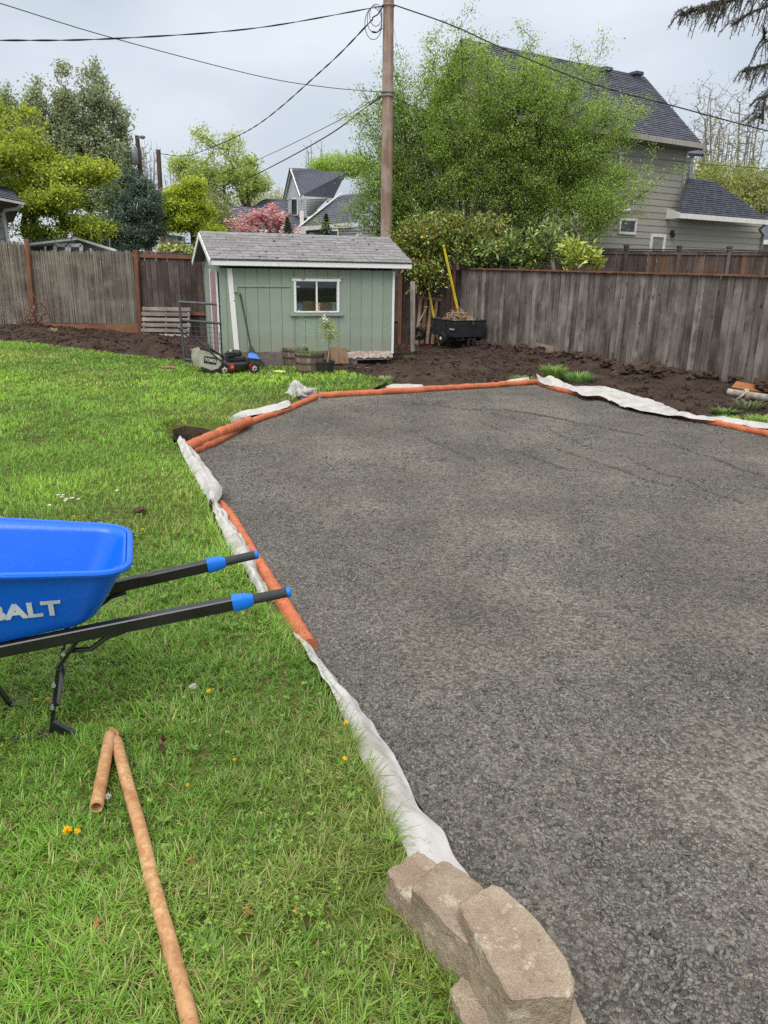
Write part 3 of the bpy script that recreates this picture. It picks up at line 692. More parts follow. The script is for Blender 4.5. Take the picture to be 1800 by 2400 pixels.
# right-hand fence
FEND = FR0+FRD*11.5
fr = thing('board_fence', 'weathered grey board fence with reddish cap rail behind the black cart', 'fence', (FR0.x, FR0.y, 0))
zr0, zr1 = PY(1081, 631, FR0.y).z, PY(1800, 650, FR1.y).z
LF = (FR1-FR0).length
def fr_top(u): return zr0+(zr1-zr0)*(u*11.5/LF)
bs = boards(fr, FR0, FEND, .142, lambda u: fr_top(u)+.12, lambda u: -.12, M_FGREY, name='board', gap=.007)
FN = Vector((FRD.y, -FRD.x, 0))
if FN.y > 0: FN = -FN
capm = MB(); a = FR0+FN*.015; b = FEND+FN*.015
capm.bar((a.x, a.y, fr_top(0)+.018), (b.x, b.y, fr_top(1)+.018), .09, .03); capm.build('cap_rail', M_CEDAR, fr)
for zz in (.4, 1.55):
    m = MB(); q = FN*-.04; m.bar((FR0.x+q.x, FR0.y+q.y, zz), (FEND.x+q.x, FEND.y+q.y, zz-.05), .04, .09); m.build('rail', M_FDARK, fr)
me = boxmesh('kick_board', (.136, .012, .26), .002, base=True)
for i in range(5):
    q = FR0+FRD*(2.9+i*.142)+FN*.019; link('board_foot_patch', me, M_FPALE, fr, Vector((q.x, q.y, .1-.012*i))-Vector(fr.location), (0, 0, math.atan2(FRD.y, FRD.x)))

# back fence behind the shed
BL, BR = Vector((-6.35, 19.45, 0)), Vector((FR0.x, FR0.y+.12, 0))
fb = thing('board_fence', 'dark weathered back fence behind the shed and pallet', 'fence', (BL.x, BL.y, 0))
zb0, zb1 = PY(325, 587, BL.y).z, PY(1075, 632, BR.y).z
boards(fb, BL, BR, .142, lambda u: zb0+(zb1-zb0)*u+.1-(.22*(1-u)), lambda u: .22*(1-u)-.1, M_FDARK, name='board', tilt=.002)
for zz, dz in ((zb0-.12, 0), (.72, 0)):
    m = MB(); u2 = .22 if zz > 1 else .9; m.bar((BL.x, BL.y-.035, zz), (BL.x+(BR.x-BL.x)*u2*.9, BL.y-.035+(BR.y-BL.y)*u2*.9, zz-.1*u2), .04, .085); m.build('rail', M_CEDAR, fb)
MB().bar((BL.x, BL.y+.03, 1.0), (BR.x, BR.y+.03, .9), .008, 1.9).build('backing_board', M_FDARK, fb)
for px in (938, 1062):
    q = PY(px, 700, BR.y-.09); m = MB().box((q.x, BR.y-.075, .95), (.09, .09, 2.1)); m.build('post', M_CEDARZ, fb, bevel=.004)

# reed fence on the left
def reeds(parent, p0, p1, z0, z1a, z1b, w=.026):
    d = Vector(p1)-Vector(p0); ln = d.length; d.normalize(); k = int(ln/w); m = MB()
    for i in range(k):
        u = (i+.5)/k; q = Vector(p0)+d*(ln*u); h = z1a+(z1b-z1a)*u+RNG.uniform(-.025, .025); y = RNG.uniform(-.006, .006)
        m.box((q.x, q.y+y, (z0+h)/2), (w*RNG.uniform(.5, .9), .014, h-z0), rot=Matrix.Rotation(RNG.normal()*.004, 3, 'Y'))
    o = m.build('reed_screen', M_REED, parent); o['kind'] = 'stuff'
    c = (Vector(p0)+Vector(p1))/2; MB().box((c.x, c.y+.03, (z0+min(z1a, z1b))/2-.03), (ln, .01, min(z1a, z1b)-z0-.06)).build('backing_board', M_FDARK, parent); return o
YL = 19.45
fl = thing('reed_fence', 'grey split-reed fence panel between two reddish posts', 'fence', (PY(190, 770, YL).x, YL, .3))
xa, xb = PY(68, 600, YL).x, PY(312, 600, YL).x
reeds(fl, (xa, YL-.03, 0), (xb, YL-.03, 0), .42, PY(72, 588, YL).z, PY(310, 589, YL).z)
m = MB().box(((xa+xb)/2, YL-.02, .30), (xb-xa, .03, .2)); m.build('gravel_board', M_CEDAR, fl)
for px, t, lean in ((66, 560, .03), (322, 586, .012)):
    q0 = PY(px+(12 if px < 100 else 6), 745 if px < 100 else 770, YL-.09); q1 = PY(px-4, t, YL-.09); m = MB().bar((q0.x, q0.y, q0.z-.25), (q1.x, q1.y, q1.z), .10, .09, up=(0, 1, 0)); m.build('post', M_CEDARZ, fl, bevel=.005)
fl2 = thing('reed_fence', 'taller grey reed fence panel at the photo edge below the white house corner', 'fence', (PY(0, 700, YL+.05).x, YL+.05, .3))
xa2, xb2 = xa-3.2, xa-.12
reeds(fl2, (xa2, YL+.03, 0), (xb2, YL+.03, 0), .35, PY(0, 564, YL).z+.02, PY(52, 567, YL).z)

# neighbour's fence beyond
fn = thing('board_fence', 'dark stained neighbour fence with capped posts below the grey house', 'fence', (PY(1500, 620, 20).x, 20, .2))
N0, N1 = PY(1290, 600, 20.6), PY(1830, 600, 22.6)
zt0, zt1 = PY(1290, 582, 20.6).z, PY(1800, 588, 22.5).z
boards(fn, N0, N1, .14, lambda u: zt0+(zt1-zt0)*u-.1, lambda u: .06, M_FNEIGH, name='board')
m = MB(); m.bar((N0.x, N0.y-.02, zt0), (N1.x, N1.y-.02, zt1), .12, .035); m.build('cap_rail', M_FDARK, fn)
m = MB(); m.bar((N0.x, N0.y-.03, zt0-.08), (N1.x, N1.y-.03, zt1-.08), .03, .09); m.build('rail', M_FDARK, fn)
for px in (1334, 1466, 1590, 1707):
    u = (px-1290)/540; q = PY(px, 600, 20.6+2*u-.06); zt = zt0+(zt1-zt0)*u
    m = MB().box((q.x, q.y, zt/2+.05), (.10, .10, zt+.02)); p_ = m.build('post', M_FDARK, fn, bevel=.004)
    m = MB().box((q.x, q.y, zt+.075), (.14, .14, .03)); m.box((q.x, q.y, zt+.1), (.1, .1, .02)); m.build('post_cap', M_FDARK, p_)

# fence beyond the shed roof
fc = thing('board_fence', 'dark far fence just above the shed roof ridge', 'fence', (-3, 24, 0))
c0, c1 = PY(395, 575, 24), PY(1100, 580, 24.2)
boards(fc, c0, c1, .15, lambda u: PY(480, 571, 24).z-.05, lambda u: 0, M_FDARK, name='board')
m = MB(); m.bar((c0.x, c0.y-.02, PY(480, 571, 24).z), (c1.x, c1.y-.02, PY(480, 571, 24).z), .12, .04); m.build('cap_rail', M_FDARK, fc)
for px in (560, 673, 765, 880):
    q = PY(px, 566, 23.9); m = MB().box((q.x, 23.9, q.z/2+.03), (.1, .1, q.z)); m.box((q.x, 23.9, q.z+.05), (.15, .15, .04)); m.build('post', M_FDARK, fc)

# ============================================================ THE SHED
M_SAGE = None
def m_sage():
    t = NT('sage_green_paint'); v = t.coords(rnd=False); vs = t.coords((1, 1, .12))
    a = t.noise(v, 3, 4); g = t.noise(vs, 70, 4, .6); sp = t.noise(v, 32, 3, .7)
    col = t.mix(t.ramp(a, .35, .7), L(150, 164, 148), L(140, 155, 140))
    col = t.mix(t.math('MULTIPLY', t.ramp(sp, .66, .72), .5), col, L(176, 184, 170))
    tc = t.n('TexCoord'); sx = t.n('SeparateXYZ'); t.l(tc.outputs['Object'], sx.inputs[0])
    low = t.ramp(t.math('ADD', sx.outputs['Z'], t.math('MULTIPLY', a, -.5)), -.08, .16, (1, 1, 1, 1), (0, 0, 0, 1))
    col = t.mix(t.math('MULTIPLY', low, .28), col, L(146, 136, 116))
    col = t.bright(col, .9, 1.1, g); col = t.bright(col, .95, 1.05, t.rand()); t.bump(t.math('MULTIPLY_ADD', sp, .6, g), .25, .004)
    return t.done(col, .6, .35)
M_SAGE = m_sage()
def m_chip():
    t = NT('chipped_white_paint'); v = t.coords()
    a = t.noise(v, 9, 5, .65); b = t.noise(v, 70, 3)
    col = t.mix(t.ramp(a, .64, .68), L(236, 236, 236), L(172, 158, 146)); col = t.bright(col, .92, 1.08, b)
    t.bump(a, .3, .004); return t.done(col, .55, .35)
M_CHIP = m_chip()
M_WHITE = simple('white_paint', L(232, 232, 232), L(214, 214, 212), rough=.5, rnd=.05, bump=.05, fine=.05)
M_SHING = simple('grey_shingle', L(140, 139, 139), L(116, 115, 116), scale=14, bscale=260, rnd=.16, rough=.9, bump=.5, fine=.35)
M_SKIRT = wood('grey_skirt_board', L(128, 122, 116), L(104, 98, 92), L(142, 134, 126), knots=False, axis='x')
M_DARK = simple('dark_interior', L(120, 116, 110), rough=.95, rnd=0)
M_PINK = simple('faded_pink_door_edge', L(186, 152, 156), L(164, 126, 132), scale=5, stretch=(1, 1, .6), bscale=50)
M_FLINT = simple('peeling_primer', L(222, 208, 196), L(170, 146, 130), scale=14, bscale=60)
def m_glass(name='window_glass', tint=(.8, .86, .88, 1)):
    t = NT(name); t.b.inputs['Roughness'].default_value = .03
    tr = t.n('BsdfTransparent', Color=tint); gl = t.n('BsdfGlossy', Roughness=.02); fr_ = t.n('Fresnel', IOR=1.5)
    mx = t.n('MixShader'); t.l(t.math('MULTIPLY_ADD', fr_.outputs[0], .8, .03), mx.inputs[0]); t.l(tr.outputs[0], mx.inputs[1]); t.l(gl.outputs[0], mx.inputs[2]); t.l(mx.outputs[0], t.out.inputs['Surface'])
    return t.m
M_GLASS = m_glass()
M_PANE = simple('dark_window_pane', L(34, 38, 42), L(58, 62, 68), scale=2, rough=.08, spec=.6, bump=0, rnd=.1, fine=.05)

SA = math.radians(21); S1 = Vector((math.cos(SA), math.sin(SA), 0)); S2 = Vector((-math.sin(SA), math.cos(SA), 0))
SC = G(525, 838, .05); SC.z = 0; SL, SD, SW = 3.72, 2.3, 1.80
shed = thing('garden_shed', 'sage green wooden shed with grey shingle roof and white trimmed window', 'shed', SC)
def sp(s, d, z): return SC+S1*s+S2*d+Vector((0, 0, z))
def wall_s(px, py):
    r = ray(px, py); k = (SC-CAMP).dot(S2)/r.dot(S2); q = CAMP+r*k-SC; return q.dot(S1), q.z
w0, wz0 = wall_s(692, 731); w1, wz1 = wall_s(791, 659)
zb = .13
gs = [i*.248 for i in range(16)]; gs[-1] = SL
def plank(s0, s1, za, zc, d=0.0, name='siding_plank', mat=None, axis=S1, base=None):
    me = boxmesh(name, (s1-s0-.006, .02, zc-za), .004, base=True)
    return link(name, me, mat or M_SAGE, shed, S1*((s0+s1)/2)+S2*d+Vector((0, 0, za)), (0, 0, SA))
for a, b in zip(gs[:-1], gs[1:]):
    low = zb-(.10 if a > 2.6 else 0)
    if b <= w0 or a >= w1: plank(a, b, low, SW)
    else:
        if a < w0-.03: plank(a, w0, low, SW)
        if b > w1+.03: plank(w1, b, low, SW)
        aa, bb = max(a, w0), min(b, w1)
        if bb-aa > .02: plank(aa, bb, low, wz0); plank(aa, bb, wz1, SW)
# sheathing just behind the grooves, with the window left open
m = MB()
for s0, s1, za, zc in ((0, w0, .1, SW), (w1, SL, .1, SW), (w0, w1, .1, wz0), (w0, w1, wz1, SW)): m.box(sp((s0+s1)/2, .016, (za+zc)/2), (s1-s0, .014, zc-za), rot=Matrix.Rotation(SA, 3, 'Z'))
m.build('sheathing', M_SAGE, shed)
def sbox(name, mat, s, d, z, size, parent=None, bevel=.003):
    m = MB().box(sp(s, d, z), size, rot=Matrix.Rotation(SA, 3, 'Z')); return m.build(name, mat, parent or shed, bevel=bevel)
# gable wall, back wall and far wall, floor
RZ = 2.50; RM = SD/2
for i in range(9):                                         # left gable: planks under the rake
    d0, d1 = i*SD/9, (i+1)*SD/9; hm = lambda d: SW-.02+(RZ-.1-SW)*(1-abs(d-RM)/RM)
    m = MB(); g = .004
    pts = [sp(0, d0+g, zb), sp(0, d1-g, zb), sp(0, d1-g, hm(d1))] + ([sp(0, RM, hm(RM))] if d0 < RM < d1 else []) + [sp(0, d0+g, hm(d0))]
    m.slab(pts, .02, nrm=-S1); m.build('siding_plank', M_SAGE if i != 3 and i != 2 else M_SAGE, shed)
m = MB(); m.slab([sp(.03, 0.02, .05), sp(.03, SD, .05), sp(.03, SD, SW), sp(.03, RM, RZ-.14), sp(.03, 0.02, SW)], .012, nrm=-S1); m.build('gable_sheathing', M_SAGE, shed)
m = MB(); m.slab([sp(SL, 0.02, .02), sp(SL, SD, .02), sp(SL, SD, SW), sp(SL, RM, RZ-.1), sp(SL, 0.02, SW)], .02, nrm=S1); m.build('gable_wall', M_SAGE, shed)
sbox('back_wall', M_DARK, SL/2, SD, 1.0, (SL, .03, 1.7)); sbox('shed_floor', M_DARK, SL/2, SD/2, .12, (SL-.1, SD-.1, .04))
# door leaf edge standing in the gable opening
m = MB().box(sp(-.035, .60, .93), (.03, .80, 1.62), rot=Matrix.Rotation(SA, 3, 'Z')); m.build('door', M_PINK, shed, bevel=.004)
m = MB().box(sp(-.045, .17, .95), (.03, .05, 1.66), rot=Matrix.Rotation(SA, 3, 'Z')); m.build('door_trim', M_CHIP, shed)
m = MB().box(sp(-.045, 1.03, .95), (.03, .05, 1.66), rot=Matrix.Rotation(SA, 3, 'Z')); m.build('door_trim', M_CHIP, shed)
# trims
t0, _ = wall_s(543, 700)
m = MB(); m.bar(sp(t0-.02, -.02, SW-.01), sp(t0+.06, -.02, .02), .10, .02, up=S2); m.build('corner_trim', M_CHIP, shed)
sbox('corner_trim', M_CHIP, SL-.012, -.02, .92, (.05, .018, 1.74))
sbox('corner_board', M_SAGE, .05, -.018, .97, (.1, .016, 1.66))
sbox('door_head_batten', M_SAGE, .98, -.02, wall_s(600, 671)[1], (1.28, .018, .03))
sbox('wall_hook', M_SAGE, .30, -.03, wall_s(550, 678)[1], (.06, .04, .12))
sbox('eave_fascia', M_CHIP, SL/2+.05, -.20, 1.905, (SL+.55, .022, .115))
sbox('soffit', M_SAGE, SL/2+.05, -.09, 1.86, (SL+.3, .19, .012))
sbox('skirt_board', M_SKIRT, 1.15, -.012, -.05, (2.1, .02, .40)); sbox('skirt_board', M_SKIRT, 2.55, .03, -.08, (.7, .02, .42)); sbox('foundation', M_SOIL, SL/2, SD/2+.1, -.1, (SL-.12, SD-.1, .34))
# peeling foot of the wall on the dug-out side, with a ragged lower edge
m = MB(); k = 40; pts = []
for i in range(k+1):
    s = 2.62+(SL-2.62)*i/k; zz = -.03+.05*noise.noise((i*.35, 1, 1))+.03*noise.noise((i*1.1, 3, 1)); pts.append((s, zz))
vs = [sp(s, -.0135, .11+.02*noise.noise((s*5, 0, 0))) for s, _ in pts]+[sp(s, -.0135, z) for s, z in pts]
m.add(vs, [(i, i+1, k+1+i+1, k+1+i) for i in range(k)]); o = m.build('peeling_wall_foot', M_FLINT, shed); o.modifiers.new('thick', 'SOLIDIFY').thickness = .006
sbox('sill_beam', M_SKIRT, 3.1, .05, -.02, (1.2, .08, .12))
# window
wsd = MB(); wm = (w0+w1)/2; wzm = (wz0+wz1)/2; ww, wh = w1-w0, wz1-wz0
win = sbox('window', M_CHIP, wm, -.02, wz1+.015, (ww+.12, .05, .05))
for s in (w0-.005, w1+.005): sbox('window_frame', M_CHIP, s, -.02, wzm, (.05, .05, wh+.02), win)
sbox('window_frame', M_CHIP, wm, -.018, wzm, (.035, .03, wh), win)
sbox('window_frame', M_CHIP, wm, -.02, wz0-.0, (ww, .045, .03), win)
sbox('window_sill', M_SAGE, wm, -.035, wz0-.055, (ww+.22, .05, .06), win)
sbox('window_head', M_SAGE, wm, -.018, wz1+.058, (ww+.22, .03, .03), win)
sbox('window_side_board', M_SAGE, w0-.065, -.016, wzm, (.06, .02, wh+.12), win)
for s, w_ in ((w0+ww*.25, ww*.5-.03), (w0+ww*.75, ww*.5-.03)): sbox('pane', M_GLASS, s, .006, wzm, (w_, .004, wh-.02), win, bevel=0)
sbox('shelf', M_DARK, wm, .30, wz0-.06, (1.6, .5, .03))
# roof: deck, rake boards, shingle tabs
def roofp(s, u, lift=0.0):
    """u 0 at the front eave, 1 at the ridge"""
    d = -.22+(RM+.22)*u; z = 1.955+(RZ-1.955)*u; return sp(s, d, z+lift)
def roofb(s, u, lift=0.0):
    d = SD+.22-(RM+.22)*u; z = 1.955+(RZ-1.955)*u; return sp(s, d, z+lift)
R0, R1_ = -.20, SL+.33
m = MB(); m.slab([roofp(R0, 0), roofp(R1_, 0), roofp(R1_, 1), roofp(R0, 1)], .025); m.slab([roofb(R0, 1), roofb(R1_, 1), roofb(R1_, 0), roofb(R0, 0)], .025)
roof = m.build('roof', M_SHING, shed)
for f_ in (roofp, roofb):
    m = MB(); q = roofp if f_ is roofp else roofb
    m.bar(f_(R0-.012, -.01, -.05), f_(R0-.012, 1.0, -.05), .022, .10, up=(0, 0, 1)); m.build('rake_board', M_CHIP, roof)
sl_ = (roofp(0, 1)-roofp(0, 0)).length; up_ = (roofp(0, 1)-roofp(0, 0)).normalized(); nr_ = S1.cross(up_).normalized()
if nr_.z < 0: nr_ = -nr_
rows = 10; ex = sl_/rows; tabw = (R1_-R0)/13
tabs = [boxmesh('shingle', (tabw-RNG.uniform(.006, .012), ex*1.25, .011), .002) for _ in range(4)]
Rm = Matrix((S1, up_, nr_)).transposed()
for r in range(rows):
    for i in range(-1, 14):
        s = R0+tabw*(i+.5+(.5 if r % 2 else 0)); a = max(s-tabw/2, R0-.01); b = min(s+tabw/2, R1_+.01)
        if b-a < tabw*.3: continue
        q = roofp((a+b)/2, 0)+up_*(ex*(r+.55))+nr_*(.014+RNG.uniform(0, .005))
        o = link('shingle', tabs[(i*3+r) % 4], M_SHING, roof, q-SC)
        o.rotation_euler = (Rm @ Matrix.Rotation(math.radians(-3.0), 3, 'X') @ Matrix.Rotation(RNG.normal()*.006, 3, 'Z')).to_euler(); o.scale.x = (b-a)/tabw
m = MB(); m.slab([roofp(R0, .96, .022), roofp(R1_, .96, .022), roofp(R1_, 1.0, .03), roofp(R0, 1.0, .03)], .012); m.build('ridge_cap', M_SHING, roof)
# moss and debris flecks on the shingles
M_MOSS = simple('dark_moss', L(60, 50, 36), L(70, 64, 40), rough=1)
fl_me = [rock_mesh('moss_fleck', 50+i, .35, .4, 1) for i in range(3)]
for i in range(26):
    q = roofp(RNG.uniform(R0+.1, R1_-.1), RNG.uniform(.05, .95)**1.0, .03)-SC; o = link('moss_fleck', fl_me[i % 3], M_MOSS, roof, q); k = RNG.uniform(.010, .026); o.scale = (k*1.4, k, k)

# the shed sits at this spot and size
KS = .89; SCN = Vector((SC.x*KS, SC.y*KS, CAMH*(1-KS))); shed.location = SCN; shed.scale = (KS, KS, KS)
def sp(s, d, z): return SCN+(S1*s+S2*d+Vector((0, 0, z)))*KS
def wall_s(px, py):
    r = ray(px, py); k = (SCN-CAMP).dot(S2)/r.dot(S2); q = CAMP+r*k-SCN; return q.dot(S1)/KS, q.z/KS
# things inside the shed window
M_CARD = simple('brown_cardboard', L(206, 164, 126), L(190, 150, 112), rough=.9, bump=.1)
zt = wz0-.045
def inbox(name, label, cat, mat, s, d, size):
    m = MB().box(sp(s, d, zt+size[2]/2), size, rot=Matrix.Rotation(SA+.1, 3, 'Z')); o = m.build(name, mat, bevel=.006, origin=sp(s, d, zt)); return tag(o, label, cat)
inbox('cardboard_box', 'brown cardboard box behind the right shed window pane', 'box', M_CARD, wm+.17, .15, (.30, .24, .22))
bk = thing('bucket', 'white bucket beside the cardboard box inside the shed window', 'bucket', sp(wm+.42, .14, zt))
m = MB().lathe([(.075, 0), (.09, .2)], sp(wm+.42, .14, zt), 16); m.build('pail', M_WHITE, bk, smooth=True)
m = MB().lathe([(.096, .17), (.096, .2), (.09, .21)], sp(wm+.42, .14, zt), 16); m.build('lid', M_WHITE, bk)
bgm = rock_mesh('plastic_bag', 31.0, .8, .4, 3); o = link('plastic_bag', bgm, simple('pale_plastic', L(190, 186, 176), rough=.4), None, sp(wm-.40, .15, zt+.1)); o.scale = (.16, .12, .15); tag(o, 'pale crumpled plastic bag behind the left shed window pane', 'bag')
bx2 = inbox('cardboard_box', 'brown carton behind the left shed window pane beside the bag', 'box', M_CARD, wm-.14, .22, (.24, .2, .24))

# ============================================================ UTILITY POLES AND WIRES
M_POLE = wood('brown_utility_pole', L(162, 136, 120), L(126, 103, 91), L(172, 156, 144), knots=False, rnd=0)
M_POLE2 = wood('far_dark_pole', L(92, 74, 66), L(72, 58, 52), L(100, 84, 76), knots=False, rnd=0)
M_WIRE = simple('black_cable', L(40, 42, 46), rough=.6, bump=0, rnd=0)
M_STEEL = simple('galvanised_steel', L(160, 164, 168), L(130, 134, 138), rough=.4, metal=.6, bump=.05)
PO = PY(905, 579, 19.8)
pole = thing('utility_pole', 'tall weathered brown utility pole rising behind the shed', 'utility pole', (PO.x, PO.y, 0))
tp = PY(911, -30, 19.8); m = MB(); pts = [(PO.x, PO.y, -.1)]+[(PO.x+(tp.x-PO.x)*(i/10), PO.y, PO.z+(tp.z-PO.z)*i/10) for i in range(11)]
m.tube(pts, [.149]+[.146-.0024*i for i in range(11)], 16); m.build('shaft', M_POLE, pole, smooth=True)
def ring(px, py, r=.150):
    q = PY(px, py, 19.8); return MB().tube([(q.x+r*math.cos(a), q.y+r*math.sin(a), q.z) for a in np.arange(0, 6.28, .4)], .012, 6, closed=True).build('cable_band', M_STEEL, pole)
ring(910, 14); ring(908, 217); ring(907, 226)
m = MB()
for i in range(3):
    c = PY(881-3*i, 36+9*i, 19.62); m.tube([(c.x+(.16+.03*i)*math.cos(a)*.9, c.y+.03*i, c.z+(.22+.05*i)*math.sin(a)) for a in np.arange(0, 6.28, .3)], .0075, 6, closed=True)
for q0, q1 in (((872, 74), (896, 66)), ((898, 15), (872, 42))): m.tube([PY(*q0, 19.62), PY((q0[0]+q1[0])/2, (q0[1]+q1[1])/2+6, 19.62), PY(*q1, 19.65)], .014, 6)
m.build('slack_cable_loops', M_WIRE, pole)

def wire(name, label, pts, r, twist=0, n=6, mat=None):
    cv = spline([PY(*q) for q in pts], 24); m = MB()
    if twist:
        cv2 = [Vector(q) for q in resample([tuple(c) for c in cv], .12)]
        for ph in range(2):
            m.tube([c+Vector((0, 0, 1))*(r*.85*math.cos(i*twist+ph*math.pi))+Vector((.7, .7, 0))*(r*.85*math.sin(i*twist+ph*math.pi)) for i, c in enumerate(cv2)], r*.75, 5)
        m.tube(cv2, r*.5, 5)
    else: m.tube(cv, r, n)
    o = m.build(name, mat or M_WIRE, origin=cv[0]); return tag(o, label, 'cable', 'overhead cables on the utility pole')
wire('overhead_cable', 'thick twisted cable running left from the pole top', [(-250, 96, 12), (0, 95, 13.5), (260, 91, 15), (600, 66, 17.8), (900, 14, 19.65)], .0098, .45)
wire('overhead_cable', 'thin straight cable crossing the sky from the upper corner to the pole', [(-200, -50, 13), (0, 8, 14.2), (260, 88, 16), (600, 177, 18.7), (760, 204, 19.8), (905, 217, 19.62)], .008)
wire('overhead_cable', 'twisted cable slanting down from the pole loops to the far pole', [(874, 45, 19.65), (760, 160, 24), (600, 295, 31), (480, 352, 39), (430, 366, 43), (374, 360, 47)], .0135, .5)
wire('overhead_cable', 'thin upper cable of the pair slanting towards the far houses', [(893, 224, 19.65), (760, 300, 24), (600, 376, 31), (480, 420, 39), (380, 445, 46)], .010)
wire('overhead_cable', 'thicker lower cable of the pair slanting towards the far houses', [(893, 228, 19.65), (860, 250, 21), (760, 323, 24), (600, 409, 31), (480, 462, 39), (400, 482, 44)], .018)
wire('overhead_cable', 'cable running from the pole past the tall grey house roof', [(922, 11, 19.65), (1060, 60, 20), (1200, 123, 19.5), (1390, 197, 19), (1569, 246, 18.4), (1800, 307, 17.8), (2000, 350, 17.2)], .014)
wire('overhead_cable', 'faint thin cable in front of the grey house wall', [(912, 226, 19.65), (1050, 280, 20.2), (1200, 316, 19.6), (1400, 355, 19.2), (1616, 381, 18.8), (1800, 395, 18.4), (2000, 405, 18)], .007)
# guy wires with yellow guards
M_YEL = simple('yellow_plastic_guard', L(236, 216, 40), L(224, 200, 40), rough=.45, bump=.03, rnd=.03)
def guy(label, top, gt, gb, Yg, r=.026):
    a = PY(*top, 19.65); b = PY(*gt, Yg-.05); c = PY(*gb, Yg); d = (c-b).normalized(); e = c+d*((c.z-.02)/max(.1, -d.z))
    g = thing('guy_wire', label, 'guy wire', (e.x, e.y, 0)); mid = (a+b)/2+Vector((0, 0, -.03))
    MB().tube(spline([a, mid, b, e], 6), .004, 5).build('strand', simple('grey_strand', L(110, 114, 112), rough=.6, rnd=0, bump=0), g)
    MB().tube([b, b.lerp(e, .5), e], r, 8).build('yellow_guard', M_YEL, g, smooth=True)
guy('guy wire with long bright yellow guard rising behind the cart', (923, 69), (1039, 574), (1074, 731), 18.75, .030)
guy('guy wire with shorter yellow guard beside the rear of the cart', (922, 225), (990, 600), (1016, 739), 18.95, .024)
# far poles
def far_pole(label, b, t, Y, r, extra=None):
    p0 = PY(*b, Y); p1 = PY(*t, Y); o = thing('utility_pole', label, 'utility pole', (p0.x, p0.y, 0))
    MB().tube([(p0.x, p0.y, -.2), p0, p1], [r, r, r*.8], 10).build('shaft', M_POLE2, o, smooth=True); return o
p1 = far_pole('plain dark far pole beside the pine tree', (383, 575), (371, 351), 48, .17)
p2 = far_pole('far pole with grey transformer and street light arm', (333, 437), (321, 318), 62, .20)
q = PY(316, 366, 61.6); MB().lathe([(.25, -.6), (.28, -.55), (.28, .5), (.22, .6)], (q.x+.05, q.y-.3, q.z), 14).build('transformer', M_STEEL, p2, smooth=True)
q0, q1 = PY(322, 324, 61.8), PY(334, 321, 61.8); mm = MB().tube([q0, q1], .05, 6); mm.lathe([(.05, 0), (.2, .08), (.22, .2), (.1, .26)], (q1.x, q1.y, q1.z-.16), 10); mm.build('street_light_arm', M_STEEL, p2)
q0, q1 = PY(336, 350, 61.6), PY(342, 440, 61.6); MB().tube([q0, q1], .05, 6).build('conduit', M_STEEL, p2)

# ============================================================ HOUSES BEYOND THE FENCES
M_SIDE = simple('grey_lap_siding', L(158, 154, 145), L(150, 146, 137), scale=2, stretch=(.3, 1, 1), bscale=30, rnd=.04, rough=.7, bump=.08, fine=.06)
M_SIDE2 = simple('pale_grey_siding', L(186, 188, 194), L(176, 178, 184), scale=2, bscale=20, rnd=.05, rough=.7, fine=.06, bump=.05)
M_SIDE3 = simple('mid_grey_siding', L(132, 134, 138), L(122, 124, 128), scale=2, bscale=20, rnd=.05, rough=.7, fine=.06, bump=.05)
M_ROOF = simple('charcoal_shingles', L(92, 95, 106), L(74, 77, 88), scale=6, bscale=45, rnd=.12, rough=.9, fine=.3, bump=.3, stretch=(1, 1, 1))
M_TRIM = simple('off_white_trim', L(226, 224, 220), L(206, 202, 196), scale=6, rough=.5, rnd=.05, fine=.05, bump=.03)
M_GUT = simple('weathered_gutter', L(176, 170, 162), L(140, 134, 128), scale=12, stretch=(4, 1, .2), rough=.5, rnd=.05, fine=.2)
M_DOOR = simple('grey_door', L(140, 138, 132), rough=.6, rnd=.02)

def shingled(parent, a, b, c, d, courses, mat=None, tab=.33, name='shingles', th=.012):
    """roof slope: a-b eave, d-c ridge; overlapping courses of tabs joined as one part over the deck"""
    a, b, c, d = map(Vector, (a, b, c, d)); nr = (b-a).cross(d-a).normalized()
    if nr.z < 0: nr = -nr
    m = MB()
    for r in range(courses):
        u0, u1 = r/courses, min(1, (r+1.25)/courses); e0, e1 = a.lerp(d, u0), b.lerp(c, u0); f0, f1 = a.lerp(d, u1), b.lerp(c, u1)
        k = max(1, int((e1-e0).length/tab)); off = .5 if r % 2 else 0
        for i in range(k+1):
            x0 = max(0, (i-off)/k); x1 = min(1, (i+1-off)/k)-.012/max(1e-3, (e1-e0).length)*1.0
            if x1-x0 < .05/k: continue
            l0 = nr*(th*2+RNG.uniform(0, th*.7)); l1 = nr*.004
            m.slab([e0.lerp(e1, x0)+l0, e0.lerp(e1, x1)+l0, f0.lerp(f1, x1)+l1, f0.lerp(f1, x0)+l1], th)
    o = m.build(name, mat or M_ROOF, parent); o['kind'] = 'stuff'
    dk = MB(); dk.slab([a, b, c, d], .08, nrm=nr); dk.build('roof_deck', mat or M_ROOF, parent); return o

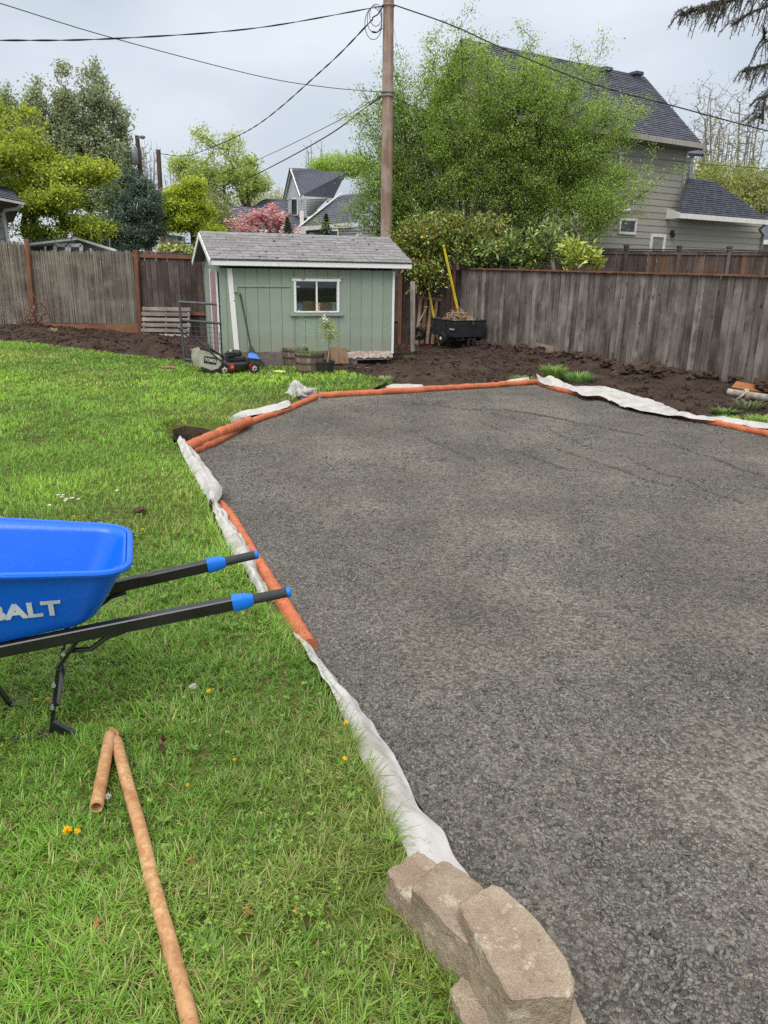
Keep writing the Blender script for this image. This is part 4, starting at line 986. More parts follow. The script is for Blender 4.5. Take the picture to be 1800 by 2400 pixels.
# --- tall grey house on the right
HA = math.atan2(.515, .857); E1 = Vector((.857, .515, 0)).normalized(); E2 = Vector((-E1.y, E1.x, 0))
C0 = PY(1612, 346, 24.5); HB = Vector((C0.x, C0.y, 0))
hs = thing('grey_house', 'tall grey lap-sided house with charcoal roof behind the leafy tree', 'house', HB)
def hp(s, d, z): return HB+E1*s+E2*d+Vector((0, 0, z))
def hplane(px, py, d=0.0):
    r = ray(px, py); k = (hp(0, d, 0)-CAMP).dot(E2)/r.dot(E2); q = CAMP+r*k-HB; return q.dot(E1), q.z
def hside(px, py, s):
    r = ray(px, py); k = (hp(s, 0, 0)-CAMP).dot(E1)/r.dot(E1); q = CAMP+r*k-HB; return q.dot(E2), q.z
HT = C0.z; sE, zE = hplane(1648, 340, -.45); rd, rz_ = hside(1509, 179, sE)
wE0, wzE = hplane(1590, 505, -.45); wE1, wzE1 = hplane(1808, 517, -.45); wzE = (wzE+wzE1)/2
WEND = hplane(1786, 560, 0)[0]; SLEFT = -6.6; expo = .185
bme = boxmesh('siding_board', (1, .024, expo+.015), .0, base=True)
zz = 1.2; tl = -math.radians(5)
while zz < HT:
    e = WEND if zz+expo < wzE+.12 else -.06
    o = link('siding_board', bme, M_SIDE, hs, E1*((SLEFT+e)/2)+E2*(-.006)+Vector((0, 0, zz)), (tl, 0, HA)); o.scale.x = e-SLEFT; zz += expo
m = MB()
m.slab([hp(SLEFT, .03, 0), hp(WEND, .03, 0), hp(WEND, .03, wzE), hp(0, .03, wzE), hp(0, .03, HT), hp(SLEFT, .03, HT)], .1, nrm=-E2); m.build('wall', M_SIDE, hs)
m = MB(); m.slab([hp(-.02, 0, 0), hp(-.02, 2*rd, 0), hp(-.02, 2*rd, HT), hp(-.02, rd, rz_-.15), hp(-.02, 0, HT)], .1, nrm=E1); m.build('gable_wall', M_SIDE, hs)
m = MB(); m.slab([hp(SLEFT+.02, 0.03, 0), hp(SLEFT+.02, 2*rd, 0), hp(SLEFT+.02, 2*rd, HT), hp(SLEFT+.02, rd, rz_-.15), hp(SLEFT+.02, 0.03, HT)], .1, nrm=-E1); m.build('gable_wall', M_SIDE, hs)
m = MB(); m.slab([hp(WEND, 0.03, 0), hp(WEND, 6, 0), hp(WEND, 6, wzE), hp(WEND, 0.03, wzE)], .1, nrm=E1); m.build('wing_end_wall', M_SIDE, hs)
m = MB(); m.box(hp(-.045, -.012, (HT+wzE)/2+.2), (.10, .03, HT-wzE+.1), rot=Matrix.Rotation(HA, 3, 'Z')); m.build('corner_board', M_SIDE, hs)
m = MB(); m.box(hp(WEND-.05, -.012, wzE/2), (.10, .03, wzE), rot=Matrix.Rotation(HA, 3, 'Z')); m.build('corner_board', M_SIDE, hs)
# main roof
rf = MB().bar(hp(SLEFT-.4, -.47, zE-.04), hp(sE, -.47, zE-.04), .10, .14).build('gutter', M_GUT, hs)
shingled(hs, hp(SLEFT-.4, -.45, zE), hp(sE, -.45, zE), hp(sE, rd, rz_), hp(SLEFT-.4, rd, rz_), 34, tab=.5)
m = MB(); m.slab([hp(SLEFT-.4, rd, rz_), hp(sE, rd, rz_), hp(sE, 2*rd+.4, zE), hp(SLEFT-.4, 2*rd+.4, zE)], .1); m.build('roof_deck', M_ROOF, hs)
m = MB(); m.bar(hp(sE+.01, -.45, zE-.1), hp(sE+.01, rd, rz_-.1), .03, .16); m.build('rake_board', M_SIDE, hs)
m = MB(); m.slab([hp(SLEFT, -.44, zE-.1), hp(sE, -.44, zE-.1), hp(sE, .02, zE-.1), hp(SLEFT, .02, zE-.1)], .02); m.build('soffit', M_SIDE3, hs)
for px, py in ((1490, 182), (1417, 172)):
    q = hp(*[0, 0, 0]); ss, dd = None, None
    r_ = ray(px, py); nrm_ = E1.cross(hp(0, rd, rz_)-hp(0, -.45, zE)).normalized(); k_ = (hp(0, rd, rz_)-CAMP).dot(nrm_)/r_.dot(nrm_); q = CAMP+r_*k_
    m = MB().box(q+Vector((0, 0, .1)), (.34, .34, .10), rot=Matrix.Rotation(HA, 3, 'Z')); m.box(q, (.22, .22, .2), rot=Matrix.Rotation(HA, 3, 'Z')); m.build('roof_vent', M_ROOF, hs, bevel=.02)
# wing roof
wd, wz = hside(1614, 417, .02)
q1 = ray(1699, 421); k_ = (wz-CAMH)/q1.z; wr = CAMP+q1*k_-HB; ws1 = wr.dot(E1)
shingled(hs, hp(wE0, -.45, wzE), hp(wE1, -.45, wzE), hp(max(ws1, wE1-3.2), wd, wz), hp(.03, wd, wz), 18, tab=.45)
m = MB(); m.bar(hp(wE0, -.47, wzE-.04), hp(wE1, -.47, wzE-.04), .10, .14); m.build('gutter', M_TRIM, hs)
m = MB(); m.slab([hp(wE0-.02, -.5, wzE-.11), hp(wE0-.02, .0, wzE-.11), hp(wE0-.02, .0, wzE+.2), hp(wE0-.02, -.5, wzE+.04)], .03, nrm=-E1); m.build('eave_return', M_TRIM, hs)
m = MB(); m.tube([hp(wE1-.3, -.45, wzE-.1), hp(wE1-.35, -.3, wzE-.25), hp(WEND-.06, -.06, wzE-.4), hp(WEND-.06, -.06, 1.2)], .045, 8); m.build('downspout', M_SIDE3, hs)
# rear roof piece seen past the corner
m = MB(); m.slab([PY(1612, 345, 27.6), PY(1628, 345, 27.8), PY(1648, 368, 27.0), PY(1612, 366, 26.8)], .1); m.build('rear_eave', M_ROOF, hs)
m = MB(); m.slab([PY(1610, 370, 27.2), PY(1618, 370, 27.2), PY(1614, 425, 27.2), PY(1607, 425, 27.2)], .3); m.build('rear_wall', M_SIDE3, hs)
def hwin(name, x0, y0, x1, y1, mat, frame=.09, sash=False):
    s0, za = hplane(*z3(x0, y1)); s1, zc = hplane(*z3(x1, y0)); R_ = Matrix.Rotation(HA, 3, 'Z'); sm, zm = (s0+s1)/2, (za+zc)/2
    w = MB().box(hp(sm, -.02, zm), (s1-s0-.02, .03, zc-za-.02), rot=R_).build(name, mat, hs)
    for s in (s0+frame/2, s1-frame/2): MB().box(hp(s, -.04, zm), (frame, .05, zc-za), rot=R_).build('frame', M_TRIM, w)
    for z in (za+frame/2, zc-frame/2): MB().box(hp(sm, -.039, z), (s1-s0-2*frame, .05, frame), rot=R_).build('frame', M_TRIM, w)
    if sash: MB().box(hp(sm, -.035, zm), (.05, .045, zc-za-2*frame), rot=R_).build('sash_bar', M_TRIM, w)
    return w
hwin('window', 680, 1418, 803, 1516, M_PANE, .07); hwin('door', 872, 1520, 990, 1700, M_DOOR, .09); hwin('window', 615, 990, 705, 1125, M_PANE, .09, True); hwin('window', 330, 985, 430, 1125, M_PANE, .09, True)
s_, z_ = hplane(*z3(692, 1368)); m = MB().tube([hp(s_-.25, -.1, z_-.02), hp(s_+.1, -.12, z_), hp(s_+.28, -.14, z_+.03)], .05, 8); m.box(hp(s_-.2, -.1, z_-.08), (.12, .12, .12), rot=Matrix.Rotation(HA, 3, 'Z')); m.build('flood_light', M_TRIM, hs)
s_, z_ = hplane(*z3(1028, 1518)); m = MB().box(hp(s_, -.05, z_+.05), (.1, .08, .12)); m.lathe([(.05, -.1), (.06, 0)], hp(s_, -.1, z_), 8); m.build('wall_lamp', M_WIRE, hs)
# low bay with its own roof
b0, bz0 = hplane(*z3(255, 1530), -.9); b1, bz1 = hplane(*z3(478, 1530), -.9); _, bz2 = hplane(*z3(360, 1445), 0)
shingled(hs, hp(b0, -.95, bz1), hp(b1, -.95, bz1), hp(b1-.25, -.02, bz2), hp(b0, -.02, bz2), 6, tab=.4, name='bay_shingles')
m = MB(); m.bar(hp(b0, -.97, bz1-.05), hp(b1, -.97, bz1-.05), .05, .12); m.build('bay_fascia', M_TRIM, hs)
m = MB(); m.box(hp((b0+b1)/2, -.45, bz1/2-.1), (b1-b0-.15, .85, bz1), rot=Matrix.Rotation(HA, 3, 'Z')); m.build('bay_wall', M_SIDE, hs)

def ps(pts): return [PY(*q) for q in pts]
def slabp(parent, name, mat, pts, th=.15, zoom=None):
    p = [(*(zoom(x, y) if zoom else (x, y)), Y) for x, y, Y in pts]; m = MB(); m.slab(ps(p), th); return m.build(name, mat, parent)
def lapwall(parent, zoom, tl_, tr_, bl_, br_, n, mat, Y0, Y1):
    """courses of lap siding between two px edges, each a part"""
    for i in range(n):
        u0, u1 = i/n, (i+1)/n-.06/n
        f = lambda p, q, u: (p[0]+(q[0]-p[0])*u, p[1]+(q[1]-p[1])*u)
        q = [f(tl_, bl_, u1), f(tr_, br_, u1), f(tr_, br_, u0), f(tl_, bl_, u0)]
        P = [PY(*zoom(*q[0]), Y0-.05), PY(*zoom(*q[1]), Y1-.05), PY(*zoom(*q[2]), Y1), PY(*zoom(*q[3]), Y0)]
        m = MB(); m.slab(P, .03); m.build('siding_board', mat, parent)
def windowp(parent, zoom, x0, y0, x1, y1, Y0, Y1, fr=.10, cross=True, name='window'):
    a, b, c, d = PY(*zoom(x0, y0), Y0-.08), PY(*zoom(x1, y0), Y1-.08), PY(*zoom(x1, y1), Y1-.08), PY(*zoom(x0, y1), Y0-.08)
    m = MB(); m.slab([a, b, c, d], .06); w = m.build(name, M_PANE, parent)
    f = Vector((0, -.05, 0))
    for p, q in ((a, b), (b, c), (c, d), (d, a)): MB().bar(p+f, q+f, fr, .06, up=(0, 1, 0)).build('frame', M_TRIM, w)
    if cross: MB().bar((a+b)/2+f, (d+c)/2+f, fr*.6, .05, up=(0, 1, 0)).build('sash_bar', M_TRIM, w); MB().bar((a+d)/2+f*1.2, (b+c)/2+f*1.2, fr*.5, .05, up=(0, 1, 0)).build('sash_bar', M_TRIM, w)
    return w
# --- grey house in the middle distance
hc = thing('grey_house', 'distant grey house with steep dormer gable above the shed', 'house', (PY(700, 560, 46).x, 46, 0))
lapwall(hc, z2, (208, 1300), (300, 1272), (210, 1405), (306, 1405), 8, M_SIDE2, 47.0, 44.4)
slabp(hc, 'gable_wall', M_SIDE2, [(190, 1300, 47.4), (300, 1275, 44.42), (231, 1120, 45.9)], .1, z2)
slabp(hc, 'wall', M_SIDE2, [(208, 1290, 47.1), (208, 1410, 47.1), (306, 1410, 44.5), (302, 1275, 44.5)], .2, z2)
lapwall(hc, z2, (302, 1280), (470, 1284), (306, 1405), (352, 1404), 8, M_SIDE2, 44.4, 47.0)
windowp(hc, z2, 234, 1292, 271, 1392, 46.2, 45.2, .09)
A_, B_, C_, D_ = PY(*z2(284, 1272), 44.2), PY(*z2(500, 1288), 48.2), PY(*z2(585, 1118), 50.0), PY(*z2(229, 1100), 45.8)
shingled(hc, A_, B_, C_, D_, 16, tab=.5); MB().bar(A_+Vector((0, -.05, -.08)), B_+Vector((0, -.05, -.08)), .1, .18).build('gutter', M_TRIM, hc)
slabp(hc, 'roof_slope', M_ROOF, [(229, 1100, 45.8), (186, 1300, 47.6), (300, 1298, 53), (400, 1105, 50)], .15, z2)
for q0, q1 in (((229, 1104, 45.7), (184, 1304, 47.5)), ((229, 1104, 45.7), (288, 1278, 44.1))): MB().bar(PY(*z2(*q0[:2]), q0[2]), PY(*z2(*q1[:2]), q1[2]), .06, .22, up=(0, -1, 0)).build('rake_board', M_TRIM, hc)
# long lower roof left of the dormer, and the nearer gable roof on its right
shingled(hc, PY(*z2(-180, 1496), 43.0), PY(*z2(330, 1500), 43.0), PY(*z2(330, 1398), 46.0), PY(*z2(-150, 1330), 46.0), 12, tab=.5)
shingled(hc, PY(*z2(-120, 1400), 48.0), PY(*z2(215, 1400), 48.0), PY(*z2(210, 1290), 50.5), PY(*z2(60, 1288), 50.5), 8, tab=.5)
MB().bar(PY(*z2(-180, 1500), 42.9), PY(*z2(330, 1504), 42.9), .1, .2).build('gutter', M_TRIM, hc)
shingled(hc, PY(*z2(268, 1482), 41.5), PY(*z2(640, 1452), 43.0), PY(*z2(760, 1240), 47.5), PY(*z2(560, 1265), 46.5), 16, tab=.5)
MB().bar(PY(*z2(266, 1482), 41.4), PY(*z2(545, 1262), 46.4), .06, .3, up=(0, -1, 0)).build('rake_board', M_TRIM, hc); MB().bar(PY(*z2(266, 1484), 41.4), PY(*z2(640, 1455), 42.9), .1, .22).build('gutter', M_TRIM, hc)
lapwall(hc, z2, (328, 1488), (900, 1470), (330, 1620), (900, 1620), 8, M_SIDE3, 42.2, 43.5); slabp(hc, 'wall', M_SIDE3, [(326, 1485, 42.4), (326, 1640, 42.4), (905, 1640, 43.7), (905, 1465, 43.7)], .2, z2)
slabp(hc, 'porch_wall', M_SIDE3, [(-180, 1500, 44.5), (-180, 1640, 44.5), (330, 1640, 44.5), (330, 1500, 44.5)], .2, z2)
for x0, y0, x1, y1 in ((350, 1514, 385, 1562), (470, 1492, 530, 1562), (655, 1520, 690, 1562)): windowp(hc, z2, x0, y0, x1, y1, 42.2, 42.5, .09, False)
for x in (178, 300): MB().box(PY(*z2(x, 1560), 43.2), (.2, .2, 3.0)).build('porch_post', M_TRIM, hc)
# small gable wing at its left
slabp(hc, 'wing_gable', M_SIDE2, [(536, 542, 44), (566, 538, 42.6), (546, 508, 43.4)], .1); slabp(hc, 'wing_wall', M_SIDE3, [(538, 540, 44), (538, 580, 44), (572, 580, 42.6), (566, 537, 42.6)], .2)
shingled(hc, PY(566, 538, 42.4), PY(620, 541, 43.6), PY(640, 510, 47), PY(546, 503, 43.4), 8, tab=.5)
for q0, q1 in (((546, 505, 43.3), (533, 541, 44.2)), ((546, 505, 43.3), (568, 541, 42.3))): MB().bar(PY(*q0), PY(*q1), .06, .22, up=(0, -1, 0)).build('rake_board', M_TRIM, hc)
# --- dark-roofed house beside the far pole
hd = thing('grey_house', 'far house with plain dark roof showing beside the thin far pole', 'house', (PY(400, 560, 52).x, 52, 0))
shingled(hd, PY(372, 541, 50), PY(434, 548, 50), PY(425, 456, 56), PY(372, 452, 56), 18, tab=.6)
MB().bar(PY(368, 541, 49.8), PY(434, 550, 49.8), .1, .25).build('gutter', M_TRIM, hd); slabp(hd, 'wall', M_SIDE2, [(374, 543, 50.8), (374, 600, 50.8), (432, 600, 50.8), (432, 548, 50.8)], .3); windowp(hd, z1, 1148, 1525, 1185, 1565, 50.6, 50.6, .1, False)
# --- low grey outbuilding behind the reed fence
ho = thing('grey_outbuilding', 'low grey outbuilding with white trimmed windows behind the reed fence', 'building', (PY(160, 590, 24).x, 24, 0))
slabp(ho, 'wall', M_SIDE3, [(66, 563, 24), (66, 625, 24), (272, 625, 24), (272, 588, 24), (185, 563, 24), (150, 556, 24)], .3)
for i in range(10): q = PY(80+i*20, 600, 23.97); MB().box((q.x, q.y-.01, 1.5), (.03, .03, 2.3)).build('wall_batten', M_SIDE3, ho)
slabp(ho, 'roof', M_SHING, [(60, 572, 23.6), (140, 566, 23.8), (150, 545, 26), (65, 548, 26)], .1)
MB().bar(PY(178, 558, 23.8), PY(273, 588, 23.8), .06, .12, up=(0, -1, 0)).build('rake_board', M_TRIM, ho); MB().bar(PY(60, 574, 23.5), PY(180, 560, 23.7), .06, .1, up=(0, -1, 0)).build('eave_board', M_TRIM, ho)
windowp(ho, z1, 365, 1588, 440, 1660, 23.9, 23.9, .10, False); windowp(ho, z1, 455, 1590, 532, 1660, 23.9, 23.9, .10, False); windowp(ho, z1, 200, 1585, 300, 1660, 23.9, 23.9, .05, False)
MB().bar(PY(*z1(590, 1610), 23.85), PY(*z1(590, 1690), 23.85), .05, .05).build('corner_trim', M_TRIM, ho)
# --- white house corner at the photo edge
hw = thing('white_house', 'white house corner with eave and downspout above the reed fence', 'house', (PY(-60, 560, 21.5).x, 21.5, 0))
slabp(hw, 'wall', M_SIDE2, [(-160, 450, 21), (-160, 640, 21), (21, 640, 22.2), (0, 470, 22.2), (-4, 455, 22.2)], .2)
for i in range(5): MB().bar(PY(-150, 478+i*26, 20.9), PY(3+i*3.2, 480+i*27, 22.1), .02, .02).build('siding_joint', M_SIDE3, hw)
shingled(hw, PY(-170, 430, 19.6), PY(54, 474, 21.2), PY(20, 440, 25), PY(-170, 400, 25), 8, tab=.5)
MB().bar(PY(-170, 433, 19.5), PY(54, 477, 21.1), .06, .2, up=(0, -1, 0)).build('fascia', M_TRIM, hw)
slabp(hw, 'soffit', M_DARK, [(-170, 440, 19.6), (50, 478, 21.2), (30, 520, 23.5), (-170, 470, 22)], .03)
MB().tube([PY(50, 482, 21.1), PY(42, 489, 21.3), PY(14, 492, 21.8), PY(8, 500, 22.05), PY(19, 570, 22.05)], .05, 8).build('downspout', M_TRIM, hw, smooth=True)
# --- house roof at the far right edge
he = thing('far_house', 'sliver of a far house roof at the right photo edge', 'house', (PY(1800, 540, 40).x, 40, 0))
shingled(he, PY(1777, 564, 38), PY(1880, 568, 38), PY(1870, 480, 42), PY(1782, 484, 42), 10, tab=.6); MB().bar(PY(1775, 567, 37.9), PY(1880, 571, 37.9), .1, .2).build('gutter', M_TRIM, he); slabp(he, 'wall', M_SIDE2, [(1780, 570, 39), (1780, 640, 39), (1900, 640, 39), (1900, 570, 39)], .3)

# ============================================================ TREES AND SHRUBS
def bark(name, c): return simple(name, c, tuple(x*.6 for x in c[:3])+(1,), scale=6, stretch=(1, 1, .3), bscale=30, rough=.95, bump=.5, rnd=0)
M_BARK = bark('grey_brown_bark', L(112, 100, 88)); M_BARKD = bark('dark_bark', L(78, 68, 60)); M_BARKP = bark('pale_grey_bark', L(150, 142, 132))
M_LEAF = leafmat('thin_leaf', .55, .45, .25); M_LEAFG = leafmat('glossy_leaf', .35, .2, .45); M_NEEDLE = leafmat('needle', .6, .15, .2)

def grow(stems, targets, seg=.35, rise=.25, rng=RNG, jitter=.12):
    """stems: polylines of trunk points; targets: shoot ends. Each target hangs on the nearest node already grown."""
    pos, par, nch = [], [], []
    for st in stems:
        for i, p in enumerate(st):
            pos.append(np.array(tuple(p), float)); par.append(len(pos)-2 if i else -1)
    base = pos[0].copy(); T = np.asarray(targets, float)
    T = T[np.argsort(np.linalg.norm((T-base)*np.array([1, 1, .8]), axis=1))]
    buf = np.zeros((len(pos)+len(T)*5+10, 3)); buf[:len(pos)] = pos; n = len(pos); par = par+[-1]*(len(buf)-n); tips = []
    for t in T:
        dv = t-buf[:n]; dist = np.linalg.norm(dv, axis=1); cost = dist+rise*np.maximum(0, -dv[:, 2])*3.0
        j = int(np.argmin(cost)); d = dist[j]
        if d < .03: continue
        k = min(4, max(1, int(d/seg))); a = buf[j].copy(); sag = np.array([0, 0, .10*d])
        for i in range(1, k+1):
            u = i/k; q = a+(t-a)*u+sag*math.sin(math.pi*u)+(rng.normal(size=3)*jitter*d*.35 if i < k else 0)
            buf[n] = q; par[n] = j; j = n; n += 1
        tips.append(n-1)
    return buf[:n], np.array(par[:n]), np.array(tips, int)
def radii(par, tips, r0, n, pw=.5):
    cnt = np.zeros(n); cnt[tips] = 1
    for i in range(n-1, -1, -1):
        if par[i] >= 0: cnt[par[i]] += cnt[i]
    return r0*np.maximum(cnt, 1)**pw
def clumped(specs, n, k=40, size=.34, flat=.7, shell=.33, zmin=None, rng=RNG):
    """like ell, but the points gather in k separate clumps, so the outline breaks up"""
    c = ell(specs, k, rng, shell); rr = np.array([min(s[3:]) for s in specs]).mean()*size*rng.uniform(.5, 1.35, k); w = rr**2.2; w /= w.sum(); i = rng.choice(k, n, p=w)
    d = rng.normal(size=(n, 3)); d /= np.linalg.norm(d, axis=1, keepdims=True); P = c[i]+d*(rng.uniform(size=(n, 1))**.45)*rr[i][:, None]*np.array([1.15, 1.15, flat])
    return P if zmin is None else P[P[:, 2] > zmin]
def ell(specs, n, rng=RNG, shell=.4, lump=.0, zmin=None):
    """points in a union of ellipsoids (cx,cy,cz,rx,ry,rz), weighted by volume, biased outward"""
    w = np.array([s[3]*s[4]*s[5] for s in specs])**.6; w /= w.sum(); k = rng.choice(len(specs), n, p=w)
    d = rng.normal(size=(n, 3)); d /= np.linalg.norm(d, axis=1, keepdims=True); r = rng.uniform(size=n)**(shell)
    S = np.array(specs)[k]; P = S[:, :3]+d*r[:, None]*S[:, 3:]
    if lump: P += rng.normal(size=P.shape)*lump
    if zmin is not None: P = P[P[:, 2] > zmin]
    return P
def epx(x, y, rx, ry, Y, dr=None):
    c = PY(x, y, Y); k = math.hypot(Y, c.x)/FPX*1.02; return (c.x, c.y, c.z, rx*k, (dr if dr is not None else rx*k), ry*k)
def tree(name, label, cat, base, stems, specs, ntar, nleaf, lsize, cols, barkm, leafm, r0=.006, pw=.5, seg=.4, spread=.22, aspect=.6, group=None, shell=.45, updir=.5, zmin=None, rise=.25, sides=5, crown='crown', colvar=.2, flowers=None, along=None, tipbias=.5, lump=0.0, jitter=.12, fold=.18, clump=None, cfrac=.75, targets=None):
    t = thing(name, label, cat, base, 0, group); b = np.array(tuple(base), float)
    T = np.array(targets) if targets is not None else ell(specs, ntar, shell=shell, zmin=zmin, lump=lump) if not clump else np.concatenate([clumped(specs, int(ntar*cfrac), *clump, zmin=zmin), ell(specs, int(ntar*(1-cfrac)), shell=shell, zmin=zmin)]); N, par, tips = grow(stems, T, seg, rise, jitter=jitter); R = radii(par, tips, r0, len(N), pw)
    ch = np.where(par >= 0)[0]; V, F = seg_mesh(N[par[ch]], N[ch], np.minimum(R[par[ch]], R[ch]*1.5), R[ch], sides)
    mesh_np('trunk', V, F, barkm, smooth=True, parent=t, origin=b)
    if nleaf:
        fine = tips if len(tips) else np.arange(len(N)); src = np.where(RNG.uniform(size=nleaf) < tipbias, RNG.choice(fine, nleaf), RNG.choice(np.where(R < r0*3.2)[0], nleaf))
        u = RNG.uniform(size=(nleaf, 1)); pp = np.maximum(par[src], 0); P = N[src]*(1-u*.6)+N[pp]*u*.6+RNG.normal(size=(nleaf, 3))*spread*np.array([1, 1, .8])
        cols = np.array([c[:3] for c in cols]); pick = cols[RNG.integers(0, len(cols), nleaf)]*1.3
        dirv = None
        if along == 'up': dirv = np.tile(np.array([[0, 0, 1.0]]), (nleaf, 1))
        if along == 'out': dirv = N[src]-N[pp]; dirv = dirv/(np.linalg.norm(dirv, axis=1, keepdims=True)+1e-6)
        V, F, C = leaf_mesh(P, lsize*RNG.uniform(.65, 1.3, nleaf), pick, aspect, updir, fold, dirv, colvar=colvar)
        mesh_np(crown, V, F, leafm, C, parent=t, origin=b)
    if flowers:
        nf, fs, fc = flowers; src = RNG.choice(tips, nf); P = N[src]+RNG.normal(size=(nf, 3))*spread; P = np.repeat(P, 5, 0)
        an = np.tile(np.arange(5)*1.257, nf); al = np.stack([np.cos(an), np.sin(an), np.full(len(an), .2)], 1)*2; fcs = np.array([c[:3] for c in fc]); pk = np.repeat(fcs[RNG.integers(0, len(fcs), nf)], 5, 0)
        V, F, C = leaf_mesh(P, fs, pk, .8, 2.0, .12, al, colvar=.1); mesh_np('blossoms', V, F, M_LEAF, C, parent=t, origin=b)
    return t, N, tips
def straight(x, Y, zt, k=8, x1=None, wob=.15, z0=0.0):
    x1 = x if x1 is None else x1
    return [(x+(x1-x)*i/k+RNG.normal()*wob*(i > 0)*.4, Y+RNG.normal()*wob*(i > 0)*.4, z0+(zt-z0)*i/k) for i in range(k+1)]

# --- the big spring-green tree behind the right fence (many stems)
bc = PY(1120, 600, 21.0); BZ = .3
stems, twig_t = [], []
for k in range(70):                                        # a vase of upright stems fanning out from the stool
    th = math.radians(-76+152*(k+RNG.uniform(.1, .9))/70); R_ = np.interp(math.degrees(th), (-78, -60, -40, -20, 0, 20, 40, 58, 70, 78), (285, 305, 410, 490, 480, 500, 490, 455, 425, 380))*RNG.uniform(.66, 1.05)
    e = PY(1125+R_*math.sin(th), 590-R_*math.cos(th), 21.1+RNG.uniform(-.9, 1.0)*(1 if th > -.5 else .5)); s0 = Vector((bc.x+.6*math.sin(th)+RNG.normal()*.12, bc.y+RNG.uniform(-.35, .35), BZ)); mid = s0.lerp(e, .5)+Vector(((s0.x-e.x)*.10, 0, .35)); cv = spline([s0, mid, e], 9); stems.append(cv)
    for _ in range(46):
        u = RNG.uniform(.26, 1.0)**.6; q = cv[int(u*(len(cv)-1))]; d = (cv[-1]-cv[-5]).normalized(); l = RNG.uniform(.15, .75); twig_t.append(tuple(q+d*l*.75+Vector((RNG.normal()*.55, RNG.normal()*.5, RNG.normal()*.35+.1))*l))
sp_ = [epx(1170, 335, 240, 178, 21.1, 1.5), epx(1035, 265, 105, 150, 21.1, 1.1), epx(1330, 320, 160, 170, 20.8, 1.4), epx(875, 445, 85, 110, 21.1, .8), epx(940, 400, 110, 120, 21.2, .9), epx(1410, 400, 110, 90, 20.6, 1.1), epx(1120, 440, 250, 110, 20.9, 1.5), epx(990, 120, 24, 46, 21, .4), epx(1080, 220, 120, 115, 21.2, 1.0), epx(960, 310, 75, 120, 21.1, .8), epx(1265, 130, 34, 45, 20.9, .4), epx(1375, 145, 30, 45, 20.7, .4), epx(1490, 380, 40, 45, 20.4, .6), epx(850, 525, 60, 40, 21, .6)]
GREENS = [L(146, 170, 84), L(126, 152, 74), L(160, 182, 96), L(108, 134, 66), L(174, 192, 114)]
tree('broadleaf_tree', 'large spring-green multi-stemmed tree arching over the right fence', 'tree', (bc.x, bc.y, BZ), stems, sp_, 3000, 210000, .058, GREENS, M_BARKD, M_LEAF, r0=.0036, pw=.48, spread=.12, seg=.3, targets=twig_t, tipbias=.62, rise=.5, along='out', updir=1.0, aspect=.5, sides=4)
# --- broad-leaved shrubs hanging over the fence
def shrub(label, specs, base, ntar, nl, ls, cols, leafm, flowers=None, spread=.10, aspect=.42, updir=.8, group=None):
    st = [straight(base[0]+RNG.uniform(-.3, .3), base[1], base[2]+1.2, 5, wob=.2, z0=base[2]) for _ in range(3)]
    return tree('evergreen_shrub', label, 'shrub', base, st, specs, ntar, nl, ls, cols, M_BARKD, leafm, r0=.005, spread=spread, aspect=aspect, updir=updir, flowers=flowers, seg=.25, group=group, tipbias=.8, along='out')
q = PY(1000, 620, 19.0); shrub('dark glossy camellia shrub with red blooms beside the yellow guards', [epx(985, 590, 55, 75, 18.95, .6), epx(1040, 560, 80, 55, 19.3, .7), epx(1120, 545, 90, 40, 19.6, .7), epx(960, 560, 40, 40, 19.1, .5), epx(1000, 650, 45, 30, 18.8, .4)], (q.x, 19.75, .2), 420, 8500, .10, [L(104, 130, 62), L(124, 146, 66), L(84, 110, 54), L(152, 164, 76), L(166, 162, 84), L(136, 122, 70)], M_LEAFG, flowers=(70, .045, [L(206, 70, 60), L(226, 110, 84), L(170, 50, 60)]))
q = PY(1170, 590, 19.0); shrub('pale green rhododendron with long leaves behind the cap rail', [epx(1150, 590, 60, 42, 19.2, .5), epx(1210, 590, 70, 36, 18.9, .5), epx(1270, 575, 60, 45, 18.9, .5), epx(1110, 600, 40, 30, 19.2, .4)], (q.x+.3, 19.4, .2), 170, 3000, .15, [L(128, 146, 84), L(150, 164, 88), L(112, 136, 92), L(104, 130, 80), L(170, 178, 96)], M_LEAFG, flowers=(10, .05, [L(150, 40, 80)]), spread=.07, aspect=.36)
q = PY(1350, 600, 17.6); shrub('small yellow-green leafy sprig above the right fence cap', [epx(1362, 598, 32, 28, 17.4, .3), epx(1330, 588, 30, 34, 17.6, .3), epx(1395, 615, 20, 14, 17.2, .2)], (q.x, 17.7, .2), 45, 560, .14, [L(166, 180, 84), L(148, 166, 78), L(186, 190, 96)], M_LEAFG, spread=.05, aspect=.36)
bq = PY(1300, 560, 20.0); tree('bare_shrub', 'leafless grey twiggy shrub in front of the low bay roof', 'shrub', (bq.x, bq.y, .3), [straight(bq.x, bq.y, 2.4, 6, wob=.1, z0=.3)], [epx(1310, 535, 60, 45, 20, .5)], 160, 0, .1, GREENS, M_BARKP, M_LEAF, r0=.005, seg=.2, jitter=.3)

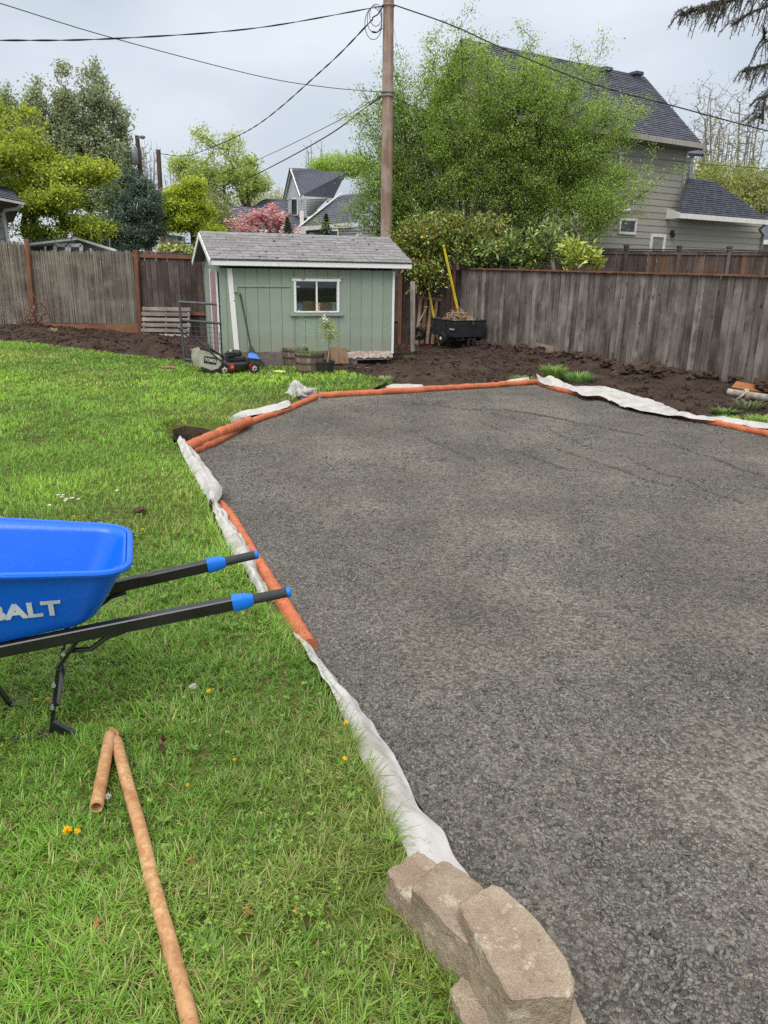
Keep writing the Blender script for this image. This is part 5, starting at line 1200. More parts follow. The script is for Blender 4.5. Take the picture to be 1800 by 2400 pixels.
# --- yellow-green maple on the left
YM = [L(176, 184, 66), L(160, 174, 62), L(192, 196, 82), L(138, 154, 58), L(116, 134, 54), L(96, 114, 48)]
mx = PY(60, 560, 25); st = [straight(mx.x, 25, 3.6, 6, wob=.25), straight(mx.x+.3, 25.2, 4.5, 6, x1=mx.x+1.5, wob=.2), straight(mx.x-.2, 25, 5, 6, x1=mx.x-1, wob=.2)]
tree('maple_tree', 'bright yellow-green maple spreading over the left fence', 'tree', (mx.x, 25, .2), st, [epx(20, 350, 90, 85, 25, 2.2), epx(-60, 320, 90, 80, 25, 2.2), epx(90, 420, 110, 45, 24.6, 1.8), epx(150, 480, 100, 40, 24.2, 1.6), epx(225, 520, 45, 22, 24, .9), epx(190, 415, 40, 40, 25, 1.0), epx(245, 420, 25, 40, 25.2, .7), epx(60, 510, 100, 45, 24.6, 1.8), epx(140, 540, 70, 22, 24, 1.2)], 1100, 62000, .085, YM, M_BARKD, M_LEAF, r0=.005, spread=.13, updir=1.6, shell=.36, zmin=2.4, aspect=.7, tipbias=.85, clump=(60, .6, .42), cfrac=.88)
# --- row of poplars far left
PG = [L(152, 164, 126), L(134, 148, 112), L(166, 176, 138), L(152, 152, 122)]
for i, (x, top, bot, rx) in enumerate(((20, 235, 480, 46), (88, 218, 480, 56), (152, 208, 480, 52), (228, 182, 490, 66), (285, 300, 500, 42))):
    Y = 58+i*1.2; c = PY(x, 600, Y); zt = PY(x, top, Y).z; k = Y/FPX
    sps = [epx(x, bot-(bot-top)*u, rx*w, (bot-top)*.2, Y, rx*w*k*.9) for u, w in ((.2, 1.1), (.42, 1.0), (.62, .75), (.8, .5), (.93, .22))]
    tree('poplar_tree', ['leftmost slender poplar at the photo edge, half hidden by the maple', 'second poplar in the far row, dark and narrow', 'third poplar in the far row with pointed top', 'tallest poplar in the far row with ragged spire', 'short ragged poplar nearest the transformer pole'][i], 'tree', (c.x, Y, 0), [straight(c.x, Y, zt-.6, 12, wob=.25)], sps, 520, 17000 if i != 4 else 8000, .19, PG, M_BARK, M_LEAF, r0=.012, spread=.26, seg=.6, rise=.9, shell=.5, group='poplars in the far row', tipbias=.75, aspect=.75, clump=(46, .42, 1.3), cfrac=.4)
# --- blue-green pine
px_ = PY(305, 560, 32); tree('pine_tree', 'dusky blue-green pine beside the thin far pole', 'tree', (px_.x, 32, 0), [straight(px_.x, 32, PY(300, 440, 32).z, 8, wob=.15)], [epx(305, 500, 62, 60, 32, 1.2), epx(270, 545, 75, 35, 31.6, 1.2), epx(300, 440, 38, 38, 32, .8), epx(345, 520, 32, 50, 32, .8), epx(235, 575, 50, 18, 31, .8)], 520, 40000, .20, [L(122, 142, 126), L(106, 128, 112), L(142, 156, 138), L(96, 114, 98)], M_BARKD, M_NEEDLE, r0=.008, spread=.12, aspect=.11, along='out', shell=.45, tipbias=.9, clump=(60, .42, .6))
# --- small bright maple right of the poles
sx = PY(452, 560, 33); tree('maple_tree', 'small bright yellow-green maple between the far pole and the shed', 'tree', (sx.x, 33, 0), [straight(sx.x, 33, 4.5, 6, wob=.12)], [epx(450, 480, 42, 48, 33, .9), epx(430, 510, 36, 35, 32.8, .8), epx(475, 530, 34, 40, 33, .8), epx(452, 440, 24, 18, 33, .5)], 420, 21000, .10, YM[:4]+[L(140, 166, 46)], M_BARKD, M_LEAF, r0=.005, spread=.13, updir=1.4, aspect=.7, shell=.4, tipbias=.85, clump=(22, .6, .5), cfrac=.92)
tx = PY(505, 560, 36); tree('broadleaf_tree', 'thin pale tree with sparse olive leaves between bright maple and dogwood', 'tree', (tx.x, 36, 0), [straight(tx.x, 36, 4.6, 6, wob=.15), straight(tx.x+.3, 36, 4, 6, x1=tx.x+1, wob=.15)], [epx(505, 505, 36, 48, 36, .9), epx(525, 530, 30, 30, 36, .8)], 260, 7000, .09, [L(150, 152, 98), L(134, 140, 86)], M_BARKP, M_LEAF, r0=.007, spread=.2)
# --- tall pale green tree behind
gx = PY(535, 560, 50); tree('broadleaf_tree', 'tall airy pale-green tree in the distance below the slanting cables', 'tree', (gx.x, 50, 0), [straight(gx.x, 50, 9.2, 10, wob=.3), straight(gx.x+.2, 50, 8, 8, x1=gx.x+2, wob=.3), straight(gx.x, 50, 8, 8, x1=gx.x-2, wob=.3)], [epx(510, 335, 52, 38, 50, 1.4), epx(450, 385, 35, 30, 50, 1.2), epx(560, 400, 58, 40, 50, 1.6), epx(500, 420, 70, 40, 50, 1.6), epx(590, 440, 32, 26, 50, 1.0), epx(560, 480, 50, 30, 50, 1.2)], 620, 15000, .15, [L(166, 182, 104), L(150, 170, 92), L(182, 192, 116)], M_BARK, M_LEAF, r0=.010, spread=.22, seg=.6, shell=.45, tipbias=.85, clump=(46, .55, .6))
# --- pink dogwood
dx_ = PY(625, 575, 28); tree('dogwood_tree', 'pink flowering dogwood peeking over the shed ridge', 'tree', (dx_.x, 28, 0), [straight(dx_.x, 28, 2.4, 5, wob=.1), straight(dx_.x, 28, 2.6, 5, x1=dx_.x+.5, wob=.1)], [epx(610, 530, 62, 32, 28, .9), epx(640, 510, 34, 20, 28, .7), epx(590, 510, 26, 18, 28, .6), epx(660, 540, 30, 22, 28, .6), epx(580, 550, 34, 18, 27.6, .6)], 330, 1500, .07, [L(150, 150, 90)], M_BARK, M_LEAF, r0=.004, spread=.09, clump=(34, .5, .5), flowers=(2000, .055, [L(246, 190, 204), L(240, 172, 190), L(250, 212, 220), L(230, 152, 174)]))
# --- leafless trees
def bare(label, x, bot, Y, specs, n, r0=.0052, group='bare trees beyond the houses', lf=0, h=.6):
    """leafless tree: a trunk that forks into upswept limbs, each limb set with short upward twigs"""
    c = PY(x, bot, Y); E_ = [epx(*s[:4], Y, s[2]*Y/FPX*.8) for s in specs]; zt = max(e[2]+e[5] for e in E_); zb_ = min(e[2]-e[5] for e in E_); fork = max(1.0, zb_*.75)
    stems = [[(c.x, Y, 0), (c.x+RNG.normal()*.1, Y, fork*.5), (c.x+RNG.normal()*.15, Y, fork)]]; tg = []
    for _ in range(9):
        e = E_[RNG.integers(len(E_))]; a = RNG.uniform(0, 6.28); r = RNG.uniform(.45, 1.05); tip = Vector((e[0]+e[3]*r*math.cos(a), e[1]+e[4]*r*math.sin(a), e[2]+e[5]*(1.02-.75*r*r))); b0 = Vector(stems[0][-1])
        limb = spline([b0, b0.lerp(tip, .4)+Vector(((tip.x-b0.x)*.18, 0, -.05*(tip.z-b0.z))), tip], 7); stems.append(limb)
        for _k in range(n//9):
            q = limb[RNG.integers(4, len(limb))]; l = RNG.uniform(.2, 1.0)*(zt-zb_)*.24; d = Vector((RNG.normal()*.9, RNG.normal()*.9, RNG.uniform(.1, 1.1))).normalized(); t_ = q+d*l; tg.append(tuple(t_))
            for _j in range(2): tg.append(tuple(q+d*l*RNG.uniform(.4, .9)+Vector((RNG.normal(), RNG.normal(), abs(RNG.normal())*.8))*l*.3))
    t = thing('bare_tree', label, 'tree', (c.x, Y, 0), 0, group); N, par, tips = grow(stems, tg, .5, .5, jitter=.08)
    for k, st in enumerate(stems[1:]): i0 = 3+sum(len(s_) for s_ in stems[1:1+k]); par[i0] = 2
    ends = np.array([3+sum(len(s_) for s_ in stems[1:1+k+1])-1 for k in range(len(stems)-1)]); R = radii(par, np.concatenate([tips, ends]), r0*Y/45, len(N), .5); ch = np.where(par >= 0)[0]
    V, F = seg_mesh(N[par[ch]], N[ch], np.minimum(R[par[ch]], R[ch]*1.5), R[ch], 4); mesh_np('trunk', V, F, M_BARKP, smooth=True, parent=t, origin=(c.x, Y, 0))
    if lf:
        P = N[RNG.choice(tips, lf)]+RNG.normal(size=(lf, 3))*.25; V, F, C = leaf_mesh(P, .13, np.array([L(186, 186, 120)[:3], L(170, 174, 108)[:3]])[RNG.integers(0, 2, lf)]); mesh_np('crown', V, F, M_LEAF, C, parent=t, origin=(c.x, Y, 0))
bare('bare grey treetop just above the dormer roof', 733, 560, 70, [(733, 378, 30, 36), (720, 395, 30, 22)], 150)
bare('bare tree standing right next to the grey house roof', 1630, 480, 46, [(1625, 270, 45, 55), (1640, 340, 40, 60)], 300, lf=250)
bare('widest bare tree with arching limbs beyond the grey house', 1692, 480, 44, [(1690, 280, 55, 66), (1690, 350, 70, 60), (1660, 320, 40, 50)], 420, lf=700)
bare('bare tree with a bent dead top near the photo edge', 1755, 480, 45, [(1760, 280, 30, 60), (1770, 340, 40, 70), (1740, 300, 28, 50)], 280, lf=500)
bare('bare spindly tree behind the transformer pole', 350, 560, 66, [(350, 400, 24, 50), (345, 380, 20, 36)], 160)
bare('small bare tree between the thin pole and the pale-green tree', 405, 560, 60, [(405, 410, 20, 40), (398, 440, 18, 24)], 120)
# low greens beyond the right house and around
lg = PY(1700, 470, 42); tree('broadleaf_tree', 'low yellow-green thicket behind the garage wing roof', 'tree', (lg.x, 42, 0), [straight(lg.x, 42, 4, 5, wob=.3), straight(lg.x+2, 42, 4, 5, wob=.3)], [epx(1650, 420, 40, 32, 42, 1.5), epx(1720, 440, 70, 40, 42, 1.5), epx(1790, 450, 50, 55, 42, 1.5), epx(1690, 470, 90, 30, 41, 1.5)], 360, 14000, .13, [L(150, 156, 92), L(130, 140, 78), L(166, 168, 108)], M_BARK, M_LEAF, r0=.008, spread=.3)
bl = PY(770, 400, 50); tree('broadleaf_tree', 'yellow-green treetop behind the dormer roof ridge', 'tree', (bl.x, 56, 0), [straight(bl.x*1.1, 56, 7, 6, wob=.3)], [epx(790, 392, 50, 22, 56, 1.6), epx(750, 398, 26, 14, 56, 1), epx(840, 390, 40, 22, 56, 1.4)], 200, 7000, .15, [L(162, 186, 92), L(150, 176, 84)], M_BARK, M_LEAF, r0=.01, spread=.25)
tw = tree('far_thicket', 'pale leafless thicket on the skyline left of the dormer', 'tree', (PY(620, 500, 75).x, 75, 0), [straight(PY(600, 500, 75).x, 75, 4, 4), straight(PY(650, 500, 75).x, 75, 4, 4)], [epx(640, 470, 60, 20, 75, 2), epx(590, 480, 50, 26, 75, 2)], 260, 2500, .2, [L(176, 176, 130)], M_BARKP, M_LEAF, r0=.015, spread=.4)
# low bush behind the fence, left of the shed
q = PY(425, 590, 20.6); tree('evergreen_shrub', 'sprawling yellowish shrub tips above the dark back fence', 'shrub', (q.x, 20.6, .2), [straight(q.x, 20.6, 2.0, 4, wob=.1)], [epx(410, 583, 45, 10, 20.4, .3), epx(455, 590, 20, 8, 20.4, .3)], 60, 700, .09, [L(168, 176, 96), L(140, 150, 80)], M_BARKD, M_LEAFG, r0=.005, spread=.06)
# --- potted dwarf conifers on the fence posts
M_POT = simple('dark_clay_pot', L(70, 66, 66), rough=.7)
for px, lab in ((675, 'small potted conifer on the fence post right of the dogwood'), (765, 'larger potted conifer in front of the far house windows')):
    q = PY(px, 564, 23.9); s = 1.0 if px < 700 else 1.25; t = thing('potted_conifer', lab, 'potted plant', (q.x, 23.9, q.z+.07), 0, 'potted conifers on the far fence')
    MB().lathe([(.07, 0), (.11, .14), (.12, .15)], (q.x, 23.9, q.z+.07), 12).build('pot', M_POT, t, smooth=True)
    n_ = 900; h = RNG.uniform(size=n_); a = RNG.uniform(0, 6.28, n_); r = (.17*s)*(1-h)*RNG.uniform(.3, 1, n_)+.01
    P = np.stack([r*np.cos(a), r*np.sin(a), .15+h*.42*s], 1); V, F, C = leaf_mesh(P, .06, np.tile(np.array(L(70, 88, 58)[:3]), (n_, 1)), .3, .3); mesh_np('foliage', V, F, M_NEEDLE, C, parent=t)

# --- spruce boughs hanging in from the upper right; trunk stands outside the frame
sprT = PY(2060, 200, 9.0); spr = thing('spruce_tree', 'dark spruce boughs with drooping tips hanging into the upper right corner', 'tree', (sprT.x, sprT.y, 0))
MB().tube([(sprT.x, sprT.y, -.1), (sprT.x, sprT.y, 3), (sprT.x, sprT.y, 8)], [.2, .16, .09], 12).build('trunk', M_BARKD, spr, smooth=True)
nP, nD, seg0, seg1, sr = [], [], [], [], []
def bough(pts, droop, dens, lens):
    cv = spline([PY(*p) for p in pts], 14)
    for a, b in zip(cv[:-1], cv[1:]): seg0.append(tuple(a)); seg1.append(tuple(b)); sr.append(.012)
    for i in range(int(dens)):
        u = RNG.uniform(.12, 1); a = cv[int(u*(len(cv)-1))]; ln = lens*RNG.uniform(.35, 1.0)*(1.0 if u < .85 else .5); side = RNG.uniform(-1, 1)
        b = a+Vector((side*.10-.06, RNG.uniform(-.22, .22), -ln)); k = 5; pts_ = [a.lerp(b, j/k)+Vector((0, 0, .04*math.sin(math.pi*j/k))) for j in range(k+1)]
        for p, q in zip(pts_[:-1], pts_[1:]):
            seg0.append(tuple(p)); seg1.append(tuple(q)); sr.append(.0035); d = (q-p).normalized()
            for _ in range(9): nP.append(tuple(p.lerp(q, RNG.uniform()))); nD.append(tuple(d*.8+Vector(RNG.normal(size=3))*.55))
    for a, b in zip(cv[:-1], cv[1:]):
        for _ in range(14): nP.append(tuple(a.lerp(b, RNG.uniform()))); nD.append(tuple((b-a).normalized()*.6+Vector(RNG.normal(size=3))*.6))
bough([(2060, -60, 9), (1900, -30, 8.6), (1760, -10, 8.3), (1660, 15, 8.0), (1597, 36, 7.8)], 1, 100, .22); bough([(1960, -60, 8.6), (1820, -20, 8.4), (1720, -10, 8.2), (1640, 30, 8.0)], 1, 50, .28)
bough([(2040, 60, 9), (1900, 120, 8.6), (1800, 150, 8.3), (1742, 168, 8.1)], 1, 70, .24); bough([(2040, 40, 8.8), (1880, 60, 8.4), (1800, 95, 8.2), (1790, 66, 8.1)], 1, 30, .3); bough([(1950, 140, 8.6), (1850, 190, 8.4), (1795, 230, 8.2), (1787, 290, 8.1)], 1, 40, .16); bough([(1840, 0, 8.4), (1760, 30, 8.2), (1715, 60, 8.1)], 1, 16, .22)
V, F = seg_mesh(seg0, seg1, sr, np.array(sr)*.8, 4); mesh_np('bough', V, F, M_BARKD, parent=spr, origin=tuple(spr.location))
nD = np.array(nD); nD /= np.linalg.norm(nD, axis=1, keepdims=True); sc_ = np.array([L(78, 84, 72)[:3], L(64, 74, 60)[:3], L(96, 96, 82)[:3]])[RNG.integers(0, 3, len(nP))]
V, F, C = leaf_mesh(np.array(nP), RNG.uniform(.022, .038, len(nP)), sc_, .16, .2, .0, nD*6); mesh_np('needles', V, F, M_NEEDLE, C, parent=spr, origin=tuple(spr.location))

# ============================================================ MIDDLE DISTANCE: things round the shed
def gz(p): return float(soil_z(np.array([[p[0], p[1]]]))[0])
def lz(p): return float(lawn_z(np.array([[p[0], p[1]]]))[0])
M_BLACKM = simple('black_metal', L(42, 43, 46), L(54, 55, 58), rough=.4, spec=.5, bump=.05, rnd=.05)
M_GREYM = simple('dark_grey_tube', L(84, 88, 92), L(70, 74, 78), rough=.5, spec=.4, bump=.05)
M_RUB = simple('black_rubber', L(40, 40, 42), rough=.85)
M_BLACKP = simple('black_plastic', L(38, 39, 42), L(50, 51, 54), rough=.55, spec=.4)
M_BLUEP = simple('blue_plastic', L(30, 126, 222), L(24, 112, 208), rough=.4, spec=.45, bump=.03, rnd=.03, fine=.05)
M_PALLET = wood('grey_pallet_wood', L(148, 140, 132), L(118, 110, 104), L(164, 156, 148), axis='x')
M_BROWNW = wood('brown_old_wood', L(140, 112, 90), L(112, 88, 70), L(150, 124, 104))

# grey post standing in the soil
q = G(968, 815, .10); o = thing('wooden_post', 'single grey square post standing in the soil right of the shed', 'post', (q.x, q.y, .05))
t_ = PY(967, 660, q.y); m = MB().bar((q.x, q.y, -.1), (t_.x, t_.y, t_.z), .105, .10, up=(0, 1, 0)); m.build('shaft', M_GREYPOST, o, bevel=.006)
MB().box((q.x+.03, q.y-.056, t_.z-.12), (.035, .012, .09)).build('hinge_plate', M_STEEL, o)

# pallet leaning on the back fence
YP = 19.05; a0, a1 = PY(333, 790, YP), PY(446, 790, YP); ztp = PY(390, 721, YP+.2).z; zb_ = PY(390, 796, YP).z
pal = thing('pallet', 'grey slatted pallet leaning on the dark fence beside the metal gate', 'pallet', ((a0.x+a1.x)/2, YP, zb_)); W = a1.x-a0.x
for i in range(6):
    u = (i+.35)/6; zz = zb_+(ztp-zb_)*u; sl = boxmesh('slat', (W*RNG.uniform(.94, 1.02), .02, (ztp-zb_)/6*.66), .003); link('slat', sl, M_PALLET, pal, (RNG.uniform(-.02, .02), .22*u-.04, zz-zb_+.05), (-.2, RNG.normal()*.008, 0))
for x in (-.46, 0, .46): m = MB().bar((a0.x+W/2+x*W, YP+.01, zb_), (a0.x+W/2+x*W, YP+.24, ztp), .04, .09, up=(0, 1, 0)); m.build('stringer', M_PALLET, pal)

# tube-frame gate leaning near the shed corner
g0, g1 = G(433, 849, .10), G(530, 861, .06); h0 = PY(426, 708, g0.y+.12).z; h1 = PY(525, 714, g1.y+.12).z
gate = thing('metal_gate', 'grey tube-frame gate with wire mesh leaning at the shed corner', 'gate', (g0.x, g0.y, g0.z)); lean = Vector((0, .12, 0))
A0, A1, B0, B1 = g0, g1, Vector((g0.x-.06, g0.y, h0))+lean, Vector((g1.x-.04, g1.y, h1))+lean
for nm, p, q in (('upright', A0, B0), ('upright', A1, B1), ('top_bar', B0, B1), ('middle_bar', A0.lerp(B0, .70), A1.lerp(B1, .70)), ('bottom_bar', A0.lerp(B0, .05), A1.lerp(B1, .05))): MB().tube([p, q], .024, 10).build(nm, M_GREYM, gate, smooth=True)
m = MB()
for i in range(1, 9): m.tube([A0.lerp(A1, i/9)+Vector((0, 0, .05)), A0.lerp(B0, .70).lerp(A1.lerp(B1, .70), i/9)], .004, 4)
for i in range(1, 8): m.tube([A0.lerp(B0, .05+.65*i/8), A1.lerp(B1, .05+.65*i/8)], .004, 4)
m.build('wire_mesh', M_GREYM, gate)['kind'] = 'stuff'
# weathered sheet of plywood on the soil and a rusty stake by the gate
m = MB(); m.slab([G(400, 826, .13), G(468, 815, .13), G(470, 838, .12), G(416, 845, .12)], .018); o = m.build('plywood_sheet', M_PALLET, origin=G(440, 832, .1)); tag(o, 'weathered plywood sheet lying on soil beside the metal gate', 'board')
q = G(545, 850, .06); t_ = PY(538, 767, q.y); o = MB().bar((q.x, q.y, -.05), t_, .05, .04, up=(0, 1, 0)).build('wooden_stake', M_CEDARZ, origin=(q.x, q.y, 0)); tag(o, 'rusty brown stake upright behind the lawn mower', 'stake')

# lawn mower
w0_ = G(526, 880, .075); w1_ = G(601, 878, .06); ya = math.atan2(w1_.y-w0_.y, w1_.x-w0_.x); WB = (w1_-w0_).length
mow = thing('lawn_mower', 'red push mower with black engine and pale grass bag by the shed', 'lawn mower', w0_, ya)
M_RED = simple('red_enamel', L(132, 26, 34), L(110, 22, 28), rough=.35, spec=.5, bump=.02, rnd=.02, fine=.08); M_BAG = simple('pale_grass_bag', L(188, 186, 168), L(152, 150, 132), scale=7, rough=.9, bump=.3, rnd=0); M_CREAM = simple('cream_hub', L(214, 204, 184), L(180, 168, 150), scale=20, rough=.6)
WR = .10
def wheel(x, y, r=WR, w=.055):
    t = MB().lathe([(r*.78, -w/2), (r*.97, -w/2), (r, -w/4), (r, w/4), (r*.97, w/2), (r*.78, w/2)], (x, y, r), 24, (0, 1, 0)).build('wheel', M_RUB, mow, local=True, smooth=True)
    MB().lathe([(.012, -w/2-.006), (.02, -w/2-.01), (r*.55, -w/2), (r*.8, -w/2+.01), (r*.8, w/2)], (x, y, r), 24, (0, 1, 0)).build('hub', M_CREAM, t, local=True, smooth=True)
    m = MB()
    for k in range(6): a = k*1.047; m.box((x+math.cos(a)*r*.5, y-w/2-.002, r+math.sin(a)*r*.5), (.022, .006, .022))
    m.lathe([(.016, -.012), (.016, .0)], (x, y-w/2, r), 10, (0, 1, 0)); m.build('hub_holes', M_BLACKP, t, local=True)
for x in (0, WB): wheel(x, 0); wheel(x, .48)
m = MB(); m.lathe([(.26, .10), (.27, .12), (.27, .19), (.24, .215), (.10, .225)], (WB*.52, .24, 0), 28); m.build('deck', M_BLACKP, mow, local=True, smooth=True)
m = MB(); m.box((.13, -.005, .14), (.13, .06, .13)); m.build('deck_side', M_RED, mow, local=True, bevel=.015); MB().box((.14, -.038, .15), (.055, .004, .05)).build('badge', simple('gold_badge', L(206, 170, 70), rough=.5), mow, local=True)
m = MB(); m.box((WB-.06, -.005, .13), (.07, .05, .10)); m.build('deck_side', M_RED, mow, local=True, bevel=.012)
m = MB(); m.box((WB*.52, .24, .27), (.30, .30, .09)); m.build('engine_block', M_BLACKP, mow, local=True, bevel=.02); m = MB(); m.lathe([(.12, 0), (.14, .02), (.14, .07), (.10, .10), (.03, .11)], (WB*.5, .24, .315), 20); m.build('engine_shroud', M_BLACKP, mow, local=True, smooth=True)
m = MB(); m.box((WB*.30, .12, .36), (.14, .12, .10)); m.build('fuel_tank', M_BLACKP, mow, local=True, bevel=.02); MB().lathe([(.022, 0), (.022, .03)], (WB*.3, .1, .41), 10).build('fuel_cap', M_CREAM, mow, local=True)
m = MB(); m.box((WB*.85, .10, .24), (.10, .12, .10)); m.build('muffler', M_BLACKM, mow, local=True, bevel=.01)
for y in (.02, .46): m = MB().tube([(.06, y, .17), (-.30, y, .48), (-.62, y, .78)], .012, 8); m.build('handle', M_BLACKM, mow, local=True, smooth=True)
MB().tube([(-.62, .02, .78), (-.68, .1, .83), (-.68, .38, .83), (-.62, .46, .78)], .012, 8).build('handle_bar', M_BLACKM, mow, local=True, smooth=True)
# grass bag: a sagging wedge
prof = [(-.02, .34), (-.44, .47), (-.46, .30), (-.42, .13), (-.24, .06), (-.02, .10)]
m = MB(); m.add([(x, .03, z) for x, z in prof]+[(x, .45, z) for x, z in prof], [tuple(range(6)), tuple(range(11, 5, -1))]+[(i, (i+1) % 6, 6+(i+1) % 6, 6+i) for i in range(6)])
bag = m.build('grass_bag', M_BAG, mow, local=True, bevel=.025, seg=2, smooth=True)
m = MB(); m.add([(-.425, .026, .135), (-.24, .026, .058), (.0, .026, .09), (.0, .026, .15), (-.22, .026, .10), (-.40, .026, .175)], [(0, 1, 2, 3, 4, 5)]); o = m.build('bag_base', M_BLACKP, bag, local=True); o.modifiers.new('t', 'SOLIDIFY').thickness = .006
Rt = Matrix.Translation((-.235, .0265, .275)) @ Matrix.Rotation(.20, 4, 'Y') @ Matrix.Rotation(math.pi/2, 4, 'X')
pl = MB().box((0, 0, 0), (.23, .125, .004)); o = pl.build('name_panel', simple('dark_grey_panel', L(62, 62, 62), rough=.7, rnd=0), bag, local=True, bevel=.0015); o.data.transform(Rt)
text_mesh('lettering', 'TORO', .075, M_WHITE, bag, Matrix.Translation((0, -.0035, 0)) @ Rt, bold=.0012, xs=.95)
m = MB()
for i in range(26): x = RNG.uniform(-.02, .10); y = RNG.uniform(.1, .3); m.tube([(x, y, .2), (x+RNG.normal()*.05, y, .45+RNG.uniform(0, .2))], .003, 3)

mow.scale = (.93, .93, .93)
# leaf rake against the wall
YR = 13.5; hb = PY(606, 867, YR); s_, z_ = wall_s(562, 688); ht = sp(s_, -.03, z_); nk = PY(588, 813, YR+.14)
rk = thing('leaf_rake', 'black and blue leaf rake leaning on the shed wall', 'rake', hb); MB().tube([nk+(nk-ht)*.03, ht], .015, 8).build('handle', M_BLACKM, rk, smooth=True)
tl0, tr0 = PY(580, 864, YR), PY(632, 868, YR); c0_, c1_ = PY(583, 834, YR+.07), PY(608, 840, YR+.07)
for i in range(15):
    u = i/14; e = tl0.lerp(tr0, u); b_ = c0_.lerp(c1_, u); MB().bar(nk, b_, .008, .005).build('tine', M_BLACKP, rk) if i % 2 == 0 else None; MB().bar(b_, e, .010, .006).build('tine', M_BLACKP, rk)
m = MB(); f_ = Vector((0, -.012, .0)); m.slab([PY(583, 828, YR+.09)+f_, PY(592, 826, YR+.09)+f_, PY(602, 831, YR+.08)+f_, PY(611, 843, YR+.05)+f_, PY(596, 841, YR+.05)+f_, PY(581, 840, YR+.05)+f_], .02); m.build('blue_band', M_BLUEP, rk, bevel=.004)
m = MB(); m.slab([nk+Vector((-.025, -.008, .02)), nk+Vector((.025, -.008, .02)), PY(603, 832, YR+.09), PY(582, 829, YR+.09)], .012); m.build('neck', M_BLACKP, rk)

# half-barrel planters, trellis wires, potted blossom tree
M_BARREL = wood('grey_barrel_stave', L(126, 112, 100), L(100, 88, 78), L(140, 126, 114), knots=False); M_HOOP = simple('rusty_hoop', L(92, 78, 68), L(72, 60, 54), rough=.7); M_PLANTS = leafmat('planter_green', .5, .3, .3)
def barrel(label, px, py, z, r, h):
    c = G(px, py, z); c.y += r-.08; o = thing('barrel_planter', label, 'planter', c, 0, 'half-barrel planters in front of the shed'); n = 18
    for k in range(n):
        a0_, a1_ = 2*math.pi*k/n+.012, 2*math.pi*(k+1)/n-.012; m = MB()
        ring_ = lambda rr, zz, th: [(math.cos(a0_)*(rr-th), math.sin(a0_)*(rr-th), zz), (math.cos(a0_)*rr, math.sin(a0_)*rr, zz), (math.cos(a1_)*rr, math.sin(a1_)*rr, zz), (math.cos(a1_)*(rr-th), math.sin(a1_)*(rr-th), zz)]
        vs = ring_(r*.86, 0, .025)+ring_(r*.97, h*.5, .025)+ring_(r, h, .025)
        m.add(vs, [(0, 3, 2, 1), (8, 9, 10, 11)]+[(j*4+i, j*4+(i+1) % 4, (j+1)*4+(i+1) % 4, (j+1)*4+i) for j in range(2) for i in range(4)]); m.build('stave', M_BARREL, o, local=True)
    for zz, rr in ((.12, .895), (.52, .98), (.86, 1.0)): MB().lathe([(r*rr+.002, h*zz-.018), (r*rr+.006, h*zz), (r*(rr+.012)+.003, h*zz+.018)], (0, 0, 0), 28, cap=False).build('hoop', M_HOOP, o, local=True)
    MB().lathe([(.01, h-.05), (r*.93, h-.05), (r*.93, h-.12)], (0, 0, 0), 20).build('potting_soil', M_SOIL, o, local=True); return o, c
b1_, c1b = barrel('front half-barrel planter full of thin green shoots', 724, 877, .04, .26, .36)
b2_, c2b = barrel('rear half-barrel planter, mostly hidden behind the front one', 690, 862, .04, .24, .36)
def shoots(label, c, n, r, h, col, name='green_shoots', cat='plant', lean=.5, w=.006, group=None):
    t = RNG.uniform(0, 6.28, n); rr = r*np.sqrt(RNG.uniform(size=n)); P = np.stack([c[0]+rr*np.cos(t), c[1]+rr*np.sin(t), np.full(n, c[2])], 1)
    d = np.stack([np.cos(t)*lean*RNG.uniform(.1, 1, n), np.sin(t)*lean*RNG.uniform(.1, 1, n), np.ones(n)], 1); d /= np.linalg.norm(d, axis=1, keepdims=True); hh = h*RNG.uniform(.5, 1.1, n)
    s = np.stack([-np.sin(t), np.cos(t), np.zeros(n)], 1)*w; mid = P+d*hh[:, None]*.6; tip = P+d*hh[:, None]+np.stack([np.cos(t), np.sin(t), -.5*np.ones(n)], 1)*hh[:, None]*.28*lean
    V = np.stack([P-s, P+s, mid-s*.8, mid+s*.8, tip], 1).reshape(-1, 3); F = ((np.arange(n)*5)[:, None, None]+np.array([[0, 1, 3], [0, 3, 2], [2, 3, 4]])[None]).reshape(-1, 3)
    cc_ = np.array(col[:3])*RNG.uniform(.7, 1.25, (n, 1)); o = mesh_np(name, V, F, M_PLANTS, np.repeat(cc_, 5, 0), origin=tuple(c)); tag(o, label, cat, group); return o
shoots('thin green shoots spilling from the front half-barrel', (c1b.x, c1b.y, .34), 260, .22, .16, L(120, 150, 84), lean=1.3, w=.004); shoots('sparse green shoots in the rear half-barrel', (c2b.x, c2b.y, .34), 90, .18, .12, L(112, 140, 80), lean=1.2, w=.004)
M_GWIRE = simple('green_coated_wire', L(150, 190, 150), rough=.5, bump=0); cg = thing('wire_trellis', 'thin green wire cage rising from the front half-barrel', 'trellis', (c1b.x-.02, c1b.y, .36))
base_ = Vector((c1b.x-.02, c1b.y, .36)); tops = [PY(px, py, c1b.y+dy) for px, py, dy in ((697, 748, .1), (705, 742, -.1), (755, 752, .12), (738, 758, -.12))]; feet = [base_+Vector((dx, dy, -.06)) for dx, dy in ((-.16, .1), (-.12, -.12), (.16, .12), (.12, -.12))]
m = MB()
for f0, t0_ in zip(feet, tops): m.tube([f0, f0.lerp(t0_, .5)+Vector((.02, 0, 0)), t0_], .0028, 4)
m.build('uprights', M_GWIRE, cg)
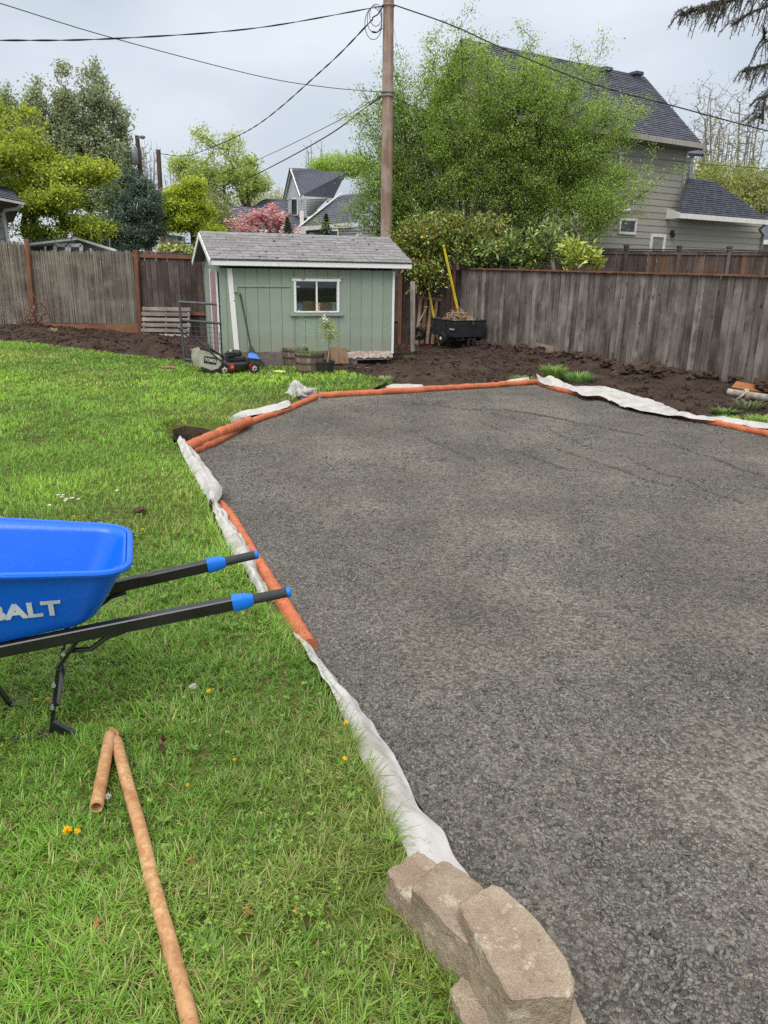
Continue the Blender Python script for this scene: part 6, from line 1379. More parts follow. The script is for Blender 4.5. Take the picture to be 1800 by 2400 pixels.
for u in (.35, .62, .85, 1.0):
    c = [f0.lerp(t0_, u) for f0, t0_ in zip(feet, tops)]; MB().tube([c[0], c[1], c[3], c[2], c[0]], .0026, 4).build('wire_ring', M_GWIRE, cg)
pc = G(757, 880, .03); pc.y += .18; pot = thing('plant_pot', 'dark low plant pot holding the blossoming sapling', 'pot', pc); MB().lathe([(.15, 0), (.19, .20), (.205, .21), (.205, .23), (.18, .23), (.17, .18), (.01, .18)], (0, 0, 0), 24).build('tub', M_BLACKP, pot, local=True, smooth=True); MB().lathe([(.01, .19), (.175, .19), (.175, .17)], (0, 0, 0), 20).build('potting_soil', M_SOIL, pot, local=True)
ap = thing('apple_sapling', 'slim sapling with white blossom standing in the dark pot', 'sapling', (pc.x+.02, pc.y, .21)); pth = [PY(px, py, pc.y-.02) for px, py in ((770, 876), (770, 845), (771, 815), (775, 790), (772, 775), (764, 750))]; MB().tube(spline(pth, 6), [.010]*31, 6).build('stem', M_BARKP, ap, smooth=True)
q = np.array([tuple(p) for p in spline(pth, 20)]); n_ = 380; P = q[RNG.integers(int(len(q)*.55), len(q), n_)]+RNG.normal(size=(n_, 3))*np.array([.06, .05, .04]); V, F, C = leaf_mesh(P, .05, np.tile(np.array(L(168, 190, 110)[:3]), (n_, 1)), .5); mesh_np('leaves', V, F, M_LEAF, C, parent=ap, origin=tuple(ap.location))
fl_ = np.array([tuple(PY(px, py, pc.y-.05)) for px, py in ((761, 747), (765, 755), (772, 778), (778, 778), (768, 776), (780, 783))]); P = np.repeat(fl_, 30, 0)+RNG.normal(size=(180, 3))*.022; V, F, C = leaf_mesh(P, .035, np.tile(np.array([.85, .85, .82]), (180, 1)), .8, 1.0, colvar=.08); mesh_np('blossoms', V, F, M_LEAF, C, parent=ap, origin=tuple(ap.location))
MB().bar(PY(766, 850, pc.y-.05), PY(772, 824, pc.y-.06), .018, .006, up=(0, 1, 0)).build('ribbon_tie', simple('orange_ribbon', L(236, 170, 60), rough=.6), ap)
# brown board leaning on the shed foot
s0_, _ = wall_s(772, 840); s1_, _ = wall_s(811, 840); m = MB(); m.slab([sp(s0_, -.20, -.12), sp(s1_, -.20, -.12), sp(s1_, -.06, .20), sp(s0_, -.06, .22)], .025); o = m.build('leaning_board', M_BROWNW, origin=sp(s0_, -.2, -.1)); tag(o, 'short brown board leaning on the shed foot beside the pot', 'board')
# small oddments on the lawn by the shed
q = G(655, 876, .06); o = link('garden_glove', rock_mesh('garden_glove', 71, .4, .45, 3), simple('lime_cloth', L(186, 214, 110), L(170, 200, 96), rough=.9), None, (q.x, q.y, lz(q)+.035)); o.scale = (.10, .06, .07); tag(o, 'crumpled lime green glove on grass in front of the shed', 'glove')
q = G(400, 872, .10); o = MB().tube([Vector((q.x-.14, q.y, lz(q)+.05)), Vector((q.x+.02, q.y-.02, lz(q)+.06)), Vector((q.x+.1, q.y, lz(q)+.045))], [.022, .026, .02], 8).build('wooden_stick', M_BROWNW, origin=q, smooth=True); tag(o, 'short brown stick on the lawn left of the mower bag', 'stick')

# --- black cart with twigs
cz = .14; k0 = G(1067, 812, cz); cart = thing('garden_cart', 'black tipping garden cart heaped with twigs in the soil by the fence', 'cart', Vector((k0.x, k0.y, cz)), math.radians(28))
CW, CLn, ch = .78, 1.05, .38
def tub(z0_, z1_, th, flare=.04):
    m = MB(); o_b = [(0, 0), (CW, 0), (CW, CLn), (0, CLn)]; c = (CW/2, CLn/2); ex_ = lambda p, e: (p[0]+(e if p[0] > c[0] else -e), p[1]+(e if p[1] > c[1] else -e))
    B = [(*ex_(p, 0), z0_) for p in o_b]; T = [(*ex_(p, flare), z1_) for p in o_b]; Ti = [(*ex_(p, flare-th), z1_) for p in o_b]; Bi = [(*ex_(p, -th), z0_+th) for p in o_b]
    m.add(B+T+Ti+Bi, [(3, 2, 1, 0)]+[(i, (i+1) % 4, 4+(i+1) % 4, 4+i) for i in range(4)]+[(4+i, 4+(i+1) % 4, 8+(i+1) % 4, 8+i) for i in range(4)]+[(8+i, 8+(i+1) % 4, 12+(i+1) % 4, 12+i) for i in range(4)]+[(12, 13, 14, 15)]); return m
tubm = tub(.20, .20+ch, .012).build('tub', M_BLACKP, cart, local=True, bevel=.006)
for i in range(4):
    p = [(-.04, -.04), (CW+.04, -.04), (CW+.04, CLn+.04), (-.04, CLn+.04)]; a, b = p[i], p[(i+1) % 4]; MB().tube([(*a, .2+ch), (*b, .2+ch)], .013, 8).build('rim', M_BLACKM, tubm, local=True)
for k in range(4): MB().box((-.022, .16+k*.24, .39), (.02, .04, .30), rot=Matrix.Rotation(-.1, 3, 'Y')).build('side_rib', M_BLACKP, tubm, local=True)
lb = MB().box((-.035, .12, .38), (.004, .24, .055), rot=Matrix.Rotation(-.1, 3, 'Y')).build('label_plate', simple('dull_label', L(96, 98, 102), rough=.6, rnd=0), tubm, local=True)
MB().box((-.038, .12, .385), (.004, .19, .018), rot=Matrix.Rotation(-.1, 3, 'Y')).build('label_print', M_WHITE, lb, local=True)
for y in (.42,):
    for x, in ((-.10,), (CW+.10,)):
        t = MB().lathe([(.09, -.05), (.135, -.055), (.15, -.03), (.15, .03), (.135, .055), (.09, .05)], (x, y, .15), 24, (1, 0, 0)).build('wheel', M_RUB, cart, local=True, smooth=True); MB().lathe([(.02, -.07), (.03, -.065), (.05, -.04), (.088, -.045), (.092, .04)], (x, y, .15), 18, (1, 0, 0)).build('rim', M_CREAM, t, local=True, smooth=True)
MB().bar((-.1, .42, .15), (CW+.1, .42, .15), .03, .03).build('axle', M_BLACKM, cart, local=True)
for x in (.2, .55): MB().bar((x, -.02, .18), (x, .9, .18), .035, .035).build('frame_rail', M_BLACKM, cart, local=True)
MB().bar((.4, -.02, .17), (.46, -.75, .02), .035, .03).build('drawbar', M_BLACKM, cart, local=True); MB().bar((.36, 0, .17), (.36, -.02, -.08), .05, .04).build('stand', M_BLACKM, cart, local=True)
M_TWIG = attrmat('dry_twig', .9, .2); ca, sa = math.cos(math.radians(28)), math.sin(math.radians(28)); n_ = 620; loc = np.stack([RNG.uniform(.02, CW-.02, n_), RNG.uniform(.02, CLn-.02, n_)], 1); hgt = .50+.34*np.exp(-((loc[:, 0]-CW/2)**2/.07+(loc[:, 1]-.52)**2/.12))*RNG.uniform(.2, 1, n_)
Pw = np.stack([k0.x+loc[:, 0]*ca-loc[:, 1]*sa, k0.y+loc[:, 0]*sa+loc[:, 1]*ca, cz+hgt], 1); d_ = RNG.normal(size=(n_, 3))*np.array([1, .8, .22]); d_ /= np.linalg.norm(d_, axis=1, keepdims=True); ln_ = RNG.uniform(.07, .24, (n_, 1)); bend = RNG.normal(size=(n_, 3))*.04
V1, F1 = seg_mesh(Pw-d_*ln_*.5, Pw+bend, np.full(n_, .006), np.full(n_, .005), 4); V2, F2 = seg_mesh(Pw+bend, Pw+d_*ln_*.5, np.full(n_, .005), np.full(n_, .003), 4); tc_ = np.array([L(176, 152, 128)[:3], L(150, 122, 100)[:3], L(196, 176, 152)[:3], L(110, 86, 70)[:3]])[RNG.integers(0, 4, n_)]
o = mesh_np('twigs', np.concatenate([V1, V2]), np.concatenate([F1, F2+len(V1)]), M_TWIG, np.concatenate([np.repeat(tc_, 8, 0)]*2)); tag(o, 'heap of dry pale twigs filling the black cart', 'twigs', kind='stuff')

# --- leaning timber frame, shovel and tyre at the back fence
YF = 19.0; f0, f1 = PY(975, 790, YF), PY(1024, 790, YF); zt0_ = PY(980, 694, YF+.15).z
lf = thing('timber_frame', 'brown slatted timber frame leaning on the back fence', 'wooden frame', ((f0.x+f1.x)/2, YF, .1))
for i in range(4): x = f0.x+(f1.x-f0.x)*(i+.4)/4; MB().bar((x-.04, YF-.1, .08), (x+.05, YF+.14, zt0_-.02*i), .075, .02, up=(0, 1, 0)).build('slat', M_BROWNW, lf)
MB().bar((f0.x, YF+.12, zt0_-.02), (f1.x+.08, YF+.12, zt0_-.08), .07, .03, up=(0, 1, 0)).build('top_rail', M_BROWNW, lf); MB().bar((f0.x, YF+.05, .55), (f1.x+.08, YF+.05, .5), .06, .025, up=(0, 1, 0)).build('cross_rail', M_BROWNW, lf)
a, b = PY(975, 770, 18.6), PY(998, 724, 18.9); sv = thing('shovel', 'shovel with grey handle slanting behind the grey post', 'shovel', (a.x, a.y, .1)); MB().tube([a, b], .018, 8).build('handle', M_GREYPOST, sv, smooth=True); MB().tube([b+Vector((-.05, 0, .04)), b+Vector((.05, 0, .04))], .018, 8).build('grip', M_GREYPOST, sv); m = MB(); m.slab([a+Vector((-.1, -.02, -.02)), a+Vector((.08, -.02, -.02)), a+Vector((.04, -.05, -.26)), a+Vector((-.08, -.05, -.26))], .008); m.build('blade', M_GREYM, sv)
tq = PY(982, 782, 18.5); ty = thing('old_tyre', 'small black tyre lying behind the grey post', 'tyre', (tq.x, 18.5, .1)); MB().lathe([(.09, -.05), (.15, -.055), (.17, -.03), (.17, .03), (.15, .055), (.09, .05)], (tq.x, 18.5, tq.z), 22, (.5, 1, .3), cap=False).build('tread', M_RUB, ty, smooth=True)
n_ = 240; c = G(965, 800, .1); P = np.stack([RNG.normal(c.x, .45, n_), RNG.normal(c.y, .5, n_)], 1); P = P[P[:, 1] < 18.9]; z = soil_z(P)+.015; V, F, C = leaf_mesh(np.concatenate([P, z[:, None]], 1), .05, np.tile(np.array(L(206, 80, 86)[:3]), (len(P), 1)), .7, 3.0, colvar=.3); o = mesh_np('petals', V, F, M_LEAF, C); tag(o, 'fallen red petals scattered on the soil by the grey post', 'petals', kind='stuff')
# stick lying across the bare soil
o = MB().tube(spline([G(820, 862, .06), G(870, 862, .08), G(880, 860, .07), G(925, 857, .07)], 6), .012, 6).build('fallen_stick', M_BARKP, origin=G(870, 862)); tag(o, 'thin pale stick lying on the soil below the shed corner', 'stick')

# --- twiggy dead shrub and tufts by the left fence
q = PY(75, 770, 18.3); zb2 = gz(q); tree('dead_shrub', 'leafless reddish twiggy shrub in front of the reed fence post', 'shrub', (q.x, 18.3, zb2), [straight(q.x, 18.3, zb2+.35, 4, wob=.06, z0=zb2)], [epx(78, 728, 42, 32, 18.3, .35), epx(70, 750, 30, 20, 18.2, .3), epx(110, 735, 14, 14, 18.2, .2)], 170, 130, .05, [L(112, 70, 60)], bark('reddish_twig', L(140, 112, 100)), M_LEAF, r0=.0035, seg=.12, jitter=.35)
def tuft(label, px, py, n, r, h, col, lean=.8, w=.008):
    c = G(px, py, .06); zz = max(gz(c), lz(c) if inpoly(np.array([[c.x, c.y]]), LAWN)[0] else -9); return shoots(label, (c.x, c.y, zz-.01), n, r, h, col, 'grass_tuft', 'grass tuft', lean, w, 'grass tufts on the bare soil')
TG = L(140, 172, 84)
tuft('tall grass tuft just left of its twin behind the white fabric', 1296, 885, 420, .16, .30, TG, .7); tuft('bushy grass tuft, right-hand one of the pair behind the white fabric', 1355, 892, 420, .19, .24, L(128, 168, 92), .8)
tuft('low spreading grass patch behind the right end of the far roll', 1195, 894, 420, .36, .11, L(130, 160, 76)); tuft('second low grass patch left of the tall tufts', 1225, 887, 300, .24, .13, L(120, 150, 70))
tuft('small broad-leaved weed on the soil near the orange plank', 1700, 962, 140, .12, .14, L(112, 146, 76), 1.2, .014); tuft('spiky dull green plant beside the rope-tied log', 1752, 958, 110, .14, .20, L(120, 130, 92), 1.4, .009); tuft('low grass strip at the fabric below the spiky plant', 1740, 985, 500, .34, .09, TG); tuft('grass corner patch at the right photo edge', 1800, 985, 400, .3, .10, TG)
tuft('pale grass tuft on the soil bank below the twiggy shrub', 90, 785, 200, .22, .16, L(150, 160, 96)); tuft('green grass tuft along the foot of the reed fence', 120, 772, 260, .35, .16, L(120, 152, 80)); tuft('grass patch at the left photo edge under the reed fence', 10, 745, 260, .4, .2, L(112, 146, 76)); tuft('dry straw tuft on the soil bank front', 128, 803, 90, .12, .14, L(176, 164, 120)); tuft('small weed on the heap in front of the grey post', 960, 842, 120, .1, .12, L(130, 142, 90)); tuft('pale weed at the lawn tip near the soil', 900, 893, 140, .14, .12, L(160, 170, 120)); tuft('small green weed on the clods by the right fence', 1247, 825, 160, .13, .12, L(120, 150, 76)); tuft('straw-coloured weed at the clods behind the cart', 1208, 822, 90, .08, .12, L(170, 166, 120))
tuft('grass wisps between mower and stake', 558, 862, 120, .12, .3, L(140, 150, 90), .4)
# --- orange plank, log and rope at the right edge
m = MB(); m.slab([PY(1713, 912, 11.6), PY(1725, 898, 11.75), PY(1880, 928, 11.2), PY(1880, 942, 11.1)], .04); o = m.build('orange_plank', wood('orange_plank_wood', L(176, 112, 72), L(150, 92, 60), L(186, 130, 92), knots=False, axis='x'), origin=PY(1800, 925, 11.3)); tag(o, 'orange-brown plank lying against the clods at the right edge', 'plank')
a, b = PY(1705, 918, 11.2), PY(1880, 946, 10.6); o = MB().tube([a, a.lerp(b, .5), b], [.05, .055, .055], 12).build('log', M_GREYPOST, origin=a, smooth=True); tag(o, 'pale log lying below the orange plank', 'log')
c = a.lerp(b, .25); rp = MB()
for k in range(3): rp.tube([c+Vector((.02*k-.02, 0, 0))+Vector((.01*math.sin(t*2), .075*math.cos(t), .075*math.sin(t))) for t in np.arange(0, 6.28, .35)], .013, 6, closed=True)
rp.tube(spline([c+Vector((-.02, -.06, .05)), c+Vector((-.1, -.09, -.01)), c+Vector((-.14, -.05, -.06))], 6), .014, 6); o = rp.build('rope_knot', simple('frayed_rope', L(190, 178, 156), L(150, 138, 118), scale=40, rough=.95), origin=c, smooth=True); tag(o, 'frayed pale rope wound round the log', 'rope')

# ============================================================ FOREGROUND
# --- blue wheelbarrow
TN = G(680, 1387, .6); WZ = .075; YAW = math.radians(18)
wb = thing('wheelbarrow', 'bright blue wheelbarrow with black handles and blue-capped grips on the lawn', 'wheelbarrow', Vector((TN.x, TN.y, WZ)), YAW)
def m_tray():
    t = NT('wet_blue_tray'); v = t.coords(rnd=False); dr = t.n('TexVoronoi', Scale=190.0); t.l(v, dr.inputs['Vector']); a = t.noise(v, 9, 3)
    msk = t.noise(v, 14, 3); h = t.math('MULTIPLY', t.ramp(dr.outputs['Distance'], .12, .34, (1, 1, 1, 1), (0, 0, 0, 1)), t.ramp(msk, .45, .6)); t.bump(h, .45, .002)
    col = t.mix(a, L(0, 106, 232), L(0, 98, 220)); return t.done(col, .32, .5)
M_TRAY = m_tray(); M_HBLK = simple('gloss_black_paint', L(26, 26, 28), L(34, 34, 36), rough=.25, spec=.55, bump=.12, bscale=240, rnd=0, bdist=.002); M_GRIP = simple('grip_rubber', L(62, 63, 66), L(54, 55, 58), rough=.75, bump=.5, bscale=170, rnd=0); M_BLUE2 = simple('blue_grip_plastic', L(28, 120, 222), L(22, 108, 208), rough=.4, bump=.02, rnd=0, fine=.04)
hz0 = .6-WZ; SLP = .12
def hz(x): return hz0+SLP*x
def handle(y0, y1, xt):
    h = MB(); a = Vector((xt-.17, y0+(y1-y0)*.1, hz(xt-.17))); b = Vector((xt-1.85, y1, hz(xt-1.85))); h.bar(a, b, .040, .046); o = h.build('handle', M_HBLK, wb, local=True, bevel=.004)
    d = (b-a).normalized(); tipp = a-d*.17
    MB().tube([a-d*.015, tipp+d*.008], .0185, 14).build('grip', M_GRIP, o, local=True, smooth=True)
    m = MB(); m.tube([tipp+d*.012, tipp, tipp-d*.004], [.0195, .0195, .015], 14); m.build('end_cap', M_BLUE2, o, local=True, smooth=True)
    m = MB(); ring_ = []
    for s_, w_, h_ in ((-.032, .019, .019), (-.005, .025, .028), (.02, .0265, .030), (.045, .026, .031)):
        c = a+d*s_; u = Vector((0, 0, 1)); u = (u-d*u.dot(d)).normalized(); sd = u.cross(d); ring_.append([c+sd*(w_*math.copysign(abs(math.cos(t))**.6, math.cos(t)))+u*(h_*math.copysign(abs(math.sin(t))**.6, math.sin(t))) for t in np.arange(0, 6.28, math.pi/8)])
    n = len(ring_[0]); m.add([v for r in ring_ for v in r], [(i*n+k, i*n+(k+1) % n, (i+1)*n+(k+1) % n, (i+1)*n+k) for i in range(3) for k in range(n)]+[tuple(range(n)), tuple(3*n+k for k in range(n))]); m.build('grip_collar', M_BLUE2, o, local=True, smooth=True)
handle(0.0, .10, 0.0); handle(.44, .36, -.057)
# tray: lofted shell with rolled rim
def loop(x0, x1, y0a, y1a, y0b, y1b, r, zf, k=6):
    """rounded trapezoid: rear edge x1 (y0a..y1a), front edge x0 (y0b..y1b)"""
    P = []
    for (cx, cy, a0_) in ((x1-r, y0a+r, -math.pi/2), (x1-r, y1a-r, 0), (x0+r, y1b-r, math.pi/2), (x0+r, y0b+r, math.pi)):
        for i in range(k+1): a = a0_+math.pi/2*i/k; P.append((cx+r*math.cos(a), cy+r*math.sin(a)))
    out = []
    for i in range(len(P)):
        a, b = Vector(P[i]), Vector(P[(i+1) % len(P)]); out.append(a)
        for j in range(1, 4):
            if (b-a).length > .1: out.append(a.lerp(b, j/4))
    return [Vector((p.x, p.y, zf(p.x))) for p in out]
rimz = lambda x: .765-WZ+(-.62-x)*.11; botz = lambda x: hz(x)+.030
RL = loop(-1.60, -.575, -.035, .475, -.075, .57, .11, rimz); BLp = loop(-1.38, -.70, .045, .40, .05, .39, .07, botz)
n = len(RL); assert len(BLp) == n, (len(BLp), n)
lev = [RL]+[[a.lerp(b, u)+Vector((0, 0, -.01*math.sin(math.pi*u))) for a, b in zip(RL, BLp)] for u in (.12, .35, .6, .82, .93)]
cB = sum(BLp, Vector())/n; lev.append([a.lerp(cB, .03)+Vector((0, 0, 0)) for a in BLp]); lev.append([a.lerp(cB, .22)+Vector((0, 0, -.004)) for a in BLp])
m = MB(); m.add([v for l_ in lev for v in l_], [(i*n+k, i*n+(k+1) % n, (i+1)*n+(k+1) % n, (i+1)*n+k) for i in range(len(lev)-1) for k in range(n)]+[tuple((len(lev)-1)*n+k for k in range(n))])
tray = m.build('tray', M_TRAY, wb, local=True, smooth=True); md = tray.modifiers.new('t', 'SOLIDIFY'); md.thickness = .005
cR = sum(RL, Vector())/n; rp_ = [p+(p-cR).normalized()*.012+Vector((0, 0, -.006)) for p in RL]; MB().tube(rp_, .0125, 8, closed=True).build('rolled_rim', M_TRAY, tray, local=True, smooth=True)
# lettering on the near side
i0 = min(range(n), key=lambda i: (RL[i]-Vector((-.95, -.05, rimz(-.95)))).length); up_v = (RL[i0]-BLp[i0]); up_v = Vector((0, up_v.y, up_v.z)).normalized(); xd = Vector((1, .02, -.02)).normalized(); nv = xd.cross(up_v).normalized(); up_v = nv.cross(xd)
tc = RL[i0].lerp(BLp[i0], .56); tc = Vector((-.985, tc.y, tc.z)); mt = Matrix((xd, up_v, nv)).transposed().to_4x4(); mt.translation = tc+nv*.0075
text_mesh('lettering', 'KOBALT', .088, simple('pale_print', L(222, 230, 240), rough=.5, rnd=0, bump=.02, fine=.03), tray, mt, bold=.0, extrude=.0012, xs=1.12, fat=.0034)
# legs, braces, bolts, wheel
M_BOLT = simple('zinc_bolt', L(200, 204, 208), rough=.3, metal=.8, bump=0)
for y, yf in ((.045, .10), (.40, .36)):
    lg = MB(); lg.bar((-.76, y, hz(-.76)-.02), (-.84, (y+yf)/2, .30), .013, .028, up=(0, 1, 0)); lg.bar((-.84, (y+yf)/2, .30), (-.905, yf, -.01), .014, .029, up=(0, 1, 0)); lg.build('leg', M_HBLK, wb, local=True, bevel=.002)
    MB().bar((-.905, yf, .012), (-1.07, yf, .010), .036, .012).build('foot', M_HBLK, wb, local=True); MB().bar((-1.07, yf, .0), (-1.24, y+.01, hz(-1.24)-.02), .013, .028, up=(0, 1, 0)).build('leg', M_HBLK, wb, local=True, bevel=.002)
    MB().tube([(-.60, y, hz(-.6)-.028), (-.66, y, hz(-.66)-.035), (-.72, y, hz(-.72)-.07), (-.80, (y+yf)/2, .36)], .010, 8).build('brace_rod', M_HBLK, wb, local=True, smooth=True)
    for x, z, s in ((-.60, hz(-.6)-.045, .006), (-.785, .42, .006), (-.815, .36, .006), (-.86, .24, .006), (-.875, .15, .006)): MB().lathe([(.0045, -.012), (.0045, .012), (.008, .012), (.008, .018)], (x, y+(yf-y)*.5-.012, z), 8, (0, -1, .1)).build('bolt', M_BOLT, wb, local=True)
MB().bar((-.87, .08, .14), (-.87, .39, .14), .008, .03, up=(1, 0, 0)).build('cross_brace', M_HBLK, wb, local=True); MB().bar((-.89, .08, .07), (-.795, .06, -.005), .022, .03).build('foot_plate', M_HBLK, wb, local=True, bevel=.002)
MB().bar((-1.35, .07, hz(-1.35)-.05), (-1.35, .38, hz(-1.35)-.05), .04, .03).build('tray_support', M_HBLK, wb, local=True)
wl = MB().lathe([(.11, -.045), (.17, -.05), (.19, -.03), (.195, 0), (.19, .03), (.17, .05), (.11, .045)], (-1.98, .22, .19), 28, (0, 1, 0)).build('wheel', M_RUB, wb, local=True, smooth=True); MB().lathe([(.02, -.06), (.03, -.05), (.11, -.03), (.11, .03), (.03, .05)], (-1.98, .22, .19), 20, (0, 1, 0)).build('rim', M_BLUE2, wl, local=True, smooth=True)

# --- folded cardboard tube
def m_tube():
    t = NT('brown_wrapped_tube'); v = t.coords(rnd=True); a = t.noise(v, 38, 5, .7); w = t.n('TexWave', Scale=2.2, Distortion=3.0); w.bands_direction = 'DIAGONAL'; t.l(v, w.inputs['Vector']); b = t.noise(v, 5, 3); f = t.noise(v, 160, 3)
    col = t.mix(t.ramp(a, .42, .62), L(172, 126, 86), L(202, 168, 126)); col = t.mix(t.math('MULTIPLY', t.ramp(b, .4, .65), .5), col, L(176, 130, 92)); col = t.mix(t.math('MULTIPLY', t.ramp(w.outputs['Fac'], .9, .99), .35), col, L(128, 84, 54)); col = t.bright(col, .85, 1.15, f); t.bump(a, .25, .003); return t.done(col, .85, .2)
M_TUBE = m_tube(); tz = .135; a, b = G(259, 1716, tz+.01), G(226, 1893, tz-.005); ctub = thing('cardboard_tube', 'brown cardboard tube folded into a short and a long arm on the grass', 'cardboard tube', Vector((a.x, a.y, .1)))
def hollow(name, pts, rs, open_end):
    m = MB(); m.tube(pts, rs, 20, cap=False); o = m.build(name, M_TUBE, ctub, smooth=True); md = o.modifiers.new('t', 'SOLIDIFY'); md.thickness = .0045; md.offset = -1; return o
d = (b-a).normalized(); hollow('short_arm', [a-d*.012, a-d*.004, a+d*.02, a.lerp(b, .3), a.lerp(b, .6), a.lerp(b, .85), b], [.004, .012, .0195, .0205, .021, .0205, .021], True)
a2, b2 = G(272, 1730, tz), G(447, 2404, tz-.01); d2 = (b2-a2).normalized(); pts = [a2-d2*.01, a2-d2*.003, a2+d2*.02]+[a2.lerp(b2, i/10) for i in range(1, 11)]+[b2+d2*.15, b2+d2*.3]; hollow('long_arm', [p+Vector((.002*math.sin(i*1.3), 0, 0)) for i, p in enumerate(pts)], [.005, .012, .0185]+[.0205]*12, True)
m = MB()
for i in range(4): p0_ = a.lerp(a2, i/3); m.slab([p0_+Vector((-.008, 0, -.012)), p0_+Vector((.008, .004, -.012)), p0_+Vector((.007, .012, .012+.004*i)), p0_+Vector((-.007, .010, .014))], .003)
m.build('torn_fold', M_TUBE, ctub)

# --- concrete wall blocks
def m_block():
    t = NT('tan_concrete'); v = t.coords(); a = t.noise(v, 7, 5, .6); b = t.noise(v, 60, 4, .7); c = t.noise(v, 260, 2)
    col = t.mix(t.ramp(a, .35, .65), L(178, 162, 142), L(148, 130, 113)); col = t.mix(t.math('MULTIPLY', t.ramp(t.noise(v, 13, 5, .7), .56, .66), .75), col, L(204, 194, 176)); col = t.mix(t.math('MULTIPLY', t.ramp(b, .62, .7), .6), col, L(104, 86, 74)); vv = t.n('TexVoronoi', Scale=320.0); t.l(v, vv.inputs['Vector']); sc_v = t.n('SeparateColor'); t.l(vv.outputs['Color'], sc_v.inputs[0]); col = t.bright(col, .86, 1.14, sc_v.outputs[0]); col = t.bright(col, .75, 1.25, c); col = t.bright(col, .8, 1.14, t.rand()); t.bump(t.math('MULTIPLY_ADD', c, .6, b), .9, .009); return t.done(col, .9, .15)
M_BLOCK = m_block()
def block(label, outline, zt, h, seed, tilt=(0, 0)):
    P = [G(800+x*.3918, 1900+y*.3918, zt) for x, y in outline]; c = sum(P, Vector())/len(P); bm = bmesh.new(); R_ = Matrix.Rotation(tilt[0], 3, 'X') @ Matrix.Rotation(tilt[1], 3, 'Y')
    top = [bm.verts.new(p-c) for p in P]; f = bm.faces.new(top); r = bmesh.ops.extrude_face_region(bm, geom=[f]); vs = [e for e in r['geom'] if isinstance(e, bmesh.types.BMVert)]
    for v in vs: v.co.z -= h
    bmesh.ops.recalc_face_normals(bm, faces=bm.faces); bmesh.ops.bevel(bm, geom=list(bm.edges), offset=.004, segments=1, affect='EDGES', clamp_overlap=True); bmesh.ops.triangulate(bm, faces=bm.faces)
    for _ in range(5): bmesh.ops.subdivide_edges(bm, edges=[e for e in bm.edges if e.calc_length() > .010], cuts=1, use_grid_fill=True); bmesh.ops.triangulate(bm, faces=[f for f in bm.faces if len(f.verts) > 3])
    for v in bm.verts:
        q = v.co*1.0+Vector((seed, seed*2, 0)); k = noise.noise(q*14)*.005-abs(noise.noise(q*38))*.003+noise.noise(q*90)*.0025-max(0, noise.noise(q*24+Vector((3, 3, 3)))-.35)*.022; v.co += v.co.normalized()*k
    me = bpy.data.meshes.new('concrete_block'); bm.to_mesh(me); bm.free(); me.polygons.foreach_set('use_smooth', np.ones(len(me.polygons), bool)); me.set_sharp_from_angle(angle=math.radians(32)); o = link('concrete_block', me, M_BLOCK, None, c, R_.to_euler()); tag(o, label, 'concrete block', 'tan concrete blocks at the pad edge'); return o
block('nearest concrete block on top of the pile, its face towards the bottom edge', [(695, 550), (800, 485), (905, 432), (965, 455), (1190, 660), (1290, 800), (1345, 885), (1398, 1010), (1392, 1085), (1350, 1108), (1010, 1122), (900, 930)], .30, .155, 1.0)
block('middle concrete block of the leaning row, brown with straight edges', [(415, 462), (500, 380), (600, 292), (655, 305), (850, 440), (1060, 640), (900, 900), (640, 690)], .25, .15, 5.0, (.02, .05))
block('farthest and lowest concrete block, touching the white fabric', [(268, 368), (370, 300), (460, 242), (570, 300), (760, 450), (560, 740), (400, 545)], .19, .15, 9.0, (.03, .06))
block('lower concrete block tucked under the nearest one on the grass side', [(640, 1060), (800, 900), (1100, 1000), (1250, 1250), (1180, 1420), (800, 1420)], .135, .15, 13.0)
block('bottom concrete block just showing at the gravel side under the pile', [(1000, 900), (1330, 1000), (1470, 1270), (1440, 1420), (1150, 1420)], .12, .13, 17.0)

# --- flowers and litter in the grass
M_DAN = leafmat('dandelion_petal', .6, .25, .2)
def dandelion(label, px, py, r=.015, h=.05, col=L(250, 206, 30), white=False):
    q = G(px, py, .10); z0_ = lz(q); c = Vector((q.x, q.y, z0_+h)); t = thing('dandelion', label, 'dandelion', (q.x, q.y, z0_), 0, 'dandelions in the lawn'); MB().tube([(q.x+.004, q.y+.01, z0_-.01), (q.x, q.y, z0_+h)], .0018, 5).build('stem', simple_stem, t)
    n_ = 60 if not white else 90; d_ = RNG.normal(size=(n_, 3)); d_[:, 2] = np.abs(d_[:, 2])*(.5 if not white else 1.0)-(0 if not white else .3); d_ /= np.linalg.norm(d_, axis=1, keepdims=True); V, F, C = leaf_mesh(np.tile(np.array(tuple(c)), (n_, 1)), r*RNG.uniform(.7, 1.05, n_), np.tile(np.array(col[:3]), (n_, 1)), .3 if not white else .16, .3, .05, d_*8, colvar=.12); mesh_np('flower_head', V, F, M_DAN, C, parent=t, origin=(q.x, q.y, z0_))
simple_stem = simple('pale_stem', L(150, 160, 96), rough=.6)
DL = [('dandelion beside the white seed head in the mid lawn', 491, 1644, .014), ('dandelion at the fabric edge, higher of two', 811, 1718, .013), ('dandelion near the fabric edge, lower of two', 808, 1801, .012), ('largest dandelion bloom, left of the long tube arm', 163, 1978, .019), ('half-open dandelion touching the largest bloom', 186, 1980, .013), ('dandelion behind the wheelbarrow leg, right one', 114, 1652, .012), ('dandelion behind the wheelbarrow leg, left one', 84, 1652, .010), ('small closed dandelion right of the tube fold', 443, 1864, .008), ('small dandelion in the far lawn beyond the tray', 336, 1252, .012), ('tiny dandelion between tube and fabric', 551, 1804, .008)]
for lab, px, py, r in DL: dandelion(lab, px, py, r, .05 if r > .012 else .04)
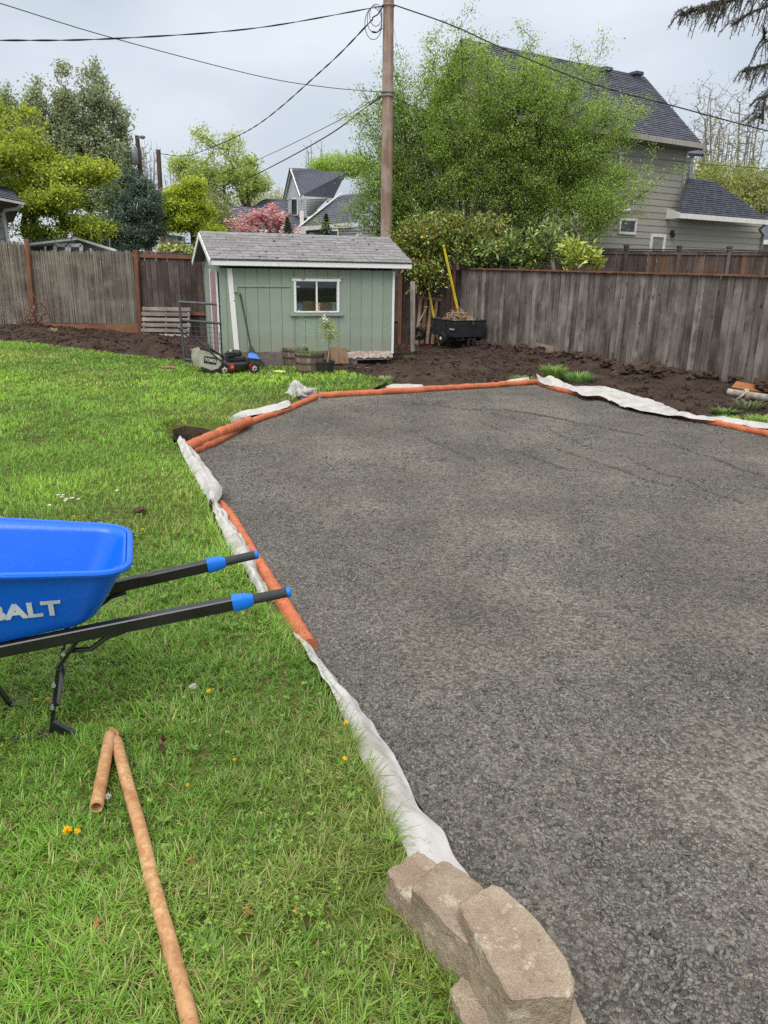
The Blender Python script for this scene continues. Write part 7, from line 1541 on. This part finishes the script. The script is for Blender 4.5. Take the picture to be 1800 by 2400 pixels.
dandelion('white dandelion seed head in the mid lawn', 455, 1638, .02, .06, (.75, .77, .74, 1), True); dandelion('ragged white seed head beside the short tube arm', 256, 1884, .014, .03, (.7, .7, .66, 1), True)
n_ = 0
M_PET = leafmat('white_petal', .6, .2, .2)
for i, (px, py) in enumerate(((138, 1176), (146, 1181), (155, 1190), (168, 1184), (172, 1183), (158, 1186), (150, 1176), (118, 1201), (186, 1186), (610*.452, 1150+30*.452))):
    q = G(px, py, .12); z0_ = lz(q); t = thing('daisy', 'small white daisy, one of the cluster behind the wheelbarrow tray', 'daisy', (q.x, q.y, z0_), 0, 'white daisies behind the tray'); an = np.arange(9)*.698; al = np.stack([np.cos(an), np.sin(an), np.full(9, .3)], 1)*5; V, F, C = leaf_mesh(np.tile(np.array([q.x, q.y, z0_+.06]), (9, 1)), .016, np.tile(np.array([[.85, .85, .85]]), (9, 1)), .45, 3, .05, al, colvar=.03); mesh_np('petals', V, F, M_PET, C, parent=t, origin=(q.x, q.y, z0_)); MB().tube([(q.x, q.y, z0_), (q.x, q.y, z0_+.06)], .0015, 4).build('stem', simple_stem, t)
q = G(326, 1197, .12); o = link('mud_lump', CLODS[2], M_SOIL, None, (q.x, q.y, lz(q)+.03)); o.scale = (.05, .04, .04); tag(o, 'dark lump of mud on the lawn behind the wheelbarrow', 'mud')
q = G(384, 1762, .1); P = np.tile(np.array([q.x, q.y, lz(q)+.04]), (4, 1)); V, F, C = leaf_mesh(P, .035, np.tile(np.array(L(96, 48, 46)[:3]), (4, 1)), .6, 2, .15); o = mesh_np('dead_leaf', V, F, M_LEAF, C, origin=tuple(P[0])); tag(o, 'dark maroon dead leaf in the grass right of the tube', 'leaf')
for lab, px, py in (('orange-brown withered flower low in the grass, left of the long tube', 230, 2188), ('orange-brown withered flower right of the tube, lower lawn', 583, 2160), ('pale orange withered flower nearest the blocks on the lawn', 697, 2163), ('orange-brown withered leaf in mid lawn right of the tube', 449, 2035)):
    q = G(px, py, .1); n_ = 9; P = np.tile(np.array([q.x, q.y, lz(q)+.035]), (n_, 1)); V, F, C = leaf_mesh(P, .016, np.tile(np.array(L(206, 140, 84)[:3]), (n_, 1)), .5, 1.0); o = mesh_np('withered_flower', V, F, M_LEAF, C, origin=tuple(P[0])); tag(o, lab, 'flower', 'withered flowers in the lawn')
